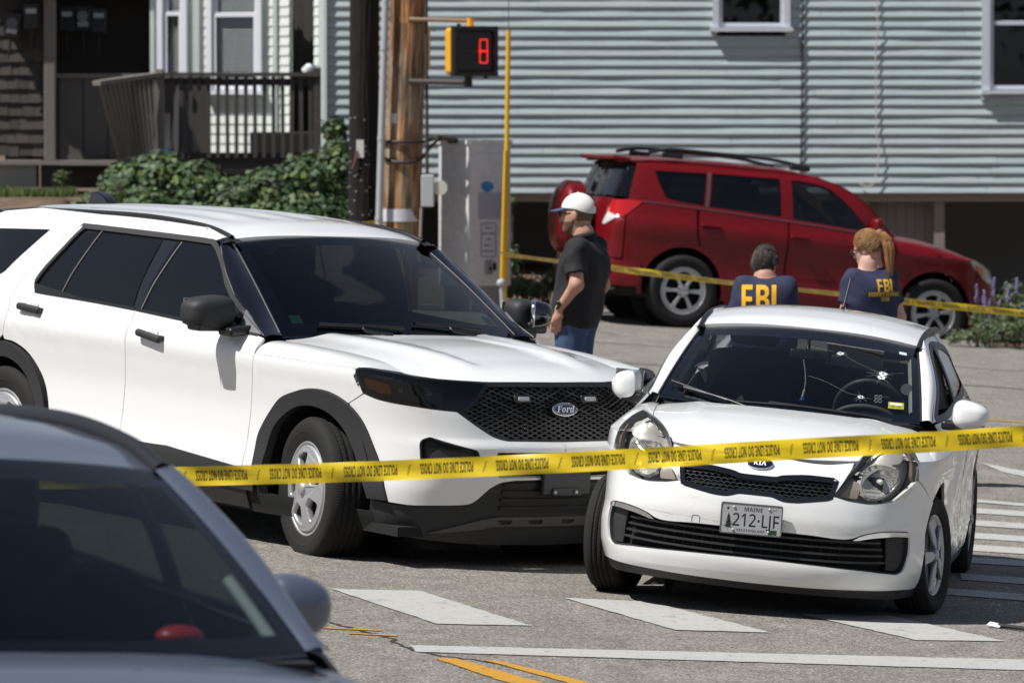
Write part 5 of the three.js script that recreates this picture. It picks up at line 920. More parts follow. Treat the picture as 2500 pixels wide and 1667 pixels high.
  mesh('surround', merge([strip([...lF, lF[0]], .012, fn, { off: -.01, depth: .045, max: .05 }), panel([[.70, .44], [.865, .435], [.85, .30], [.80, .245], [.72, .25]], fn, { off: -.025 }), panel([[-.70, .44], [-.865, .435], [-.85, .30], [-.80, .245], [-.72, .25]], fn, { off: -.025 })]), CM.plastic, lg);
  for (let k = 0; k < 4; k++) { const y = .375 - k * .032, w = .66 + .012 * k; const L = []; for (let i = 0; i <= 20; i++) { const a = lerp(-w, w, i / 20); L.push([a, y + .012 * Math.pow(a / .7, 2)]); } mesh('slat', strip(L, .010, fn, { off: -.012, depth: .03, max: .1 }), mat([.03, .03, .031], .4), lg); }
  const meshBars = []; for (let i = -9; i <= 9; i++) meshBars.push(strip([[i * .05, .27], [i * .05, .39]], .004, fn, { off: -.045, depth: .004, max: 1 })); for (let j = 0; j < 14; j++) meshBars.push(strip([[-.5, .272 + j * .009], [0, .272 + j * .009], [.5, .272 + j * .009]], .002, fn, { off: -.05, depth: .002, max: .3 }));
  mesh('radiator_fins', meshBars, CM.plastic, lg).userData.kind = 'stuff';
  two('chrome_trim', panel([...sm([[.50, .392], [.55, .420], [.62, .436], [.72, .445], [.845, .440]]), [.862, .432], [.860, .418], ...sm([[.74, .422], [.62, .412], [.53, .394]])], fn, { off: .006, depth: .02, max: .03 }), CM.chrome);
  mesh('tow_cover', strip([[.262, .405], [.262, .432], [.268, .438], [.296, .438], [.302, .432], [.302, .405]], .0025, fn, { off: .001, depth: .001 }), CM.plastic, car);
  // headlights
  for (const side of [1, -1]) {
    const h = new THREE.Group(); h.name = 'headlight'; car.add(h); const mm = g => side > 0 ? g : mirrorZ(g);
    mesh('housing', mm(panel(hl, fn, { off: -.07, depth: 0 })), mat([.46, .46, .44], .4, { metalness: .2 }), h);
    mesh('rim', mm(strip([...hl, hl[0]], .005, fn, { off: -.003, depth: .05 })), mat([.12, .12, .12], .5), h);
    const bowl = []; for (let k = 0; k < 30; k++) { const t = k / 30 * Math.PI * 2; bowl.push([.655 + .118 * Math.cos(t), .682 + .075 * Math.sin(t) + .03 * Math.cos(t)]); }
    const ribs = (u, y) => { const r = Math.hypot((u - .655) / .118, (y - .682) / .075), p = KS.P(u, y, -.075 + .045 * r * r + .0022 * Math.sin(u * 420)); return p; };
    mesh('reflector', mm(panel(bowl, ribs, { max: .012, depth: .02 })), mat([.60, .60, .59], .28, { metalness: .45 }), h);
    mesh('reflector_ring', mm(strip([...bowl, bowl[0]], .010, fn, { off: -.026, depth: .02 })), mat([.42, .42, .42], .3, { metalness: .5 }), h);
    const bulb = new THREE.CapsuleGeometry(.014, .04, 6, 12), p = fn(.655, .682); bulb.rotateZ(Math.PI / 2); bulb.rotateY(-.45); bulb.translate(p.x - .045, p.y, p.z - .02); mesh('bulb', mm(bulb), mat([.7, .7, .7], .15, { clearcoat: 1 }), h);
    mesh('turn_signal', mm(panel(rp([[.425, .604, .01], [.52, .60, .01], [.545, .68, .02], [.50, .70, .02]]), fn, { off: -.03, depth: .02 })), mat([.34, .29, .26], .35), h);
    mesh('inner_trim', mm(panel(rp([[.60, .76, .02], [.70, .82, .02], [.82, .875, .02], [.87, .86, .02], [.80, .79, .02], [.66, .765, .02]]), fn, { off: -.03, depth: .02 })), mat([.50, .50, .49], .35, { metalness: .3 }), h);
    mesh('side_marker', mm(panel(rp([[.865, .69, .008], [.885, .76, .008], [.895, .84, .008], [.88, .84, .008], [.855, .72, .008]]), fn, { off: -.016, depth: .02 })), mat([.17, .12, .10], .4), h);
    mesh('lens', mm(panel(inset2(hl, .002), fn, { off: 0, depth: 0, max: .03 })), mat([.90, .89, .85], .04, { transmission: 1, thickness: 0, ior: 1.5 }), h);
  }
  // badge
  {
    const em = new THREE.Group(); em.name = 'badge'; car.add(em); const p = fn(0, .716); em.position.set(p.x + .004, p.y, 0); em.rotation.set(0, Math.PI / 2, 0); em.rotateX(-.72);
    const o = new THREE.Shape(); o.absellipse(0, 0, .063, .031, 0, Math.PI * 2); mesh('rim', new THREE.ExtrudeGeometry(o, { depth: .006, bevelEnabled: true, bevelSize: .004, bevelThickness: .004, curveSegments: 28 }), CM.chrome, em);
    const tx = canvasTex(512, 256, (x, w, h) => { x.fillStyle = '#0a0f1e'; x.fillRect(0, 0, w, h); x.fillStyle = '#f4f6fa'; x.font = 'bold 170px sans-serif'; x.textAlign = 'center'; x.textBaseline = 'middle'; x.fillText('KIΛ', w / 2, h / 2 + 6); });
    const e = new THREE.Shape(); e.absellipse(0, 0, .059, .027, 0, Math.PI * 2); const g2 = new THREE.ShapeGeometry(e, 36), u = g2.attributes.uv, q = g2.attributes.position; for (let i = 0; i < u.count; i++) u.setXY(i, q.getX(i) / .118 + .5, q.getY(i) / .054 + .5); g2.translate(0, 0, .0112); mesh('badge_face', g2, mat([1, 1, 1], .25, { map: tx }), em);
  }
  // licence plate
  {
    const pl8 = new THREE.Group(); pl8.name = 'license_plate'; car.add(pl8); const p = fn(0, .452); pl8.position.set(p.x + .022, .450, .003); pl8.rotation.set(0, Math.PI / 2, 0); pl8.rotateZ(.022);
    const tx = canvasTex(1024, 512, (x, w, h) => {
      x.fillStyle = '#c9cacb'; x.fillRect(0, 0, w, h); x.strokeStyle = '#55585c'; x.lineWidth = 7; x.beginPath(); x.roundRect(16, 16, w - 32, h - 32, 30); x.stroke();
      x.fillStyle = '#1a1e30'; x.textAlign = 'center'; x.textBaseline = 'middle';
      x.font = 'bold 96px sans-serif'; x.fillText('MAINE', 540, 98);
      x.font = '285px sans-serif'; x.save(); x.translate(585, 276); x.scale(.86, 1); x.fillText('212\u00b7LJF', 0, 0); x.lineWidth = 7; x.strokeStyle = '#1a1e30'; x.strokeText('212\u00b7LJF', 0, 0); x.restore();
      x.font = 'bold 62px sans-serif'; x.fillText('VACATIONLAND', 510, 445);
      x.font = '50px sans-serif'; x.fillText('JUN', 900, 80);
      x.fillStyle = '#17573a'; x.fillRect(806, 406, 140, 80); x.fillStyle = '#0c2a1c'; x.font = 'bold 60px sans-serif'; x.fillText('27', 876, 448);
      x.fillStyle = '#142018'; // star
      x.beginPath(); for (let i = 0; i < 10; i++) { const a = -Math.PI / 2 + i * Math.PI / 5, r = i % 2 ? 15 : 36; x.lineTo(118 + r * Math.cos(a), 98 + r * Math.sin(a)); } x.fill();
      x.fillRect(133, 180, 6, 280); // pine
      let z = 7; const R = () => { z = (z * 16807) % 2147483647; return z / 2147483647; };
      for (let k = 0; k < 11; k++) { const y = 180 + k * 22, wd = 18 + k * 7.5; for (const d of [1, -1]) { const ww = wd * (.7 + .45 * R()), yy = y + 12 + 12 * R(); x.beginPath(); x.moveTo(136, y - 18); x.lineTo(136 + d * ww, yy); x.lineTo(136 + d * 3, y + 14); x.closePath(); x.fill(); } }
    });
    const sh = new THREE.Shape(); { const a = .1525, b = .0765, r = .012; sh.moveTo(-a + r, -b); sh.lineTo(a - r, -b); sh.quadraticCurveTo(a, -b, a, -b + r); sh.lineTo(a, b - r); sh.quadraticCurveTo(a, b, a - r, b); sh.lineTo(-a + r, b); sh.quadraticCurveTo(-a, b, -a, b - r); sh.lineTo(-a, -b + r); sh.quadraticCurveTo(-a, -b, -a + r, -b); }
    mesh('plate_back', new THREE.ExtrudeGeometry(sh, { depth: .003, bevelEnabled: false }), CM.black, pl8);
    const g = new THREE.ShapeGeometry(sh, 6), u = g.attributes.uv, q = g.attributes.position; for (let i = 0; i < u.count; i++) u.setXY(i, q.getX(i) / .305 + .5, q.getY(i) / .153 + .5); g.translate(0, 0, .0035);
    mesh('plate_face', g, mat([.62, .62, .62], .5, { map: tx }), pl8);
    const fm = new THREE.Shape(sh.getPoints(6)); fm.holes.push(new THREE.Path(sh.getPoints(6).map(v => v.clone().multiply(new THREE.Vector2(.968, .935))).reverse()));
    mesh('plate_frame', new THREE.ExtrudeGeometry(fm, { depth: .006, bevelEnabled: false }), mat([.10, .10, .105], .5), pl8);
    for (const [a, b] of [[-.087, .055], [.087, .055], [-.087, -.056], [.087, -.056]]) { const c = new THREE.SphereGeometry(.007, 10, 6); c.scale(1, 1, .6); c.translate(a, b, .006); mesh('bolt', c, CM.silver, pl8); }
  }
  // cowl, wipers
  mesh('cowl', panel([...sm([[-.145, 0], [-.16, .2], [-.23, .45], [-.33, .64]]), [-.44, .66], ...sm([[-.34, .45], [-.30, .2], [-.29, 0], [-.30, -.2], [-.34, -.45]]), [-.44, -.66], ...sm([[-.33, -.64], [-.23, -.45], [-.16, -.2], [-.145, 0]])], (x, z) => V(x, .915 + .03 * z * z - .02 * smooth(-.15, -.3, x), z), { inside: V(0, .4, 0) }), CM.plastic, car);
  const vents = []; for (let i = 0; i < 46; i++) { const z = .22 - i * .0125 - (i > 14 ? .03 : 0); vents.push(box(.05, .004, .005, -.185 - .25 * z * z, .926 + .03 * z * z, z)); }
  mesh('cowl_vents', vents, CM.blackGloss, car).userData.kind = 'stuff';
  const wp = (a, v) => kiaWS(a, v).add(V(.012, .016, 0));
  for (const q of [[[.93, .14], [.70, .075], [.45, .01], [.30, -.03]], [[.38, .01], [-.10, .03], [-.45, .005], [-.78, -.035]]]) { const w = new THREE.Group(); w.name = 'wiper'; car.add(w); mesh('blade', tube(q.slice(0, 3).map(c => wp(...c)), .0085, 20, 6), CM.black, w); mesh('arm', tube([wp(q[0][0] * .5 + q[1][0] * .5, q[1][1] + .01), wp(q[2][0], q[2][1] + .005), wp(q[3][0], q[3][1])], .010, 12, 6), CM.black, w); }
  // bullet holes and stickers on the windscreen
  const off = (a, v, d) => { const p = kiaWS(a, v), e = 1e-3, n = kiaWS(a + e, v).sub(p).cross(kiaWS(a, v + e).sub(p)).normalize(); if (n.x < 0) n.negate(); return p.addScaledVector(n, d); };
  const crazed = mat([.82, .85, .85], .75), crackM = mat([.36, .38, .38], .6);
  reseed(99);
  for (const [a, v, r] of [[-.318, .716, .017], [-.690, .530, .021], [-.678, .480, .021], [-.533, .223, .014]]) {
    const b = new THREE.Group(); b.name = 'bullet_hole'; car.add(b);
    const star = []; for (let k = 0; k < 40; k++) { const t = k / 40 * 6.2832, q = r * (k % 2 ? rr(.55, .85) : rr(.9, 1.5)); star.push([a + Math.cos(t) * q / .62, v + Math.sin(t) * q / .83]); }
    mesh('crazing', panel(star, (p, q) => off(p, q, .0015), { depth: 0, max: .03, inside: V(-1.2, .6, 0) }), crazed, b);
    const hole = []; for (let k = 0; k < 14; k++) { const t = k / 14 * 6.2832; hole.push([a + Math.cos(t) * .0070 / .62, v + Math.sin(t) * .0062 / .83]); }
    mesh('hole', panel(hole, (p, q) => off(p, q, .003), { depth: 0, max: .03, inside: V(-1.2, .6, 0) }), CM.dark, b);
    const cr = []; for (let k = 0; k < 6; k++) { const t = rr(0, 6.28), L = rr(.02, .09) * (r / .022); const pts = []; for (let i = 0; i <= 5; i++) { const d = r * .8 + L * i / 5; pts.push([a + Math.cos(t + rr(-.05, .05)) * d / .62, v + Math.sin(t + rr(-.05, .05)) * d / .83]); } cr.push(strip(pts, [.0014, .0004], (p, q) => off(p, q, .0012), { depth: 0, max: .1, inside: V(-1.2, .6, 0) })); }
    mesh('cracks', cr, crackM, b).userData.kind = 'stuff';
  }
  mesh('long_crack', [strip(sm([[-.10, .40], [-.22, .365], [-.33, .31], [-.42, .26], [-.47, .245], [-.52, .24]]), .0011, (p, q) => off(p, q, .0012), { depth: 0, inside: V(-1.2, .6, 0) }), strip(sm([[-.05, .76], [-.16, .745], [-.26, .73]]), .0010, (p, q) => off(p, q, .0012), { depth: 0, inside: V(-1.2, .6, 0) }), strip(sm([[-.36, .70], [-.46, .63], [-.56, .585], [-.64, .55]]), .0010, (p, q) => off(p, q, .0012), { depth: 0, inside: V(-1.2, .6, 0) }), strip(sm([[-.74, .54], [-.80, .56], [-.86, .58]]), .0009, (p, q) => off(p, q, .0012), { depth: 0, inside: V(-1.2, .6, 0) })], crackM, car).userData.kind = 'stuff';
  const stk = (n, a0, a1, v0, v1, m, skew = 0) => { const g = grid((p, q) => kiaWS(p + skew * q, q), 4, 2, V(-1.2, .6, 0), .0012, 0, a0, a1, v0, v1); const u = g.attributes.uv; for (let i = 0; i < u.count; i++) u.setXY(i, 1 - (u.getX(i) - a0) / (a1 - a0), (u.getY(i) - v0) / (v1 - v0)); mesh(n, g, m, car); };
  stk('inspection_sticker', -.862, -.745, .125, .20, mat([1, 1, 1], .6, { map: canvasTex(256, 128, (x, w, h) => { x.fillStyle = '#9a9a34'; x.fillRect(0, 0, w, h); x.fillStyle = '#e8ebe0'; x.fillRect(30, 18, 190, 34); x.fillStyle = '#1c1f14'; x.font = 'bold 52px sans-serif'; x.textAlign = 'center'; x.textBaseline = 'middle'; x.fillText('25 - 26', w / 2, 90); }) }));
  stk('toll_tag', -.885, -.82, .845, .885, mat([.55, .68, .66], .4));
  // door mirrors
  for (const side of [1, -1]) {
    const m = new THREE.Group(); m.name = 'door_mirror'; car.add(m); const mm = g => side > 0 ? g : mirrorZ(g);
    const g = new THREE.SphereGeometry(1, 26, 18), p = g.attributes.position;
    for (let i = 0; i < p.count; i++) { let [x, y, z] = [p.getX(i), p.getY(i), p.getZ(i)]; const q = v => Math.sign(v) * Math.pow(Math.abs(v), .75); x = q(x); y = q(y); z = q(z); if (x < 0) x *= .35; p.setXYZ(i, x * .085, y * (.072 - .018 * z), z * .095); }
    g.computeVertexNormals();
    if (side > 0) { g.rotateY(-1.25); g.translate(-.55, .955, .865); } else g.translate(-.50, .985, .915);
    mesh('shell', mm(g), W, m);
    const b = rbox(.10, .05, .12, .02); b.translate(side > 0 ? -.52 : -.50, side > 0 ? .90 : .925, .83); mesh('base', mm(b), CM.black, m);
    const gl = rbox(.006, .11, .15, .003); gl.translate(side > 0 ? -.60 : -.536, .98, side > 0 ? .87 : .915); mesh('glass', mm(gl), CM.chrome, m);
  }
  // interior: dashboard, wheel, seats, beads, phone holder, hanging visor
  const inDark = mat([.022, .022, .023], .85);
  mesh('dashboard', [panel([[-.36, -.66], [-.36, .66], [-.80, .68], [-.80, -.68]], (x, z) => V(x, .895 - .16 * smooth(-.62, -.8, x) + .045 * Math.exp(-Math.pow((z + .37) / .17, 2)) * smooth(-.4, -.55, x), z), { inside: V(-.6, .2, 0), depth: .25 })], inDark, car);
  mesh('dashboard_hood', tube([[-.60, .90, -.56], [-.57, .955, -.47], [-.56, .972, -.37], [-.57, .955, -.27], [-.60, .90, -.18]], .012, 24, 8), mat([.10, .10, .085], .6), car);
  mesh('steering_wheel', ringTorus(.18, .015, M4().makeTranslation(-.80, .93, -.37).multiply(M4().makeRotationZ(-.42)).multiply(M4().makeRotationY(Math.PI / 2))), mat([.05, .05, .05], .5), car);
  for (const z of [.36, -.36]) mesh('front_seat', seatGeo(-1.22, .52, z, .48), inDark, car);
  mesh('rear_seat', [rbox(.5, .2, 1.2, .06, -2.0, .5, 0), rbox(.16, .6, 1.2, .06, -2.3, .82, 0)], inDark, car);
  mesh('rear_view_mirror', [(() => { const g = rbox(.03, .055, .22, .02); g.rotateY(.2); g.translate(-.84, 1.19, -.03); return g; })(), bar([-.80, 1.20, -.02], [-.80, 1.28, -.02], .01)], CM.black, car);
  const beads = []; for (let k = 0; k < 26; k++) { const g = new THREE.SphereGeometry(k > 20 ? .007 : .004, 8, 6); g.translate(-.82, 1.16 - k * .0075, .0 - .02 * Math.sin(k * .1)); beads.push(g); } mesh('hanging_beads', beads, mat([.42, .44, .44], .3), car).userData.kind = 'stuff';
  { const g = new THREE.SphereGeometry(.015, 12, 8); g.translate(-.82, .955, -.012); mesh('bead_pendant', g, mat([.03, .06, .35], .2, { clearcoat: 1 }), car); }
  { const g = rbox(.006, .13, .30, .003); g.rotateZ(-.5); g.rotateX(-.05); g.translate(-.86, 1.20, -.26); mesh('sun_visor', g, mat([.16, .165, .165], .8), car); }
  { const g = rbox(.02, .06, .08, .01); g.rotateZ(-.4); g.translate(-.52, 1.01, -.455); mesh('phone', g, CM.black, car); const c = []; for (const [a, b] of [[0, 0], [.02, 0], [0, .02], [.02, .02]]) { const t = new THREE.TorusGeometry(.008, .003, 6, 14); t.rotateY(Math.PI / 2); t.translate(-.497, 1.01 + a, -.445 + b); c.push(t); } mesh('phone_lenses', c, mat([.4, .41, .42], .3), car).userData.kind = 'stuff'; }
  { const g = new THREE.CylinderGeometry(.032, .032, .012, 24); g.rotateZ(-1.1); g.translate(-.625, 1.075, -.565); mesh('suction_cup', g, mat([.09, .09, .08], .4), car); }
  both(car, 'pillar_trim', tube([kiaWS(.93, .1).add(V(-.05, -.02, 0)), kiaWS(.93, .5).add(V(-.05, -.02, 0)), kiaWS(.93, .9).add(V(-.05, -.02, 0))], .025, 12, 8), mat([.30, .29, .25], .7));
  both(car, 'center_pillar_trim', bar([-1.38, .95, .70], [-1.40, 1.28, .60], .035), mat([.28, .27, .24], .7));
  mesh('cabin_trim', [box(2.4, .03, 1.5, -1.5, .25, 0), box(.03, .6, 1.5, -.42, .55, 0), grid((t, x) => kiaRoof(x, lerp(-.54, .54, t)).add(V(0, -.035, 0)), 6, 20, V(-1.6, .5, 0), 0, 0, 0, 1, -2.4, -1.02), box(.5, .03, 1.2, -2.55, .98, 0), box(.02, .7, 1.5, -2.45, .62, 0)], inDark, car);
  // inner shell, wells, underbody
  const shell = panel(poly(s(.50, .75), s(.50, .2), s(-.4, .16), s(-3.0, .18), s(-3.2, .5), s(-3.1, .9), s(-2.4, .93), s(-.4, .88), s(.2, .79)), fn, { off: -.10, depth: 0, holes: [[...aF, s(-.3, .17), s(.3, .17)].filter(p => p[1] > .17), aR.filter(p => p[1] > .2)] });
  both(car, 'inner_shell', shell, CM.dark);
  for (const g of [...wheelWell(-.01, .33, .37, .48, .80), ...wheelWell(-2.57, .33, .36, .48, .80)]) both(car, 'wheel_well', g, CM.dark);
  mesh('underbody', [box(3.6, .05, 1.4, -1.3, .16, 0), box(.03, .5, 1.2, .60, .45, 0)], CM.dark, car);
  // wheels stand on the road, not in the leaning body frame
  const inv = KIA.clone().invert().multiply(KIAW);
  const put = (x, y, z, steer, camber, spin) => { const w = makeWheel(car, 'kia', .305, .185, .205, x, y, z, steer, camber, spin); const m = M4().compose(w.position, w.quaternion, V(1, 1, 1)); m.premultiply(inv); m.decompose(w.position, w.quaternion, w.scale); };
  put(-.02, .30, .765, -.17, 0, .2); put(-.02, .30, -.775, -.17, -.06, .35); put(-2.57, .30, .75, 0, 0, .5); put(-2.57, .30, -.75, 0, 0, .9);
}
// ---------------------------------------------------------------- red compact suv
const RS = new Skin([[.88, 0], [.87, .25], [.82, .5], [.70, .70], [.50, .83], [.25, .89], [-.2, .90], [-1.2, .905], [-2.2, .905], [-2.9, .885], [-3.3, .82], [-3.48, .68], [-3.53, .4], [-3.54, 0]],
  (x, z, y, nx) => {
    const side = pl([[.15, .07], [.3, .02], [.42, .0], [.6, .02], [.8, .015], [.92, .0], [1.0, .008], [1.07, .045], [1.15, .075], [1.3, .125], [1.45, .19], [1.56, .25], [1.60, .29], [1.63, .34], [1.66, .42]], y) + smooth(1.0, 1.15, y) * .05 * smooth(-.9, -.3, x);
    const front = pl([[.15, .1], [.3, .0], [.5, .0], [.65, .03], [.8, .09], [.9, .18], [1.0, .35]], y);
    const rear = pl([[.25, .06], [.35, .0], [.55, .0], [.62, .05], [.95, .06], [1.1, .09], [1.3, .15], [1.55, .24], [1.65, .3]], y);
    const w = nx * nx; return lerp(side, nx > 0 ? front : rear, w * w * (3 - 2 * w));
  });
{
  const car = group('red_suv', 'dark red compact suv with a hard spare wheel cover, parked beside the siding wall', 'suv');
  place(car, RAV);
  const red = mat([.15, .003, .006], .4, { clearcoat: .45, clearcoatRoughness: .04, metalness: .1, specularIntensity: .4 }), s = (x, y, r) => RS.s(x, y, r), r = (z, y, q) => RS.r(z, y, q), fn = RS.fn();
  const two = (n, g, m) => both(car, n, g, m), PN = (p, o = {}) => panel(inset2(p, .003), fn, o);
  const arch = (cx, cy, rd, n = 22) => { const o = []; for (let k = 0; k <= n; k++) { const a = Math.PI * (-.06 + 1.12 * k / n); o.push(s(cx + rd * Math.cos(a), cy + rd * Math.sin(a))); } return o; };
  const aF = arch(0, .38, .43), aR = arch(-2.68, .38, .44);
  const hoodY = (x, z) => pl([[-.5, 1.12], [-.1, 1.10], [.3, 1.03], [.55, .95], [.7, .87], [.8, .78]], x + .2 * z * z) - .05 * Math.pow(Math.abs(z) / .75, 3);
  const he = [[.72, 0], [.69, .25], [.60, .48], [.45, .62], [.25, .70], [0, .74], [-.42, .75]], hp = [...sm(he), [-.42, .5], [-.36, .25], [-.33, 0]];
  mesh('hood', panel(inset2([...hp, ...[...hp].reverse().map(p => [p[0], -p[1]])], .004), (x, z) => V(x, hoodY(x, z), z), { depth: .02, inside: V(0, .2, 0) }), red, car);
  const hoodEdge = x => { const t = sm(he, 10).reverse(), z = pl(t.filter((p, i) => i === 0 || p[0] > t[i - 1][0] + 1e-4), x); return V(x, hoodY(x, z), z); };
  const fTop = (x, t) => { const a = fn(RS.uS(x), .93), b = hoodEdge(x), c = V(x, b.y + .01, lerp(a.z, b.z, .35)); return V(x, (1 - t) * (1 - t) * a.y + 2 * t * (1 - t) * c.y + t * t * b.y, (1 - t) * (1 - t) * a.z + 2 * t * (1 - t) * c.z + t * t * b.z); };
  two('fender', merge([panel(poly(s(-.46, .93), s(-.46, .3), s(-.42, .27), ...[...aF].reverse().filter(p => p[1] > .28), s(.43, .5), s(.45, .80), s(.35, .93), s(0, .93)), fn), grid(fTop, 24, 8, V(0, .4, 0), 0, 0, -.46, .42, 0, 1)]), red);
  const belt = x => pl([[-3.1, 1.205], [-2.5, 1.19], [-1.7, 1.155], [-.77, 1.095], [-.46, 1.07]], x);
  for (const side of [1, -1]) for (const [nm, p, hx, hy] of [
    ['front_door', poly(s(-.47, 1.06), s(-.47, .6), s(-.47, .25), s(-1.60, .25), s(-1.615, .7), s(-1.60, belt(-1.6))), -1.50, 1.0],
    ['rear_door', poly(s(-1.61, belt(-1.61)), s(-1.625, .7), s(-1.61, .25), s(-2.22, .25), sm([s(-2.26, .5), s(-2.38, .72), s(-2.52, .80)]), s(-2.56, .95), s(-2.55, belt(-2.55))), -2.44, 1.03]]) {
    const D = mesh(nm, side > 0 ? PN(p) : mirrorZ(PN(p)), red, car), q = fn(RS.uS(hx), hy), g = rbox(.2, .035, .04, .016, q.x, q.y, q.z + .018); mesh('handle', side > 0 ? g : mirrorZ(g), red, D);
  }
  two('rear_quarter', PN(poly(s(-2.57, 1.20), s(-2.575, .95), s(-2.53, .815), ...aR.slice(6).filter(p => p[0] > RS.uS(-2.60)), s(-3.12, .36), s(-3.4, .37), s(-3.42, .55), s(-3.30, .62), s(-3.30, 1.2), s(-3.0, 1.215))), red);
  two('rear_bumper', panel(poly(s(-3.13, .62), s(-3.13, .37), r(.6, .36), r(0, .36), r(0, .60), r(.6, .60)), fn, { off: .06, depth: .06 }), red);
  // upper side with window openings
  const w1 = poly(s(-.72, 1.115), s(-1.56, 1.175), s(-1.56, 1.555), sm([s(-1.5, 1.565), s(-1.2, 1.525), s(-1.0, 1.40), s(-.86, 1.26)]));
  const w2 = poly(s(-1.68, 1.185), s(-2.44, 1.215), s(-2.40, 1.55), s(-1.68, 1.565));
  const w3 = poly(s(-2.50, 1.22), s(-2.80, 1.24), sm([s(-2.90, 1.265), s(-2.97, 1.40), s(-3.02, 1.525)]), s(-2.46, 1.548));
  two('roof_side', panel(poly(s(-.47, 1.075), sm([s(-.62, 1.24), s(-.82, 1.43), s(-1.05, 1.555), s(-1.3, 1.615), s(-1.7, 1.65)]), s(-2.6, 1.648), s(-3.05, 1.62), s(-3.24, 1.58), s(-3.30, 1.21), s(-2.55, 1.195), s(-1.61, 1.155), s(-.8, 1.1)), fn, { holes: [w1, w2, w3] }), red);
  two('window_trim', panel(poly(s(-.66, 1.10), s(-1.56, 1.162), s(-2.5, 1.205), s(-2.85, 1.225), sm([s(-2.94, 1.26), s(-3.0, 1.40), s(-3.05, 1.54)]), s(-2.4, 1.575), s(-1.6, 1.585), sm([s(-1.45, 1.585), s(-1.15, 1.535), s(-.92, 1.38), s(-.76, 1.22)])), fn, { off: -.012, depth: 0, holes: [inset2(w1, .02), inset2(w2, .02), inset2(w3, .02)] }), CM.blackGloss);
  const tint = mat([.07, .075, .08], 0, { transmission: 1, thickness: 0 });
  two('front_window', panel(w1, fn, { off: -.006, depth: 0 }), mat([.34, .36, .36], 0, { transmission: 1, thickness: 0 })); two('rear_window', panel(w2, fn, { off: -.006, depth: 0 }), tint); two('quarter_window', panel(w3, fn, { off: -.006, depth: 0 }), tint);
  two('window_bar', strip([s(-2.47, 1.21), s(-2.43, 1.56)], .03, fn, { off: .001 }), mat([.06, .06, .06], .5));
  two('belt_trim', strip(sm([s(-.70, 1.095), s(-1.6, 1.148), s(-2.5, 1.188), s(-3.15, 1.208)]), .02, fn, { off: .006 }), mat([.22, .06, .065], .3, { metalness: .5 }));
  // windscreen, roof
  const WS = (a, v) => { const z = a * lerp(.74, .58, v), q = a * a; return V(lerp(-.36 - .1 * q, -1.18 - .1 * q, v), lerp(1.105 - .02 * q, 1.63 - .03 * q, v), z); };
  mesh('windshield', grid(WS, 16, 10, V(-1.4, .6, 0), 0, 0, -1, 1, 0, 1), CM.pane, car);
  two('front_pillar', grid((t, v) => { const L = sm([s(-.46, 1.07), s(-.62, 1.24), s(-.82, 1.43), s(-1.05, 1.555), s(-1.3, 1.615)], 8), n = L.length - 1, k = clamp(v, 0, 1) * n, i = Math.min(n - 1, Math.floor(k)); return WS(1, v).lerp(fn(lerp(L[i][0], L[i + 1][0], k - i), lerp(L[i][1], L[i + 1][1], k - i)), t).add(V(.01, .02 * 4 * t * (1 - t), .01)); }, 6, 16, V(-1.4, .6, 0)), red);
  const roofY = x => pl([[-3.4, 1.63], [-3.0, 1.665], [-2.2, 1.69], [-1.6, 1.685], [-1.2, 1.64]], x), roof = (x, z) => V(x, roofY(x) - .05 * Math.pow(Math.abs(z) / .6, 2.5), z);
  mesh('roof', panel([[-1.18, 0], [-1.2, .3], [-1.28, .58], [-2, .59], [-3.0, .57], [-3.36, .54], [-3.40, 0], [-3.36, -.54], [-3.0, -.57], [-2, -.59], [-1.28, -.58], [-1.2, -.3]], roof, { inside: V(-2, .6, 0), depth: .02 }), red, car);
  two('roof_edge', grid((t, x) => { const a = roof(x, .58), b = fn(RS.uS(x), pl([[-3.24, 1.58], [-3.05, 1.62], [-2.6, 1.646], [-1.7, 1.648], [-1.28, 1.61]], x)); return a.lerp(b, t).add(V(0, .012 * 4 * t * (1 - t), 0)); }, 4, 24, V(-2, .6, 0), 0, 0, 0, 1, -3.3, -1.25), red);
  for (const side of [1, -1]) { const R = new THREE.Group(); R.name = 'roof_rail'; car.add(R); const z = .56 * side; mesh('rail', tube([[-1.35, 1.70, z], [-1.7, 1.745, z], [-2.4, 1.755, z], [-2.85, 1.745, z], [-3.05, 1.70, z]], .017, 40, 8), CM.black, R); for (const x of [-1.45, -2.8]) { const g = rbox(.22, .06, .05, .02); g.translate(x, 1.695, z); mesh('foot', g, CM.black, R); } }
  // rear door, glass, spoiler, spare wheel
  two('tail_gate', panel(poly(s(-3.31, 1.2), s(-3.31, .63), r(.7, .62), r(0, .62), r(0, 1.22), r(.5, 1.22)), fn), red);
  mesh('tail_glass', merge([panel(poly(s(-3.30, 1.235), s(-3.26, 1.55), r(.45, 1.57), r(0, 1.58), r(0, 1.235)), fn, { off: .002, depth: .004 }), mirrorZ(panel(poly(s(-3.30, 1.235), s(-3.26, 1.55), r(.45, 1.57), r(0, 1.58), r(0, 1.235)), fn, { off: .002, depth: .004 }))]), CM.privacy, car);
  mesh('spoiler', [(() => { const g = rbox(.2, .045, 1.16, .02); g.rotateZ(-.05); g.translate(-3.33, 1.615, 0); return g; })()], red, car);
  { const g = new THREE.SphereGeometry(1, 40, 24, 0, 6.2832, 0, Math.PI / 2), p = g.attributes.position; for (let i = 0; i < p.count; i++) { let [x, y, z] = [p.getX(i), p.getY(i), p.getZ(i)]; const q = Math.hypot(x, z), k = q > 0 ? Math.min(1.0, q * 1.02) / q : 1; p.setXYZ(i, x * k, Math.pow(y, .42), z * k); } g.rotateZ(Math.PI / 2); g.scale(.25, .37, .37); g.computeVertexNormals(); g.translate(-3.58, .99, .02); mesh('spare_wheel_cover', g, red, car); }
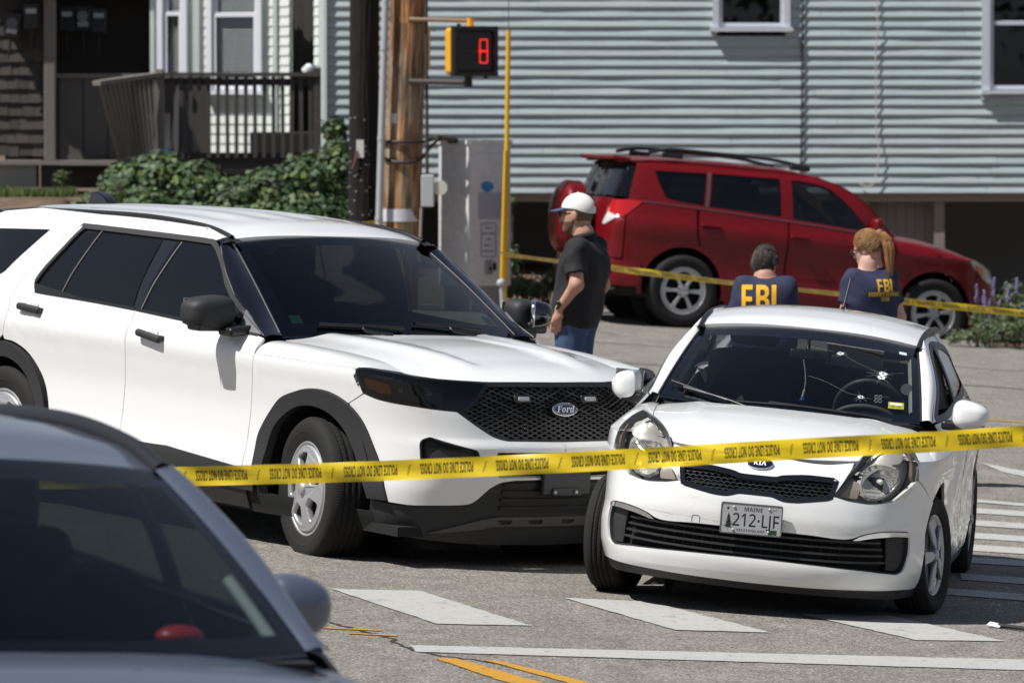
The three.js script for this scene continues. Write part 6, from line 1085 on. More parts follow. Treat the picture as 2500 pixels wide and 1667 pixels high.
  { const P = poly(s(-3.14, 1.205), s(-3.30, 1.212), r(.66, 1.19), r(.60, 1.08), s(-3.34, 1.03)); const Q = poly(s(-3.34, 1.045), r(.62, 1.075), r(.56, .955), r(.62, .95)); for (const side of [1, -1]) { const T = new THREE.Group(); T.name = 'tail_light'; car.add(T); const mm = g => side > 0 ? g : mirrorZ(g); mesh('red_lens', mm(panel(P, fn, { off: .008 })), mat([.45, .01, .012], .08, { clearcoat: 1 }), T); mesh('clear_lens', mm(panel(Q, fn, { off: .008 })), mat([.62, .60, .60], .1, { clearcoat: 1 }), T); } }
  two('rear_reflector', merge([panel(rp([r(.50, .68, .02), r(.62, .68, .02), r(.64, .50, .02), r(.54, .50, .02)]), fn, { off: .068 })]), mat([.42, .01, .012], .1, { clearcoat: 1 }));
  // front
  two('front_bumper', panel(poly(s(.42, .25), s(.44, .5), s(.46, .79), s(.62, .72), RS.f(.5, .68), RS.f(0, .68), RS.f(0, .22), RS.f(.5, .22), s(.6, .24)), fn), red);
  mesh('front_grille', panel([RS.f(-.55, .84), RS.f(.55, .84), RS.f(.5, .69), RS.f(-.5, .69)], fn, { off: -.01 }), CM.black, car);
  for (const side of [1, -1]) { const H = new THREE.Group(); H.name = 'headlight'; car.add(H); const mm = g => side > 0 ? g : mirrorZ(g), hl = poly(s(.26, .945), s(.44, .93), s(.62, .86), RS.f(.56, .82), RS.f(.60, .70), s(.60, .735), s(.46, .83)); mesh('housing', mm(panel(hl, fn, { off: -.02, depth: 0 })), mat([.5, .5, .5], .25, { metalness: .5 }), H); mesh('turn_signal', mm(panel(poly(s(.44, .88), s(.54, .86), s(.56, .79), s(.48, .82)), fn, { off: -.006 })), CM.amber, H); mesh('lens', mm(panel(hl, fn, { off: .004, depth: .004 })), CM.clear, H); }
  for (const side of [1, -1]) { const m = new THREE.Group(); m.name = 'door_mirror'; car.add(m); const g = rbox(.11, .16, .17, .05, 0, 0, 0, 4); g.translate(-.70, 1.185, .93 * side); mesh('shell', g, red, m); mesh('arm', bar([-.68, 1.12, .82 * side], [-.70, 1.15, .90 * side], .025), CM.black, m); }
  for (const a of [aF, aR]) two('wheel_arch_edge', strip(a, .05, fn, { off: .012, depth: .03 }), red);
  two('sill', panel(poly(s(-.40, .255), s(-2.25, .255), s(-2.25, .17), s(-.40, .17)), fn, { off: -.01 }), CM.black);
  { const tb = rbox(.03, .03, .03, .01); tb.translate(-.05, 1.02, .895); mesh('side_repeater', tb, mat([.08, .08, .08], .4), car); }
  // interior and dark inner shell
  for (const z of [.38, -.38]) mesh('front_seat', seatGeo(-1.45, .65, z), CM.interior, car);
  mesh('rear_seat', [rbox(.5, .2, 1.2, .06, -2.35, .62, 0), rbox(.16, .6, 1.2, .06, -2.62, .95, 0)], CM.interior, car);
  mesh('dashboard', rbox(.45, .25, 1.4, .08, -.72, .98, 0), CM.interior, car);
  mesh('steering_wheel', ringTorus(.18, .015, M4().makeTranslation(-1.02, 1.05, -.36).multiply(M4().makeRotationZ(-.45)).multiply(M4().makeRotationY(Math.PI / 2))), CM.interior, car);
  mesh('cabin_trim', [box(2.8, .03, 1.5, -1.8, .3, 0), box(.03, .7, 1.5, -.45, .68, 0), grid((t, x) => roof(x, lerp(-.55, .55, t)).add(V(0, -.04, 0)), 4, 12, V(-2, .5, 0), 0, 0, 0, 1, -3.3, -1.3)], CM.interior, car);
  both(car, 'inner_shell', panel(poly(s(.45, .75), s(.45, .2), s(-3.3, .25), s(-3.3, 1.15), s(-.5, 1.03), s(.2, .9)), fn, { off: -.05, depth: 0, holes: [aF.filter(p => p[1] > .25), aR.filter(p => p[1] > .27)] }), CM.dark);
  for (const g of [...wheelWell(0, .40, .44, .5, .84), ...wheelWell(-2.68, .40, .44, .5, .84)]) both(car, 'wheel_well', g, CM.dark);
  mesh('underbody', [box(3.6, .08, 1.3, -1.45, .30, 0), box(.4, .2, .5, -3.0, .33, 0), bar([-2.66, .33, -.7], [-2.66, .33, .7], .06)], CM.dark, car);
  for (const [x, z, sp] of [[0, .80, .2], [0, -.80, .5], [-2.66, .80, 0], [-2.66, -.80, .3]]) makeWheel(car, 'rav', .362, .225, .228, x, .36, z, 0, 0, sp);
}
{
  const car = group('grey_car', 'blue grey car with black roof rails and a red object on its dashboard', 'car');
  place(car, GREY);
  const paint = mat([.125, .15, .20], .32, { clearcoat: 1, clearcoatRoughness: .04, metalness: .5 });
  const two = (n, g, m) => both(car, n, g, m), C = V(-1.6, .6, 0);
  const GS = new Skin([[.92, 0], [.90, .3], [.8, .6], [.6, .8], [.3, .88], [-.3, .9], [-1.5, .905], [-2.6, .89], [-3.2, .8], [-3.5, .55], [-3.55, 0]], (x, z, y, nx) => {
    const side = pl([[.15, .06], [.35, .0], [.6, .02], [.85, .0], [.95, .03], [1.02, .07], [1.15, .12], [1.3, .20], [1.40, .265], [1.44, .31]], y) + smooth(.9, 1.02, y) * .05 * smooth(-1.0, -.4, x);
    const fr = pl([[.15, .1], [.4, .0], [.65, .03], [.8, .12], [.95, .4]], y), re = pl([[.2, .05], [.5, 0], [.9, .06], [1.4, .4]], y), w = nx * nx; return lerp(side, nx > 0 ? fr : re, w * w * (3 - 2 * w));
  }), fn = GS.fn(), s = (x, y) => GS.s(x, y);
  const WS = (a, v) => { const z = a * lerp(.74, .575, v), q = a * a; return V(lerp(-.28 - .16 * q, -1.12 - .075 * q, v), lerp(.985 + .012 * q, 1.435 - .03 * q, v) + .02 * 4 * v * (1 - v), z); };
  mesh('windshield', grid(WS, 24, 16, C, 0, 0, -.98, .98, 0, .99), mat([.46, .50, .50], 0, { transmission: 1, thickness: 0, ior: 1.5 }), car);
  const fr = [grid(WS, 24, 4, C, -.004, 0, -.985, .985, -.02, .085), grid(WS, 24, 4, C, -.004, 0, -.985, .985, .88, 1)]; for (const q of [[-.985, -.925], [.925, .985]]) fr.push(grid(WS, 4, 12, C, -.004, 0, q[0], q[1], 0, 1));
  mesh('windshield_border', fr, CM.blackGloss, car);
  const dl = sm([s(-.46, .99), s(-.72, 1.135), s(-.95, 1.265), s(-1.12, 1.355), s(-1.22, 1.40)], 8);
  const pil = (t, v) => { const n = dl.length - 1, k = clamp(v, 0, 1) * n, i = Math.min(n - 1, Math.floor(k)), b = fn(lerp(dl[i][0], dl[i + 1][0], k - i), lerp(dl[i][1], dl[i + 1][1], k - i)); const o = 4 * t * (1 - t) * .022; return WS(.985, v).lerp(b, t).add(V(o * .5, o * .7, o * .6)); };
  two('front_pillar', grid(pil, 8, 20, C), paint);
  const roofY = x => pl([[-3.3, 1.40], [-2.6, 1.475], [-1.9, 1.50], [-1.5, 1.485], [-1.25, 1.445], [-1.1, 1.42]], x), roof = (x, z) => V(x, roofY(x) - .035 * Math.pow(Math.abs(z) / .57, 2.5), z);
  const rf = []; for (let i = 0; i <= 20; i++) { const z = lerp(.57, -.57, i / 20); rf.push([-1.115 - .075 * Math.pow(z / .575, 2), z]); } rf.push([-1.6, -.58], [-2.8, -.57], [-3.2, -.52], [-3.25, 0], [-3.2, .52], [-2.8, .57], [-1.6, .58]);
  mesh('roof', panel(rf, roof, { max: .06, depth: .02, inside: C }), paint, car);
  two('roof_rail', tube([-1.19, -1.28, -1.4, -1.6, -1.9, -2.3, -2.7, -3.0].map((x, i) => V(x, roof(x, .57).y + [.0, .004, .008, .010, .012, .012, .01, .0][i], .59)), .026, 50, 8), CM.black);
  two('roof_edge', grid((t, x) => { const a = roof(x, .575), b = fn(GS.uS(x), pl([[-3.2, 1.33], [-2.6, 1.41], [-1.6, 1.44], [-1.3, 1.415], [-1.19, 1.39]], x)); return a.lerp(b, t).add(V(0, .012 * 4 * t * (1 - t), 0)); }, 4, 24, C, 0, 0, 0, 1, -3.2, -1.19), paint);
  const hoodY = (x, z) => pl([[-.5, 1.012], [-.2, 1.0], [.1, .96], [.4, .89], [.65, .80], [.8, .70]], x + .15 * z * z) - .06 * Math.pow(Math.abs(z) / .75, 2.5);
  const he = [[.72, 0], [.68, .3], [.55, .55], [.3, .68], [0, .73], [-.44, .76]], hp = [...sm(he), [-.425, .6], [-.315, .3], [-.285, 0]];
  mesh('hood', panel(inset2([...hp, ...[...hp].reverse().map(p => [p[0], -p[1]])], .004), (x, z) => V(x, hoodY(x, z), z), { depth: .02, inside: V(0, .2, 0) }), paint, car);
  const hoodEdge = x => { const t = sm(he, 10).reverse(), z = pl(t.filter((p, i) => i === 0 || p[0] > t[i - 1][0] + 1e-4), x); return V(x, hoodY(x, z), z); };
  const fTop = (x, t) => { const a = fn(GS.uS(x), .86), b = hoodEdge(x), c = V(x, b.y + .012, lerp(a.z, b.z, .3)); return V(x, (1 - t) * (1 - t) * a.y + 2 * t * (1 - t) * c.y + t * t * b.y, (1 - t) * (1 - t) * a.z + 2 * t * (1 - t) * c.z + t * t * b.z); };
  const arch = (cx, r) => { const o = []; for (let k = 0; k <= 20; k++) { const a = Math.PI * k / 20; o.push(s(cx + r * Math.cos(a), .33 + r * Math.sin(a))); } return o; }, aF = arch(0, .37), aR = arch(-2.66, .37);
  two('fender', merge([panel(poly(s(-.52, .86), s(-.5, .25), ...[...aF].reverse(), s(.45, .3), s(.45, .8), s(.3, .86)), fn), grid(fTop, 20, 8, V(0, .4, 0), 0, 0, -.52, .4, 0, 1)]), paint);
  for (const side of [1, -1]) for (const [nm, p] of [['front_door', poly(s(-.53, .98), s(-.53, .25), s(-1.6, .25), s(-1.6, 1.02))], ['rear_door', poly(s(-1.61, 1.02), s(-1.61, .25), s(-2.2, .25), s(-2.4, .7), s(-2.6, 1.03))]]) { const g = panel(inset2(p, .003), fn); mesh(nm, side > 0 ? g : mirrorZ(g), paint, car); }
  two('rear_quarter', panel(poly(s(-2.61, 1.03), s(-2.41, .72), ...aR.slice(10), s(-3.1, .25), GS.r(0, .25), GS.r(0, 1.0), s(-3.2, 1.05)), fn), paint);
  const w1 = poly(s(-.80, 1.03), s(-1.58, 1.04), s(-1.62, 1.345), sm([s(-1.45, 1.36), s(-1.28, 1.34), s(-1.05, 1.22)])), w2 = poly(s(-1.70, 1.04), s(-2.45, 1.06), s(-2.7, 1.10), s(-2.5, 1.29), s(-2.2, 1.34), s(-1.72, 1.345));
  two('side_frame', panel(poly(s(-.5, .99), ...dl.slice(6), s(-1.6, 1.44), s(-2.6, 1.41), s(-3.2, 1.33), s(-3.3, 1.05), s(-2.6, 1.03), s(-1.6, 1.02)), fn, { holes: [w1, w2] }), paint);
  for (const w of [w1, w2]) two('side_window', panel(w, fn, { off: -.006, depth: 0 }), mat([.14, .165, .15], 0, { transmission: 1, thickness: 0 }));
  two('front_bumper', panel(poly(s(.44, .2), s(.46, .78), s(.6, .70), GS.f(0, .68), GS.f(0, .2)), fn), paint);
  mesh('front_grille', panel([GS.f(-.7, .80), GS.f(.7, .80), GS.f(.6, .69), GS.f(-.6, .69)], fn, { off: -.01 }), CM.black, car);
  two('headlight', panel([GS.f(.55, .82), s(.45, .86), s(.48, .76), GS.f(.55, .70)], fn, { off: .004 }), mat([.4, .4, .42], .1, { clearcoat: 1 }));
  mesh('rear_window', grid((a, v) => V(lerp(-3.2, -3.45, v), lerp(1.38, 1.02, v), a * lerp(.5, .65, v)), 10, 6, C, 0, 0, -1, 1, 0, 1), CM.pane, car);
  for (const side of [1, -1]) {
    const m = new THREE.Group(); m.name = 'door_mirror'; car.add(m); const mm = g => side > 0 ? g : mirrorZ(g), g = new THREE.SphereGeometry(1, 28, 20), p = g.attributes.position;
    for (let i = 0; i < p.count; i++) { let [x, y, z] = [p.getX(i), p.getY(i), p.getZ(i)]; const q = v => Math.sign(v) * Math.pow(Math.abs(v), .8); x = q(x); y = q(y); z = q(z); if (x < 0) x *= .45; p.setXYZ(i, x * .085, y * .092 * (1 - .15 * z), z * .105); } g.computeVertexNormals(); g.translate(-1.0, 1.05, .925); mesh('shell', mm(g), paint, m);
    const b = rbox(.10, .05, .16, .02); b.translate(-.98, .975, .89); mesh('base', mm(b), CM.black, m); const gl = rbox(.006, .12, .16, .003); gl.translate(-1.04, 1.05, .925); mesh('glass', mm(gl), CM.chrome, m);
  }
  mesh('cowl', panel([[-.22, -.6], [-.22, .6], [-.5, .74], [-.5, -.74]], (x, z) => V(x, .955, z), { inside: V(0, .4, 0) }), CM.black, car);
  both(car, 'pillar_trim', tube([.03, .14, .25, .36].map(v => WS(.9, v).add(V(-.03, -.012, 0))), .018, 12, 8), mat([.34, .38, .35], .7));
  const ind = mat([.012, .013, .015], .85);
  mesh('dashboard', panel([[-.34, -.72], [-.34, .72], [-.95, .74], [-.95, -.74]], (x, z) => V(x, .975 - .15 * smooth(-.75, -.95, x), z), { inside: V(-.6, .2, 0), depth: .25 }), ind, car);
  { const g = new THREE.SphereGeometry(.055, 20, 14); g.scale(.9, .55, 1.25); g.translate(-.56, 1.018, -.42); mesh('dashboard_ornament', g, mat([.42, .02, .03], .35, { clearcoat: .6 }), car); }
  { const g = box(.10, .004, .22, -.50, .985, -.58, .2); mesh('paper_on_dashboard', g, mat([.55, .68, .66], .7), car); }
  for (const z of [.37, -.37]) mesh('front_seat', seatGeo(-1.55, .55, z), ind, car);
  mesh('rear_seat', [rbox(.5, .2, 1.3, .06, -2.4, .55, 0), rbox(.16, .6, 1.3, .06, -2.7, .85, 0)], ind, car);
  mesh('steering_wheel', ringTorus(.185, .016, M4().makeTranslation(-1.12, .98, -.36).multiply(M4().makeRotationZ(-.42)).multiply(M4().makeRotationY(Math.PI / 2))), ind, car);
  mesh('rear_view_mirror', [rbox(.03, .07, .24, .02, -1.06, 1.33, .02)], CM.black, car);
  mesh('cabin_trim', [box(3.2, .03, 1.6, -1.9, .3, 0), box(.03, .65, 1.6, -.48, .62, 0), grid((t, x) => roof(x, lerp(-.55, .55, t)).add(V(0, -.04, 0)), 4, 12, C, 0, 0, 0, 1, -3.1, -1.2)], ind, car);
  both(car, 'inner_shell', panel(poly(s(.4, .8), s(.4, .2), s(-3.2, .22), s(-3.2, .98), s(-.55, .93), s(.2, .83)), fn, { off: -.06, depth: 0, holes: [aF, aR] }), CM.dark);
  for (const g of [...wheelWell(0, .34, .38, .5, .84), ...wheelWell(-2.66, .34, .38, .5, .84)]) both(car, 'wheel_well', g, CM.dark);
  mesh('underbody', box(3.8, .06, 1.4, -1.4, .2, 0), CM.dark, car);
  for (const [x, z] of [[0, .79], [0, -.79], [-2.66, .79], [-2.66, -.79]]) makeWheel(car, 'rav', .33, .215, .215, x, .32, z, 0, 0, .2);
}
// ---------------------------------------------------------------- people: distance fields meshed by surface nets
function sdfMesh(f, lo, hi, c) {
  const nx = Math.ceil((hi[0] - lo[0]) / c) + 1, ny = Math.ceil((hi[1] - lo[1]) / c) + 1, nz = Math.ceil((hi[2] - lo[2]) / c) + 1, F = new Float32Array(nx * ny * nz), I = (i, j, k) => (k * ny + j) * nx + i;
  for (let k = 0; k < nz; k++) for (let j = 0; j < ny; j++) for (let i = 0; i < nx; i++) F[I(i, j, k)] = f(lo[0] + i * c, lo[1] + j * c, lo[2] + k * c);
  const id = new Int32Array(nx * ny * nz).fill(-1), pos = [], idx = [];
  for (let k = 0; k < nz - 1; k++) for (let j = 0; j < ny - 1; j++) for (let i = 0; i < nx - 1; i++) {
    let n = 0, x = 0, y = 0, z = 0; const v = []; let s = 0; for (let q = 0; q < 8; q++) { const d = F[I(i + (q & 1), j + (q >> 1 & 1), k + (q >> 2))]; v.push(d); if (d < 0) s++; }
    if (s === 0 || s === 8) continue;
    for (let a = 0; a < 8; a++) for (const b of [1, 2, 4]) if (!(a & b)) { const e = a | b; if ((v[a] < 0) !== (v[e] < 0)) { const t = v[a] / (v[a] - v[e]); x += (a & 1) + (b === 1 ? t : 0); y += (a >> 1 & 1) + (b === 2 ? t : 0); z += (a >> 2) + (b === 4 ? t : 0); n++; } }
    id[I(i, j, k)] = pos.length / 3; pos.push(lo[0] + (i + x / n) * c, lo[1] + (j + y / n) * c, lo[2] + (k + z / n) * c);
  }
  const quad = (a, b, d, e, flip) => { if (a < 0 || b < 0 || d < 0 || e < 0) return; flip ? idx.push(a, d, b, a, e, d) : idx.push(a, b, d, a, d, e); };
  for (let k = 1; k < nz - 1; k++) for (let j = 1; j < ny - 1; j++) for (let i = 1; i < nx - 1; i++) {
    const o = F[I(i, j, k)] < 0;
    if (o !== F[I(i + 1, j, k)] < 0) quad(id[I(i, j - 1, k - 1)], id[I(i, j, k - 1)], id[I(i, j, k)], id[I(i, j - 1, k)], !o);
    if (o !== F[I(i, j + 1, k)] < 0) quad(id[I(i - 1, j, k - 1)], id[I(i, j, k - 1)], id[I(i, j, k)], id[I(i - 1, j, k)], o);
    if (o !== F[I(i, j, k + 1)] < 0) quad(id[I(i - 1, j - 1, k)], id[I(i, j - 1, k)], id[I(i, j, k)], id[I(i - 1, j, k)], !o);
  }
  const nor = [], uv = [], e = c * .5; for (let i = 0; i < pos.length; i += 3) { const [x, y, z] = pos.slice(i, i + 3), g = V(f(x + e, y, z) - f(x - e, y, z), f(x, y + e, z) - f(x, y - e, z), f(x, y, z + e) - f(x, y, z - e)).normalize(); nor.push(g.x, g.y, g.z); uv.push(Math.atan2(z, x) * .3, y); }
  const g = new THREE.BufferGeometry(); g.setAttribute('position', new THREE.Float32BufferAttribute(pos, 3)); g.setAttribute('normal', new THREE.Float32BufferAttribute(nor, 3)); g.setAttribute('uv', new THREE.Float32BufferAttribute(uv, 2)); g.setIndex(idx); return g;
}
const cap = (p, a, b, ra, rb) => { const x = p[0] - a[0], y = p[1] - a[1], z = p[2] - a[2], bx = b[0] - a[0], by = b[1] - a[1], bz = b[2] - a[2], t = clamp((x * bx + y * by + z * bz) / (bx * bx + by * by + bz * bz), 0, 1); return Math.hypot(x - bx * t, y - by * t, z - bz * t) - lerp(ra, rb, t); };
const ell = (p, c, r) => { const x = (p[0] - c[0]) / r[0], y = (p[1] - c[1]) / r[1], z = (p[2] - c[2]) / r[2], k = Math.hypot(x, y, z); return (k - 1) * Math.min(r[0], r[1], r[2]); };
const smin = (a, b, k) => { const h = Math.max(k - Math.abs(a - b), 0) / k; return Math.min(a, b) - h * h * k * .25; };
const skin = mat([.50, .27, .185], .55, { sheen: .2 }), skinPale = mat([.56, .34, .26], .55);
// a head in its own frame: x forward, y up; returns distance functions and features
function headSDF(p) {
  let d = ell(p, [-.008, .028, 0], [.100, .108, .076]);
  d = smin(d, ell(p, [.022, -.045, 0], [.072, .082, .060]), .05);
  d = smin(d, cap(p, [.075, -.098, -.012], [.075, -.098, .012], .022, .022), .03);
  d = smin(d, cap(p, [.090, .015, 0], [.113, -.028, 0], .009, .014), .018);
  d = smin(d, cap(p, [.094, -.062, -.016], [.094, -.062, .016], .008, .008), .014);
  const q = [p[0], p[1], Math.abs(p[2])];
  d = smin(d, cap(q, [.082, .028, .018], [.072, .026, .045], .010, .012), .02); // brow
  d = Math.max(d, -ell(q, [.098, .006, .032], [.014, .012, .017]) * .7); // eye sockets
  d = smin(d, ell(q, [.093, .006, .031], [.012, .0125, .0125]), .006);
  d = smin(d, ell(q, [-.008, -.004, .079], [.022, .033, .011]), .010); // ears
  return d;
}
function person(label, pos, fwd, o) {
  const g = group('person', label, 'person'); const f = V(fwd[0], 0, fwd[1]).normalize(), r = f.clone().cross(V(0, 1, 0));
  g.position.set(...pos); g.quaternion.setFromRotationMatrix(M4().makeBasis(f, V(0, 1, 0), r));
  const J = o.joints, hy = o.headYaw || 0, ht = o.headTilt || 0, hc = J.head;
  const toHead = p => { let x = p[0] - hc[0], y = p[1] - hc[1], z = p[2] - hc[2]; const c = Math.cos(hy), s = Math.sin(hy); let X = x * c + z * s, Z = -x * s + z * c; const c2 = Math.cos(ht), s2 = Math.sin(ht); return [X * c2 - y * s2, X * s2 + y * c2, Z]; };
  const HM = M4().makeTranslation(...hc).multiply(M4().makeRotationY(-hy)).multiply(M4().makeRotationZ(-ht)).multiply(M4().makeScale(o.headScale || 1, o.headScale || 1, o.headScale || 1));
  const k = o.build || 1;
  const torso = (p, e) => { let d = 1; for (const s of [-1, 1]) { d = smin(d, cap(p, [J.pelvis[0], J.pelvis[1], s * .075 * k], [J.chest[0], J.chest[1], s * .095 * k], (.118 + e) * k, (.112 + e) * k), .10); d = smin(d, cap(p, [J.chest[0] - .01, J.chest[1] + .02, s * .06], [J.sh[0], J.sh[1], s * J.sh[2]], (.100 + e) * k, (.062 + e) * k), .09); } d = smin(d, cap(p, [J.neck[0], J.neck[1] - .06, 0], J.neck, .07 + e * .5, .06), .06); return d; };
  const arm = (p, A, e0, e1) => { let d = cap(p, A[0], A[1], .052 * k + e0, .043 * k + e0); return smin(d, cap(p, A[1], A[2], .043 * k + e1, .028 * k + e1), .03); };
  const legs = (p, e) => { let d = 1; for (const L of J.legs) { d = smin(d, cap(p, L[0], L[1], .088 * k + e, .056 * k + e), .04); d = smin(d, cap(p, L[1], L[2], .056 * k + e, .042 + e), .04); } return d; };
  const hand = (p, A) => { // palm and five bent fingers, hanging from the wrist
    const W = A[2], D = A[3]; let d = cap(p, W, [W[0] + D[0] * .35, W[1] + D[1] * .35, W[2] + D[2] * .35], .026, .030); d = smin(d, cap(p, [W[0] + D[0] * .3 - .022, W[1] + D[1] * .3, W[2]], [W[0] + D[0] * .5 + .02, W[1] + D[1] * .5, W[2] + D[2] * .5], .018, .018), .02);
    for (let i = 0; i < 4; i++) { const q = (i - 1.5) * .019, a = [W[0] + D[0] * .5 + q, W[1] + D[1] * .5, W[2] + D[2] * .5], m = [W[0] + D[0] * (.78 - .02 * Math.abs(i - 1)) + q, W[1] + D[1] * .78, W[2] + D[2] * .78 + .012], b = [W[0] + D[0] * (1.0 - .05 * Math.abs(i - 1)) + q, W[1] + D[1] * (1.0 - .05 * Math.abs(i - 1)), W[2] + D[2] + .035]; d = smin(d, Math.min(cap(p, a, m, .0095, .009), cap(p, m, b, .009, .0078)), .006); }
    const t0 = [W[0] + D[0] * .25 + .02, W[1] + D[1] * .25, W[2] + .01], t1 = [W[0] + D[0] * .5 + .052, W[1] + D[1] * .5, W[2] + .018], t2 = [W[0] + D[0] * .72 + .058, W[1] + D[1] * .72, W[2] + .03]; return smin(d, Math.min(cap(p, t0, t1, .012, .0105), cap(p, t1, t2, .0105, .009)), .01);
  };
  const foot = (p, L) => smin(cap(p, L[2], [L[2][0] + .13, .045, L[2][2]], .045, .035), cap(p, [L[2][0] - .04, .05, L[2][2]], L[2], .045, .045), .03);
  // body: trunk, limbs and head, each with its own cell size, one mesh
  const bodyF = (x, y, z) => { const p = [x, y, z]; let d = torso(p, 0); d = smin(d, legs(p, 0), .06); for (const A of J.arms) d = smin(d, arm(p, A, 0, 0), .03); for (const L of J.legs) d = smin(d, foot(p, L), .03); return smin(d, cap(p, J.neck, [hc[0] - .02, hc[1] - .06, hc[2]], .058, .056), .04); };
  const parts = [sdfMesh(bodyF, o.lo, o.hi, .013)];
  const hg = sdfMesh((x, y, z) => smin(headSDF([x, y, z]), cap([x, y, z], [-.02, -.06, 0], [-.03, -.14, 0], .056, .056), .03), [-.15, -.16, -.12], [.16, .16, .12], .0045); hg.applyMatrix4(HM); parts.push(hg);
  for (const A of J.arms) { const W = A[2], D = A[3], lo = [0, 1, 2].map(i => Math.min(W[i], W[i] + D[i]) - .09), hi = [0, 1, 2].map(i => Math.max(W[i], W[i] + D[i]) + .09); parts.push(sdfMesh((x, y, z) => smin(hand([x, y, z], A), cap([x, y, z], A[1], A[2], .043 * k, .027), .015), lo, hi, .0045)); }
  mesh('body', parts, o.skin, g);
  // clothes
  const fold = (x, y, z, s) => (fbm(x * 7 + s, y * 5 + z * 6, 3, 13) - .5) * .024 + Math.sin(y * 26 + z * 14 + x * 18 + 6 * fbm(x * 5, y * 4 + z * 3, 2, 17)) * .0045;
  const shirtF = (x, y, z) => {
    const p = [x, y, z]; let d = torso(p, .018 + .012 * smooth(J.chest[1], o.hem, y)); for (const A of J.arms) { const m = [0, 1, 2].map(i => lerp(A[0][i], A[1][i], o.sleeve)); const ax = [m[0] - A[0][0], m[1] - A[0][1], m[2] - A[0][2]], l = Math.hypot(...ax), cut = ((x - m[0]) * ax[0] + (y - m[1]) * ax[1] + (z - m[2]) * ax[2]) / l; d = smin(d, Math.max(cap(p, A[0], [m[0] + ax[0] * .5, m[1] + ax[1] * .5, m[2] + ax[2] * .5], .064 * k, .074 * k), cut), .03); }
    d += fold(x, y, z, o.seed);
    d = Math.max(d, o.hem - y + .006 * Math.sin(z * 14));
    return Math.max(d, (y - J.neck[1] + .012) * .8 + (x - J.neck[0]) * .35);
  };
  const shG = sdfMesh(shirtF, o.lo, o.hi, .011); mesh('shirt', shG, o.shirt, g);
  mesh('trousers', sdfMesh((x, y, z) => { const p = [x, y, z]; let d = smin(legs(p, .022), torso(p, .008), .06); d += (fbm(x * 9, y * 7 + z * 5, 3, 23) - .5) * .016; d = Math.max(d, y - o.hem - .08); return Math.max(d, .07 - y); }, o.lo, [o.hi[0], o.hem + .12, o.hi[2]], .013), o.trousers, g);
  for (const L of J.legs) mesh('shoe', sdfMesh((x, y, z) => Math.max(foot([x, y, z], L) - .012, Math.max(.012 - y, y - .11)), [L[2][0] - .14, -.02, L[2][2] - .1], [L[2][0] + .24, .15, L[2][2] + .1], .009), mat([.03, .03, .03], .6), g);
  return { g, HM, shirtF, toHead, J };
}
function headPiece(P, name, f, m, c = .0045, lo = [-.18, -.2, -.15], hi = [.2, .2, .15]) { const q = sdfMesh(f, lo, hi, c); q.applyMatrix4(P.HM); return mesh(name, q, m, P.g); }
function glasses(P, m) {
  const G2 = []; for (const s of [-1, 1]) { const l = new THREE.SphereGeometry(1, 16, 12); l.scale(.010, .020, .027); l.translate(.112, .008, s * .033); G2.push(l); G2.push(bar([.104, .016, s * .060], [-.012, .012, s * .083], .0035, 6)); } G2.push(bar([.116, .014, -.012], [.116, .014, .012], .003, 6)); const q = merge(G2); q.applyMatrix4(P.HM); return mesh('sunglasses', q, m, P.g);
}
// loose strands over a scalp: each a thin three-sided sliver along a polyline
function strandGeo(lines, r) {
  const pos = [], idx = [];
  for (const L of lines) { const b = pos.length / 3; L.forEach((p, i) => { const t = L[Math.min(L.length - 1, i + 1)].clone().sub(L[Math.max(0, i - 1)]).normalize(), u = V(.3, .9, .2).cross(t).normalize(), v = t.clone().cross(u), w = r * (i === L.length - 1 ? .15 : 1); for (let k = 0; k < 3; k++) { const a = k * 2.094; pos.push(p.x + (u.x * Math.cos(a) + v.x * Math.sin(a)) * w, p.y + (u.y * Math.cos(a) + v.y * Math.sin(a)) * w, p.z + (u.z * Math.cos(a) + v.z * Math.sin(a)) * w); } }); for (let i = 0; i < L.length - 1; i++) for (let k = 0; k < 3; k++) { const a = b + i * 3 + k, c = b + i * 3 + (k + 1) % 3; idx.push(a, c, c + 3, a, c + 3, a + 3); } }
  const g = new THREE.BufferGeometry(); g.setAttribute('position', new THREE.Float32BufferAttribute(pos, 3)); g.setIndex(idx); g.computeVertexNormals(); return g;
}
function onHead(x, y, z, off) { for (let i = 0; i < 12; i++) { const d = headSDF([x, y, z]) - off, e = .002, n = V(headSDF([x + e, y, z]) - headSDF([x - e, y, z]), headSDF([x, y + e, z]) - headSDF([x, y - e, z]), headSDF([x, y, z + e]) - headSDF([x, y, z - e])).normalize(); x -= n.x * d; y -= n.y * d; z -= n.z * d; } return V(x, y, z); }
function addStrands(P, name, n, keep, flow, off, len, cols) {
  const sets = cols.map(() => []); for (let i = 0, g = 0; i < n && g < n * 20; g++) { const a = rr(0, 6.283), c = rr(-.6, 1), s = Math.sqrt(1 - c * c), p = onHead(Math.cos(a) * s * .1, .02 + c * .11, Math.sin(a) * s * .09, off); if (!keep(p)) continue; i++; const L = [p]; let q = p; for (let k = 0; k < 4; k++) { const f = flow(q); q = onHead(q.x + f[0] * len / 4 + rr(-.002, .002), q.y + f[1] * len / 4, q.z + f[2] * len / 4 + rr(-.002, .002), off + .002 + rr(0, .004)); L.push(q); } sets[Math.floor(rnd() * cols.length)].push(L); }
  sets.forEach((S, i) => { const g = strandGeo(S, .0011); g.applyMatrix4(P.HM); const o = mesh(name, g, cols[i], P.g); o.userData.kind = 'stuff'; });
}
const font = await new FontLoader().loadAsync('fonts/droid/droid_sans_bold.typeface.json');
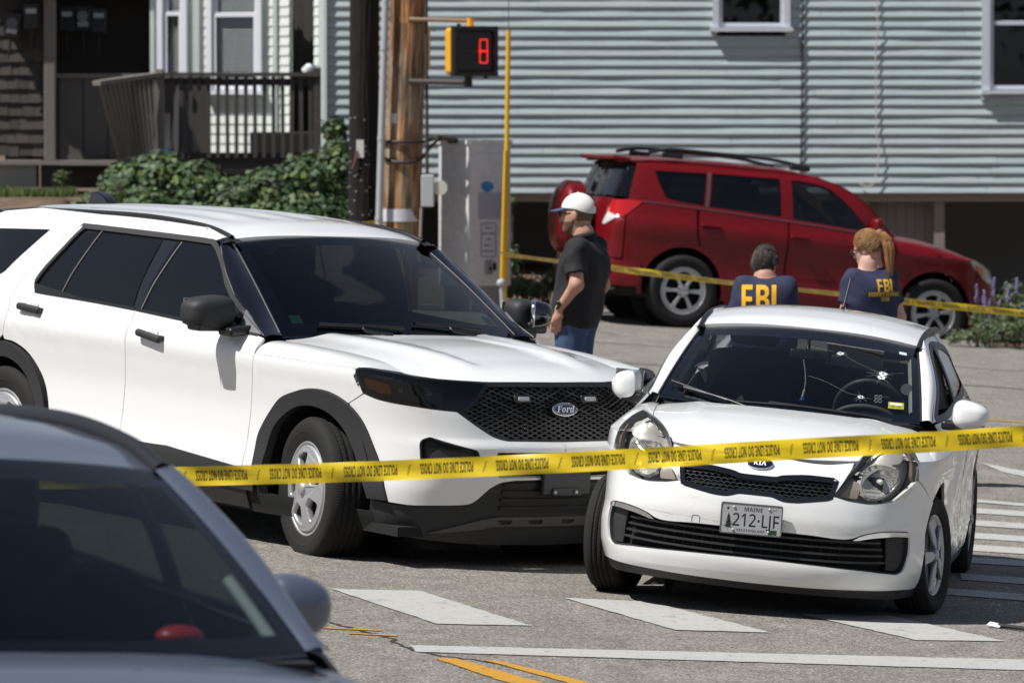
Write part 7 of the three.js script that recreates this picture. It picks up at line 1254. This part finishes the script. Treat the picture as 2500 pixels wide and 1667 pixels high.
function shirtText(P, name, lines, m) { // lines: [text, height, centre z, centre y, xscale]
  for (const [t, h, cz, cy, xs] of lines) {
    const shapes = font.generateShapes(t === 'FBI' ? 'FB' : t, h); let w = 0; if (t === 'FBI') { let m = 0; shapes.forEach(s => s.getPoints(4).forEach(p => { m = Math.max(m, p.x); })); let top = 0; shapes.forEach(s => s.getPoints(4).forEach(p => { top = Math.max(top, p.y); })); const a = m + .12 * h, b = a + .24 * h; shapes.push(new THREE.Shape([new THREE.Vector2(a, 0), new THREE.Vector2(b, 0), new THREE.Vector2(b, top), new THREE.Vector2(a, top)])); } shapes.forEach(s => s.getPoints(4).forEach(p => { w = Math.max(w, p.x); }));
    const back = (a, b) => { let x = -.45; b = Math.min(b, P.J.sh[1] + .035); for (let i = 0; i < 60 && x < .05; i++) { const d = P.shirtF(x, b, a); x += Math.max(d * .7, -.002); if (d < .0004) break; } return V(x - .0035, b, a); };
    const gs = []; for (const s of shapes) { const cv = p => [cz + (p.x - w / 2) * xs, cy - h / 2 + p.y]; const e = s.extractPoints(4); gs.push(panel(e.shape.map(cv), back, { holes: e.holes.map(q => q.map(cv)), depth: .002, max: .02, inside: V(.2, cy, cz) })); }
    gs.forEach(q => mesh(name, q, m, P.g));
  }
}
const leg = (x0, z0, x1, z1, hip) => [[x0, hip, z0], [lerp(x0, x1, .5) + .02, hip * .53, lerp(z0, z1, .5)], [x1, .09, z1]];
{ // man in a white cap
  const gy = G(.45, -34.8);
  const P = person('man in a white cap and black polo shirt, hand resting at his jeans pocket', [.45, gy, -34.8], [-.94, -.34], {
    seed: 1, hem: .905, sleeve: .70, skin, shirt: mat([.012, .012, .014], .85), trousers: mat([.045, .08, .16], .9), lo: [-.32, -.02, -.40], hi: [.34, 1.62, .40], headYaw: 0, headTilt: .04, build: 1.03,
    joints: { pelvis: [.03, .99, 0], chest: [-.025, 1.30, 0], sh: [-.045, 1.435, .185], neck: [-.03, 1.535, 0], head: [.015, 1.655, 0], legs: [leg(.03, -.09, .0, -.12, .93), leg(.03, .09, .03, .12, .93)], arms: [[[-.045, 1.43, -.20], [-.075, 1.20, -.275], [.062, 1.04, -.225], [.045, -.175, .01]], [[-.045, 1.43, .20], [-.07, 1.18, .28], [.04, .98, .25], [.03, -.18, 0]]] }
  });
  headPiece(P, 'cap', (x, y, z) => { const d = ell([x, y, z], [-.010, .035, 0], [.118, .112, .092]); return Math.max(d, (.040 - y) + (x) * .12 - .02 * smooth(0, -.1, x)); }, mat([.78, .76, .70], .9));
  headPiece(P, 'cap_bill', (x, y, z) => { const yy = y - .048 + .55 * z * z * 4 + (x - .1) * .18, q = Math.hypot((x - .095) / .090, z / .082) - 1; return Math.max(q * .07, Math.abs(yy) - .004); }, mat([.05, .075, .16], .85), .0035);
  { const b = new THREE.SphereGeometry(.006, 8, 6); b.translate(-.01, .149, 0); b.applyMatrix4(P.HM); mesh('cap_button', b, mat([.7, .68, .62], .9), P.g); const t = box(.003, .026, .018, -.127, .065, 0); t.applyMatrix4(P.HM); mesh('cap_emblem', t, mat([.30, .03, .05], .8), P.g); }
  headPiece(P, 'beard', (x, y, z) => Math.max(headSDF([x, y, z]) - .0025, Math.max(y + .040 - .5 * Math.max(0, .02 - x), Math.max(.0 - x, -(y + .135)))), mat([.15, .085, .055], .95));
  headPiece(P, 'hair', (x, y, z) => Math.max(headSDF([x, y, z]) - .0025, Math.max(-(y + .055), Math.max(x - .0, y - .06)) + (Math.abs(z) > .07 && x > -.03 ? .02 : 0)), mat([.16, .10, .07], .95));
  glasses(P, mat([.008, .008, .01], .12, { clearcoat: 1 }));
  { const L = []; for (let k = 0; k <= 14; k++) { const a = -2.2 + 4.4 * k / 14; L.push(V(-.03 - .072 * Math.cos(a), 1.525 - .025 * (1 - Math.cos(a)) * .6, .072 * Math.sin(a))); } mesh('collar', tube(L, .021, 40, 8), mat([.013, .013, .015], .85), P.g); }
  { const w = new THREE.TorusGeometry(.033, .011, 8, 24); w.rotateX(Math.PI / 2); w.rotateZ(-.75); w.translate(.05, 1.06, -.23); mesh('watch', w, mat([.01, .01, .01], .5), P.g); const q = rbox(.03, .03, .016, .006); q.translate(.055, 1.075, -.265); mesh('watch_case', q, mat([.012, .012, .012], .3), P.g); }
  // jeans pocket stitching
}
{ // agent seen from behind
  const x = 1.672, z = -34.5, gy = G(x, z), P = person('man with short grey brown hair and a navy shirt with large FBI letters, from behind', [x, gy, z], [.06, -1], {
    seed: 7, hem: .80, sleeve: .70, skin, shirt: mat([.022, .027, .065], .9), trousers: mat([.30, .25, .17], .9), lo: [-.32, -.02, -.42], hi: [.42, 1.42, .42], headYaw: .35, headTilt: .22, headScale: .88, build: .96,
    joints: { pelvis: [-.02, .88, 0], chest: [.03, 1.17, 0], sh: [.03, 1.258, .135], neck: [.055, 1.335, 0], head: [.10, 1.405, 0], legs: [leg(-.02, -.09, 0, -.12, .8), leg(-.02, .09, .03, .12, .8)], arms: [[[.03, 1.24, -.145], [.05, 1.0, -.20], [.20, .86, -.16], [.1, -.13, .02]], [[.03, 1.24, .145], [.05, 1.0, .20], [.20, .86, .16], [.1, -.13, -.02]]] }
  });
  headPiece(P, 'hair', (a, b, c) => { const d = headSDF([a, b, c]) - .011 - .005 * (fbm(a * 30, b * 14 + c * 30, 2, 9) - .5); const line = Math.max(-(b + .072), a - .05 - .35 * b); return Math.max(d, Math.max(line, (Math.abs(c) > .068 && b < .02 && a > -.035) ? .01 : -1)); }, mat([.05, .04, .033], .8));
  reseed(55); addStrands(P, 'hair_strands', 1500, p => p.y > -.055 && p.x < .03 + .35 * p.y && !(Math.abs(p.z) > .068 && p.y < .02 && p.x > -.035), p => [-.35, p.y > .09 ? -.2 : -1, p.z * 3], .012, .045, [mat([.055, .042, .033], .55), mat([.10, .083, .068], .55), mat([.13, .115, .10], .55)]);
  shirtText(P, 'letter', [['FBI', .18, -.045, 1.19, .70]], mat([.80, .42, .015], .8));
}
{ // agent with a ponytail
  const x = 2.37, z = -34.5, gy = G(x, z), P = person('woman with a reddish blonde ponytail and a navy FBI evidence response team shirt', [x, gy, z], [-.30, -.95], {
    seed: 12, hem: .90, sleeve: .64, skin: skinPale, shirt: mat([.022, .027, .065], .9), trousers: mat([.28, .24, .17], .9), lo: [-.32, -.02, -.42], hi: [.40, 1.52, .42], headYaw: -.75, headTilt: .25, headScale: .88, build: .84,
    joints: { pelvis: [-.01, .96, 0], chest: [.0, 1.25, 0], sh: [-.005, 1.375, .122], neck: [.02, 1.455, 0], head: [.045, 1.545, 0], legs: [leg(0, -.08, 0, -.1, .86), leg(0, .08, .03, .1, .86)], arms: [[[-.005, 1.36, -.135], [-.01, 1.11, -.19], [.14, .97, -.15], [.1, -.12, .02]], [[-.005, 1.36, .135], [-.03, 1.10, .20], [.02, .89, .205], [.03, -.16, 0]]] }
  });
  const hairM = mat([.24, .115, .042], .55), strands = (a, b, c) => .003 * (fbm(c * 60, b * 12 + a * 20, 2, 6) - .5);
  headPiece(P, 'hair', (a, b, c) => { const d = headSDF([a, b, c]) - .014 - strands(a, b, c); return Math.max(d, Math.max(-(b + .05) - .3 * a, Math.max(a - .045 - .55 * b, (Math.abs(c) > .066 && b < .012 && a > -.04) ? .01 : -1))); }, hairM);
  headPiece(P, 'ponytail', (a, b, c) => { let d = cap([a, b, c], [-.085, .085, 0], [-.125, .10, 0], .022, .030); d = smin(d, cap([a, b, c], [-.125, .10, 0], [-.165, .0, .01], .030, .040), .03); d = smin(d, cap([a, b, c], [-.165, 0, .01], [-.150, -.12, .0], .040, .030), .03); d = smin(d, cap([a, b, c], [-.150, -.12, 0], [-.125, -.205, -.02], .030, .010), .03); return d + .006; }, mat([.24, .12, .045], .6), .004, [-.26, -.24, -.10], [0, .17, .10]);
  { reseed(66); const cols = [mat([.34, .17, .06], .5), mat([.24, .11, .04], .5), mat([.46, .26, .11], .5)], S = cols.map(() => []); addStrands(P, 'hair_strands', 1400, p => p.y > -.045 && p.x < .03 + .55 * p.y && !(Math.abs(p.z) > .066 && p.y < .012 && p.x > -.04), p => { const d = V(-.105 - p.x, .09 - p.y, -p.z * 1.0).normalize(); return [d.x, d.y, d.z]; }, .014, .07, cols);
    for (let i = 0; i < 420; i++) { const a = rr(0, 6.28), q = Math.sqrt(rnd()), L = []; [[-.10, .095, 0, .024], [-.135, .10, 0, .030], [-.166, .04, .008, .038], [-.168, -.04, .008, .040], [-.155, -.12, 0, .034], [-.135, -.19 - rr(0, .06), -.012, .020]].forEach(c => L.push(V(c[0] + Math.cos(a) * q * c[3] + rr(-.003, .003), c[1] + rr(-.004, .004), c[2] + Math.sin(a) * q * c[3]))); S[i % 3].push(L); }
    S.forEach((s2, i) => { const g = strandGeo(s2, .0015); g.applyMatrix4(P.HM); mesh('ponytail_strands', g, cols[i], P.g).userData.kind = 'stuff'; }); }
  glasses(P, mat([.01, .009, .008], .15, { clearcoat: 1 }));
  shirtText(P, 'letter', [['FBI', .085, .05, 1.315, .70], ['EVIDENCE RESPONSE', .027, .05, 1.258, .62], ['TEAM', .027, .05, 1.226, .62]], mat([.62, .36, .04], .85));
}
// ---------------------------------------------------------------- plants
function leafGeo(kind) {
  const s = new THREE.Shape();
  if (kind === 'ivy') { const P = [[0, 0], [.28, -.12], [.5, .12], [.32, .3], [.5, .62], [.2, .55], [0, 1], [-.2, .55], [-.5, .62], [-.32, .3], [-.5, .12], [-.28, -.12]]; P.forEach((p, i) => i ? s.lineTo(...p) : s.moveTo(...p)); }
  else { s.moveTo(0, 0); s.quadraticCurveTo(.42, .35, 0, 1); s.quadraticCurveTo(-.42, .35, 0, 0); }
  const g = new THREE.ShapeGeometry(s, 3); const p = g.attributes.position; for (let i = 0; i < p.count; i++) p.setZ(i, -.18 * p.getX(i) * p.getX(i) * 4 * .3 - .12 * p.getY(i) * p.getY(i)); g.computeVertexNormals(); return g;
}
const leafMat = (c) => mat(c, .6, { transmission: .25, thickness: 0, side: THREE.DoubleSide });
function foliage(parent, n, sample, size, cols, kind) { // sample() -> [point, outward normal]
  const im = new THREE.InstancedMesh(leafGeo(kind), leafMat([1, 1, 1]), n), m = M4(), q = new THREE.Quaternion(), e = new THREE.Euler(), c = new THREE.Color();
  for (let i = 0; i < n; i++) { const [p, nn] = sample(i); const up = V(nn.x + rr(-.7, .7), nn.y + rr(-.3, .9), nn.z + rr(-.7, .7)).normalize(); q.setFromUnitVectors(V(0, 0, 1), up); const s = rr(size[0], size[1]); m.compose(p, q.multiply(new THREE.Quaternion().setFromAxisAngle(V(0, 0, 1), rr(0, 6.28))), V(s, s, s)); im.setMatrixAt(i, m); const k = cols[Math.floor(Math.pow(rnd(), 1.3) * cols.length)], v = rr(.75, 1.2); im.setColorAt(i, c.setRGB(k[0] * v, k[1] * v, k[2] * v)); }
  im.name = 'leaves'; im.castShadow = im.receiveShadow = true; im.userData.kind = 'stuff'; parent.add(im); return im;
}
const greens = [[.030, .075, .016], [.045, .10, .020], [.022, .055, .014], [.035, .085, .018], [.055, .125, .022], [.09, .16, .026], [.13, .18, .03]];
function bush(name, label, category, blobs, n, size, kind, cols = greens, grp) {
  const g = group(name, label, category, grp); g.position.copy(V(blobs[0][0], 0, blobs[0][2])); const o = g.position;
  const tot = blobs.reduce((a, b) => a + b[3] * b[4], 0), acc = []; let s = 0; for (const b of blobs) { s += b[3] * b[4] / tot; acc.push(s); }
  const stems = []; for (const b of blobs) for (let k = 0; k < 4; k++) { const x = b[0] + rr(-.5, .5) * b[3], z = b[2] + rr(-.4, .4) * b[5]; stems.push(tube([[x - o.x, groundAt(x, z) - .05, z - o.z], [x - o.x + rr(-.1, .1), b[1], z - o.z + rr(-.05, .1)], [x - o.x + rr(-.2, .2), b[1] + b[4] * .8, z - o.z + rr(-.1, .1)]], .008, 8, 5)); }
  mesh('stems', stems, mat([.06, .045, .03], .9), g).userData.kind = 'stuff';
  foliage(g, n, () => { const r = rnd(); let k = 0; while (acc[k] < r && k < blobs.length - 1) k++; const b = blobs[k], a = rr(0, 6.283), c = rr(-.6, 1), ss = Math.sqrt(1 - c * c), rad = Math.pow(rr(.25, 1), .4) * (1 + .25 * (fbm(a * 2 + b[0], c * 3, 2, 7) - .5)); const nn = V(Math.cos(a) * ss, c, Math.sin(a) * ss); return [V(b[0] - o.x + nn.x * b[3] * rad, b[1] + nn.y * b[4] * rad, b[2] - o.z + nn.z * b[5] * rad), nn]; }, size, cols, kind);
  return g;
}
{
  reseed(808);
  const B = (u, v, d, rx, ry, rz) => { const p = at(u, v, d); return [p.x, p.y, p.z, rx, ry, rz]; };
  bush('ivy_hedge', 'ivy covered hedge below the porch railing', 'hedge', [B(300, 430, 57.6, .35, .32, .4), B(370, 420, 57.4, .36, .38, .4), B(450, 440, 57.3, .36, .36, .4), B(540, 465, 57.2, .40, .30, .4), B(620, 450, 57.2, .36, .34, .4), B(700, 430, 57.3, .34, .40, .4), B(770, 420, 57.4, .26, .50, .35), B(480, 510, 57, .9, .26, .4), B(700, 510, 57, .7, .34, .4), B(330, 490, 57, .5, .28, .4)], 15000, [.035, .085], 'ivy');
  bush('climbing_vine', 'climbing vine growing up the corner by the black pole', 'vine', [B(768, 300, 57.8, .13, .16, .12), B(775, 360, 57.8, .15, .26, .14), B(785, 440, 57.7, .18, .3, .2)], 2200, [.035, .08], 'ivy');
  bush('weedy_shrub', 'light green weedy shrub at the end of the hedge', 'shrub', [B(215, 468, 56.9, .16, .16, .2), B(255, 460, 56.9, .2, .2, .2), B(180, 476, 56.8, .08, .08, .1)], 1300, [.03, .07], 'oval', [[.09, .14, .03], [.12, .17, .04], [.07, .11, .025]]);
  bush('garden_weeds', 'leafy green weeds at the foot of the yellow tube', 'weeds', [B(1190, 660, 53.6, .16, .13, .15), B(1225, 668, 53.6, .18, .11, .15), B(1150, 672, 53.7, .14, .07, .1), B(1110, 685, 53.6, .12, .05, .1), B(1262, 650, 53.8, .07, .13, .1), B(1280, 625, 53.8, .06, .10, .08)], 2300, [.03, .07], 'oval', [[.11, .17, .05], [.14, .20, .06], [.08, .13, .04]]);
  bush('garden_weeds', 'low green ground cover in front of the suv front bumper', 'weeds', [B(2230, 775, 51.6, .25, .09, .25), B(2300, 765, 51.8, .3, .16, .3), B(2345, 740, 52.0, .25, .25, .3), B(2400, 730, 52.0, .35, .3, .3), B(2270, 735, 52.2, .18, .16, .2), B(2330, 690, 52.3, .18, .2, .2)], 3600, [.03, .07], 'oval', [[.06, .10, .03], [.09, .13, .035], [.05, .08, .03], [.11, .13, .04]]);
  bush('wall_vine', 'sparse vine leaves hanging in the dark crawl space', 'vine', [B(1182, 600, 55.5, .07, .2, .1), B(1172, 470, 57, .05, .1, .1)], 90, [.03, .06], 'ivy');
  bush('yard_tuft', 'small green tuft against the concrete porch base', 'weed', [B(142, 410, 59.2, .09, .1, .1)], 260, [.03, .06], 'oval', [[.12, .16, .04], [.09, .13, .03]]);
  // lavender spikes
  for (let i = 0; i < 9; i++) {
    const u = [2245, 2262, 2285, 2298, 2318, 2338, 2345, 2310, 2275][i], v = [655, 668, 640, 690, 655, 640, 700, 720, 690][i], p = at(u, v, 51.9), g = group('lavender_spike', 'purple flower spike rising from the ground cover by the red bumper', 'flower', 'purple flower spikes'); g.position.set(p.x, groundAt(p.x, p.z) - .02, p.z);
    const h = p.y - g.position.y; mesh('stem', tube([[0, 0, 0], [.01, h * .5, .01], [rr(-.02, .02), h, 0]], .004, 10, 5), mat([.07, .10, .04], .8), g);
    const fl = []; for (let k = 0; k < 34; k++) { const t = k / 34, s = new THREE.IcosahedronGeometry(rr(.008, .013), 0); s.translate(rr(-.018, .018) * (1.2 - t), h - .16 + t * .17, rr(-.018, .018)); fl.push(s); } mesh('blossoms', fl, mat([.22, .19, .36], .7), g).userData.kind = 'stuff';
    const lf = []; for (let k = 0; k < 14; k++) { const L = leafGeo('oval'); L.scale(.05, .07, .05); L.rotateX(rr(-1.2, -.4)); L.rotateY(rr(0, 6.28)); L.translate(0, rr(.05, Math.max(.1, h - .2)), 0); lf.push(L); } mesh('leaves', lf, leafMat([.08, .12, .04]), g).userData.kind = 'stuff';
  }
  { // grass on the yard
    const n = 3800, b = new THREE.BufferGeometry(); b.setAttribute('position', new THREE.Float32BufferAttribute([-.006, 0, 0, .006, 0, 0, .004, .07, .012], 3)); b.computeVertexNormals();
    const im = new THREE.InstancedMesh(b, leafMat([.12, .17, .045]), n), m = M4(), q = new THREE.Quaternion(); for (let i = 0; i < n; i++) { const u = rr(-30, 175), p = at(u, 0, rr(58.6, 59.6)), y = groundAt(p.x, p.z); q.setFromAxisAngle(V(0, 1, 0), rr(0, 6.28)); const s = rr(.6, 1.5) * (.5 + 1.2 * fbm(p.x * 3, p.z * 3, 2, 4)); m.compose(V(p.x, y - .005, p.z), q, V(s, s, s)); im.setMatrixAt(i, m); }
    im.name = 'yard_grass'; im.userData = { kind: 'stuff', label: 'short green grass along the concrete porch base', category: 'grass' }; scene.add(im); im.castShadow = im.receiveShadow = true;
  }
  { // dry stalks
    const g = group('dry_stalks', 'dry brown stalks standing among the weeds', 'stalks'); const p = at(1248, 700, 53.5); g.position.set(p.x, groundAt(p.x, p.z), p.z); for (let k = 0; k < 5; k++) mesh('stalk', tube([[rr(-.04, .04), -.02, 0], [rr(-.05, .05), .12, rr(-.03, .03)], [rr(-.08, .08), rr(.2, .3), 0]], .008, 8, 5), mat([.20, .15, .10], .9), g);
  }
}
// ---------------------------------------------------------------- police tape, debris
const tapeTex = (text, w = 1024) => canvasTex(w, 256, (x, W, h) => { x.fillStyle = '#edd428'; x.fillRect(0, 0, W, h); x.translate(W / 2, h / 2); x.rotate(Math.PI); x.fillStyle = x.strokeStyle = '#1a180a'; x.lineWidth = 5; x.textAlign = 'center'; x.textBaseline = 'middle'; x.save(); x.translate(-90, 0); x.scale(.29, 1); x.font = 'bold 185px sans-serif'; x.fillText(text, 60, 6); x.strokeText(text, 60, 6); x.restore(); x.save(); x.translate(W / 2 - 70, 0); x.rotate(-1.25); x.lineWidth = 9; x.beginPath(); x.moveTo(-70, 8); x.bezierCurveTo(-50, -40, -40, 40, -20, -6); x.bezierCurveTo(-8, -30, 8, 34, 24, -4); x.bezierCurveTo(36, -26, 50, 26, 76, -12); x.stroke(); x.restore(); });
function tape(name, label, pts, width, period, m, twist) {
  const c = new THREE.CatmullRomCurve3(pts), n = 260, L = c.getLength(), pos = [], uv = [], idx = [];
  for (let i = 0; i <= n; i++) { const t = i / n, p = c.getPointAt(t), tg = c.getTangentAt(t), side = V(0, 1, 0).addScaledVector(tg, -tg.y).normalize(), nrm = tg.clone().cross(side).normalize(), a = twist(t); const w = side.clone().multiplyScalar(Math.cos(a)).addScaledVector(nrm, Math.sin(a)); for (let k = 0; k <= 4; k++) { const s = k / 4 - .5, bow = .006 * (1 - 4 * s * s) * Math.sin(t * 40); const q = p.clone().addScaledVector(w, s * width).addScaledVector(nrm, bow + .004 * Math.sin(t * 90 + s * 6)); pos.push(q.x, q.y, q.z); uv.push(t * L / period, k / 4); } }
  for (let i = 0; i < n; i++) for (let k = 0; k < 4; k++) { const a = i * 5 + k; idx.push(a, a + 5, a + 6, a, a + 6, a + 1); }
  const g = new THREE.BufferGeometry(); g.setAttribute('position', new THREE.Float32BufferAttribute(pos, 3)); g.setAttribute('uv', new THREE.Float32BufferAttribute(uv, 2)); g.setIndex(idx); g.computeVertexNormals();
  return tag(mesh(name, g, m), label, 'tape');
}
{
  const tx = tapeTex('POLICE LINE DO NOT CROSS'); tx.wrapS = THREE.RepeatWrapping;
  const m = mat([.95, .90, .85], .38, { map: tx, transmission: .22, thickness: 0, side: THREE.DoubleSide });
  tape('police_tape', 'yellow police line tape stretched low in front of both white cars', [at(-250, 1103, 20.3), at(150, 1102, 20.1), at(430, 1095, 19.9), at(800, 1085, 19.7), at(1180, 1069, 19.5), at(1500, 1052, 19.3), at(1850, 1031, 19.1), at(2150, 1015, 18.9), at(2400, 999, 18.7), at(2750, 975, 18.5)], .076, .302, m, t => .12 * Math.sin(t * 9) + .05);
  tape('police_tape', 'yellow police line tape strung from the yellow tube past the red suv', [at(1152, 583, 52.0), at(1290, 601, 50.2), at(1395, 614, 49.2), at(1668, 648, 47.4), at(1822, 664, 46.6), at(1945, 677, 46), at(2080, 692, 45.5), at(2352, 720, 44.5), at(2700, 760, 43.5)], .074, .302, m, t => .75 + .25 * Math.sin(t * 14));
  tape('police_tape', 'scrap of yellow tape tied low round the black pole', [at(800, 523, 52.7), at(835, 517, 52.6), at(868, 512, 52.6)], .07, .302, m, t => .4);
}
{
  reseed(2024); const g = group('evidence_strap', 'black strap with a white tag lying on the road', 'strap'), p = V(2.38, G(2.38, -25.64), -25.64); g.position.copy(p);
  mesh('strap', tube([[.02, .02, 0], [.12, .018, .12], [.25, .016, .28], [.45, .016, .42]], .011, 30, 6), mat([.02, .02, .022], .7), g); const b = rbox(.07, .008, .045, .003); b.rotateY(-.5); b.rotateX(.3); b.translate(0, .022, 0); mesh('white_tag', b, mat([.72, .73, .74], .6), g);
  // broken window glass by the sedan's wheel
  const n = 420, sh = new THREE.TetrahedronGeometry(1), im = new THREE.InstancedMesh(sh, mat([.45, .55, .52], .15, { clearcoat: 1 }), n), m = M4(), q = new THREE.Quaternion();
  for (let i = 0; i < n; i++) { const x = 2.45 + Math.abs(rr(-1, 1) * rr(0, 1)) * 1.3, z = -26.6 - rr(-1.2, 1.6) * rr(.2, 1); q.setFromEuler(new THREE.Euler(rr(0, 6), rr(0, 6), rr(0, 6))); const s = rr(.002, .006); m.compose(V(x, G(x, z) + .012, z), q, V(s, s * .6, s)); im.setMatrixAt(i, m); }
  im.name = 'broken_glass'; im.userData = { kind: 'stuff', label: 'crumbs of broken window glass on the road by the sedan', category: 'glass' }; scene.add(im);
}
// ---------------------------------------------------------------- street trees across the road, behind the photographer: mirrored in paint and glass
{
  reseed(1717);
  const tree = (x, z, h, r, label) => {
    const g = group('street_tree', label, 'tree', 'trees across the street'); g.position.set(x, G(x, z), z); const bark = mat([.09, .07, .055], .9), L = [[[0, -.1, 0], [.1, h * .3, .05], [-.05, h * .55, 0], [.1, h * .8, 0]]]; for (let k = 0; k < 6; k++) { const a = rr(0, 6.28), y = h * rr(.3, .5); L.push([[0, y, 0], [Math.cos(a) * r * .35, y + h * .15, Math.sin(a) * r * .35], [Math.cos(a) * r * .7, y + h * .3, Math.sin(a) * r * .7]]); }
    mesh('trunk', L.map((p, i) => tube(p, i ? .07 : .2, 14, 7)), bark, g); const n = 2600, cl = []; for (let k = 0; k < 16; k++) cl.push([rr(-.6, .6) * r, h * rr(.42, .92), rr(-.6, .6) * r, r * rr(.35, .55)]);
    const im = foliage(g, n, () => { const c = cl[Math.floor(rnd() * cl.length)], a = rr(0, 6.28), u = rr(-1, 1), s = Math.sqrt(1 - u * u), q = c[3] * Math.pow(rnd(), .3), nn = V(Math.cos(a) * s, u, Math.sin(a) * s); return [V(c[0] + nn.x * q, c[1] + nn.y * q, c[2] + nn.z * q), nn]; }, [.3, .6], greens, 'oval'); im.name = 'crown';
  };
  [[-34, 14, 12, 5], [-22, 24, 14, 6], [-9, 30, 13, 5.5], [4, 28, 14, 6], [17, 25, 13, 5.5], [30, 16, 14, 6], [44, 4, 13, 5.5]].forEach(([x, z, h, r]) => tree(x, z, h, r, 'leafy street tree standing across the road from the crash'));
}
renderer.render(scene, camera);
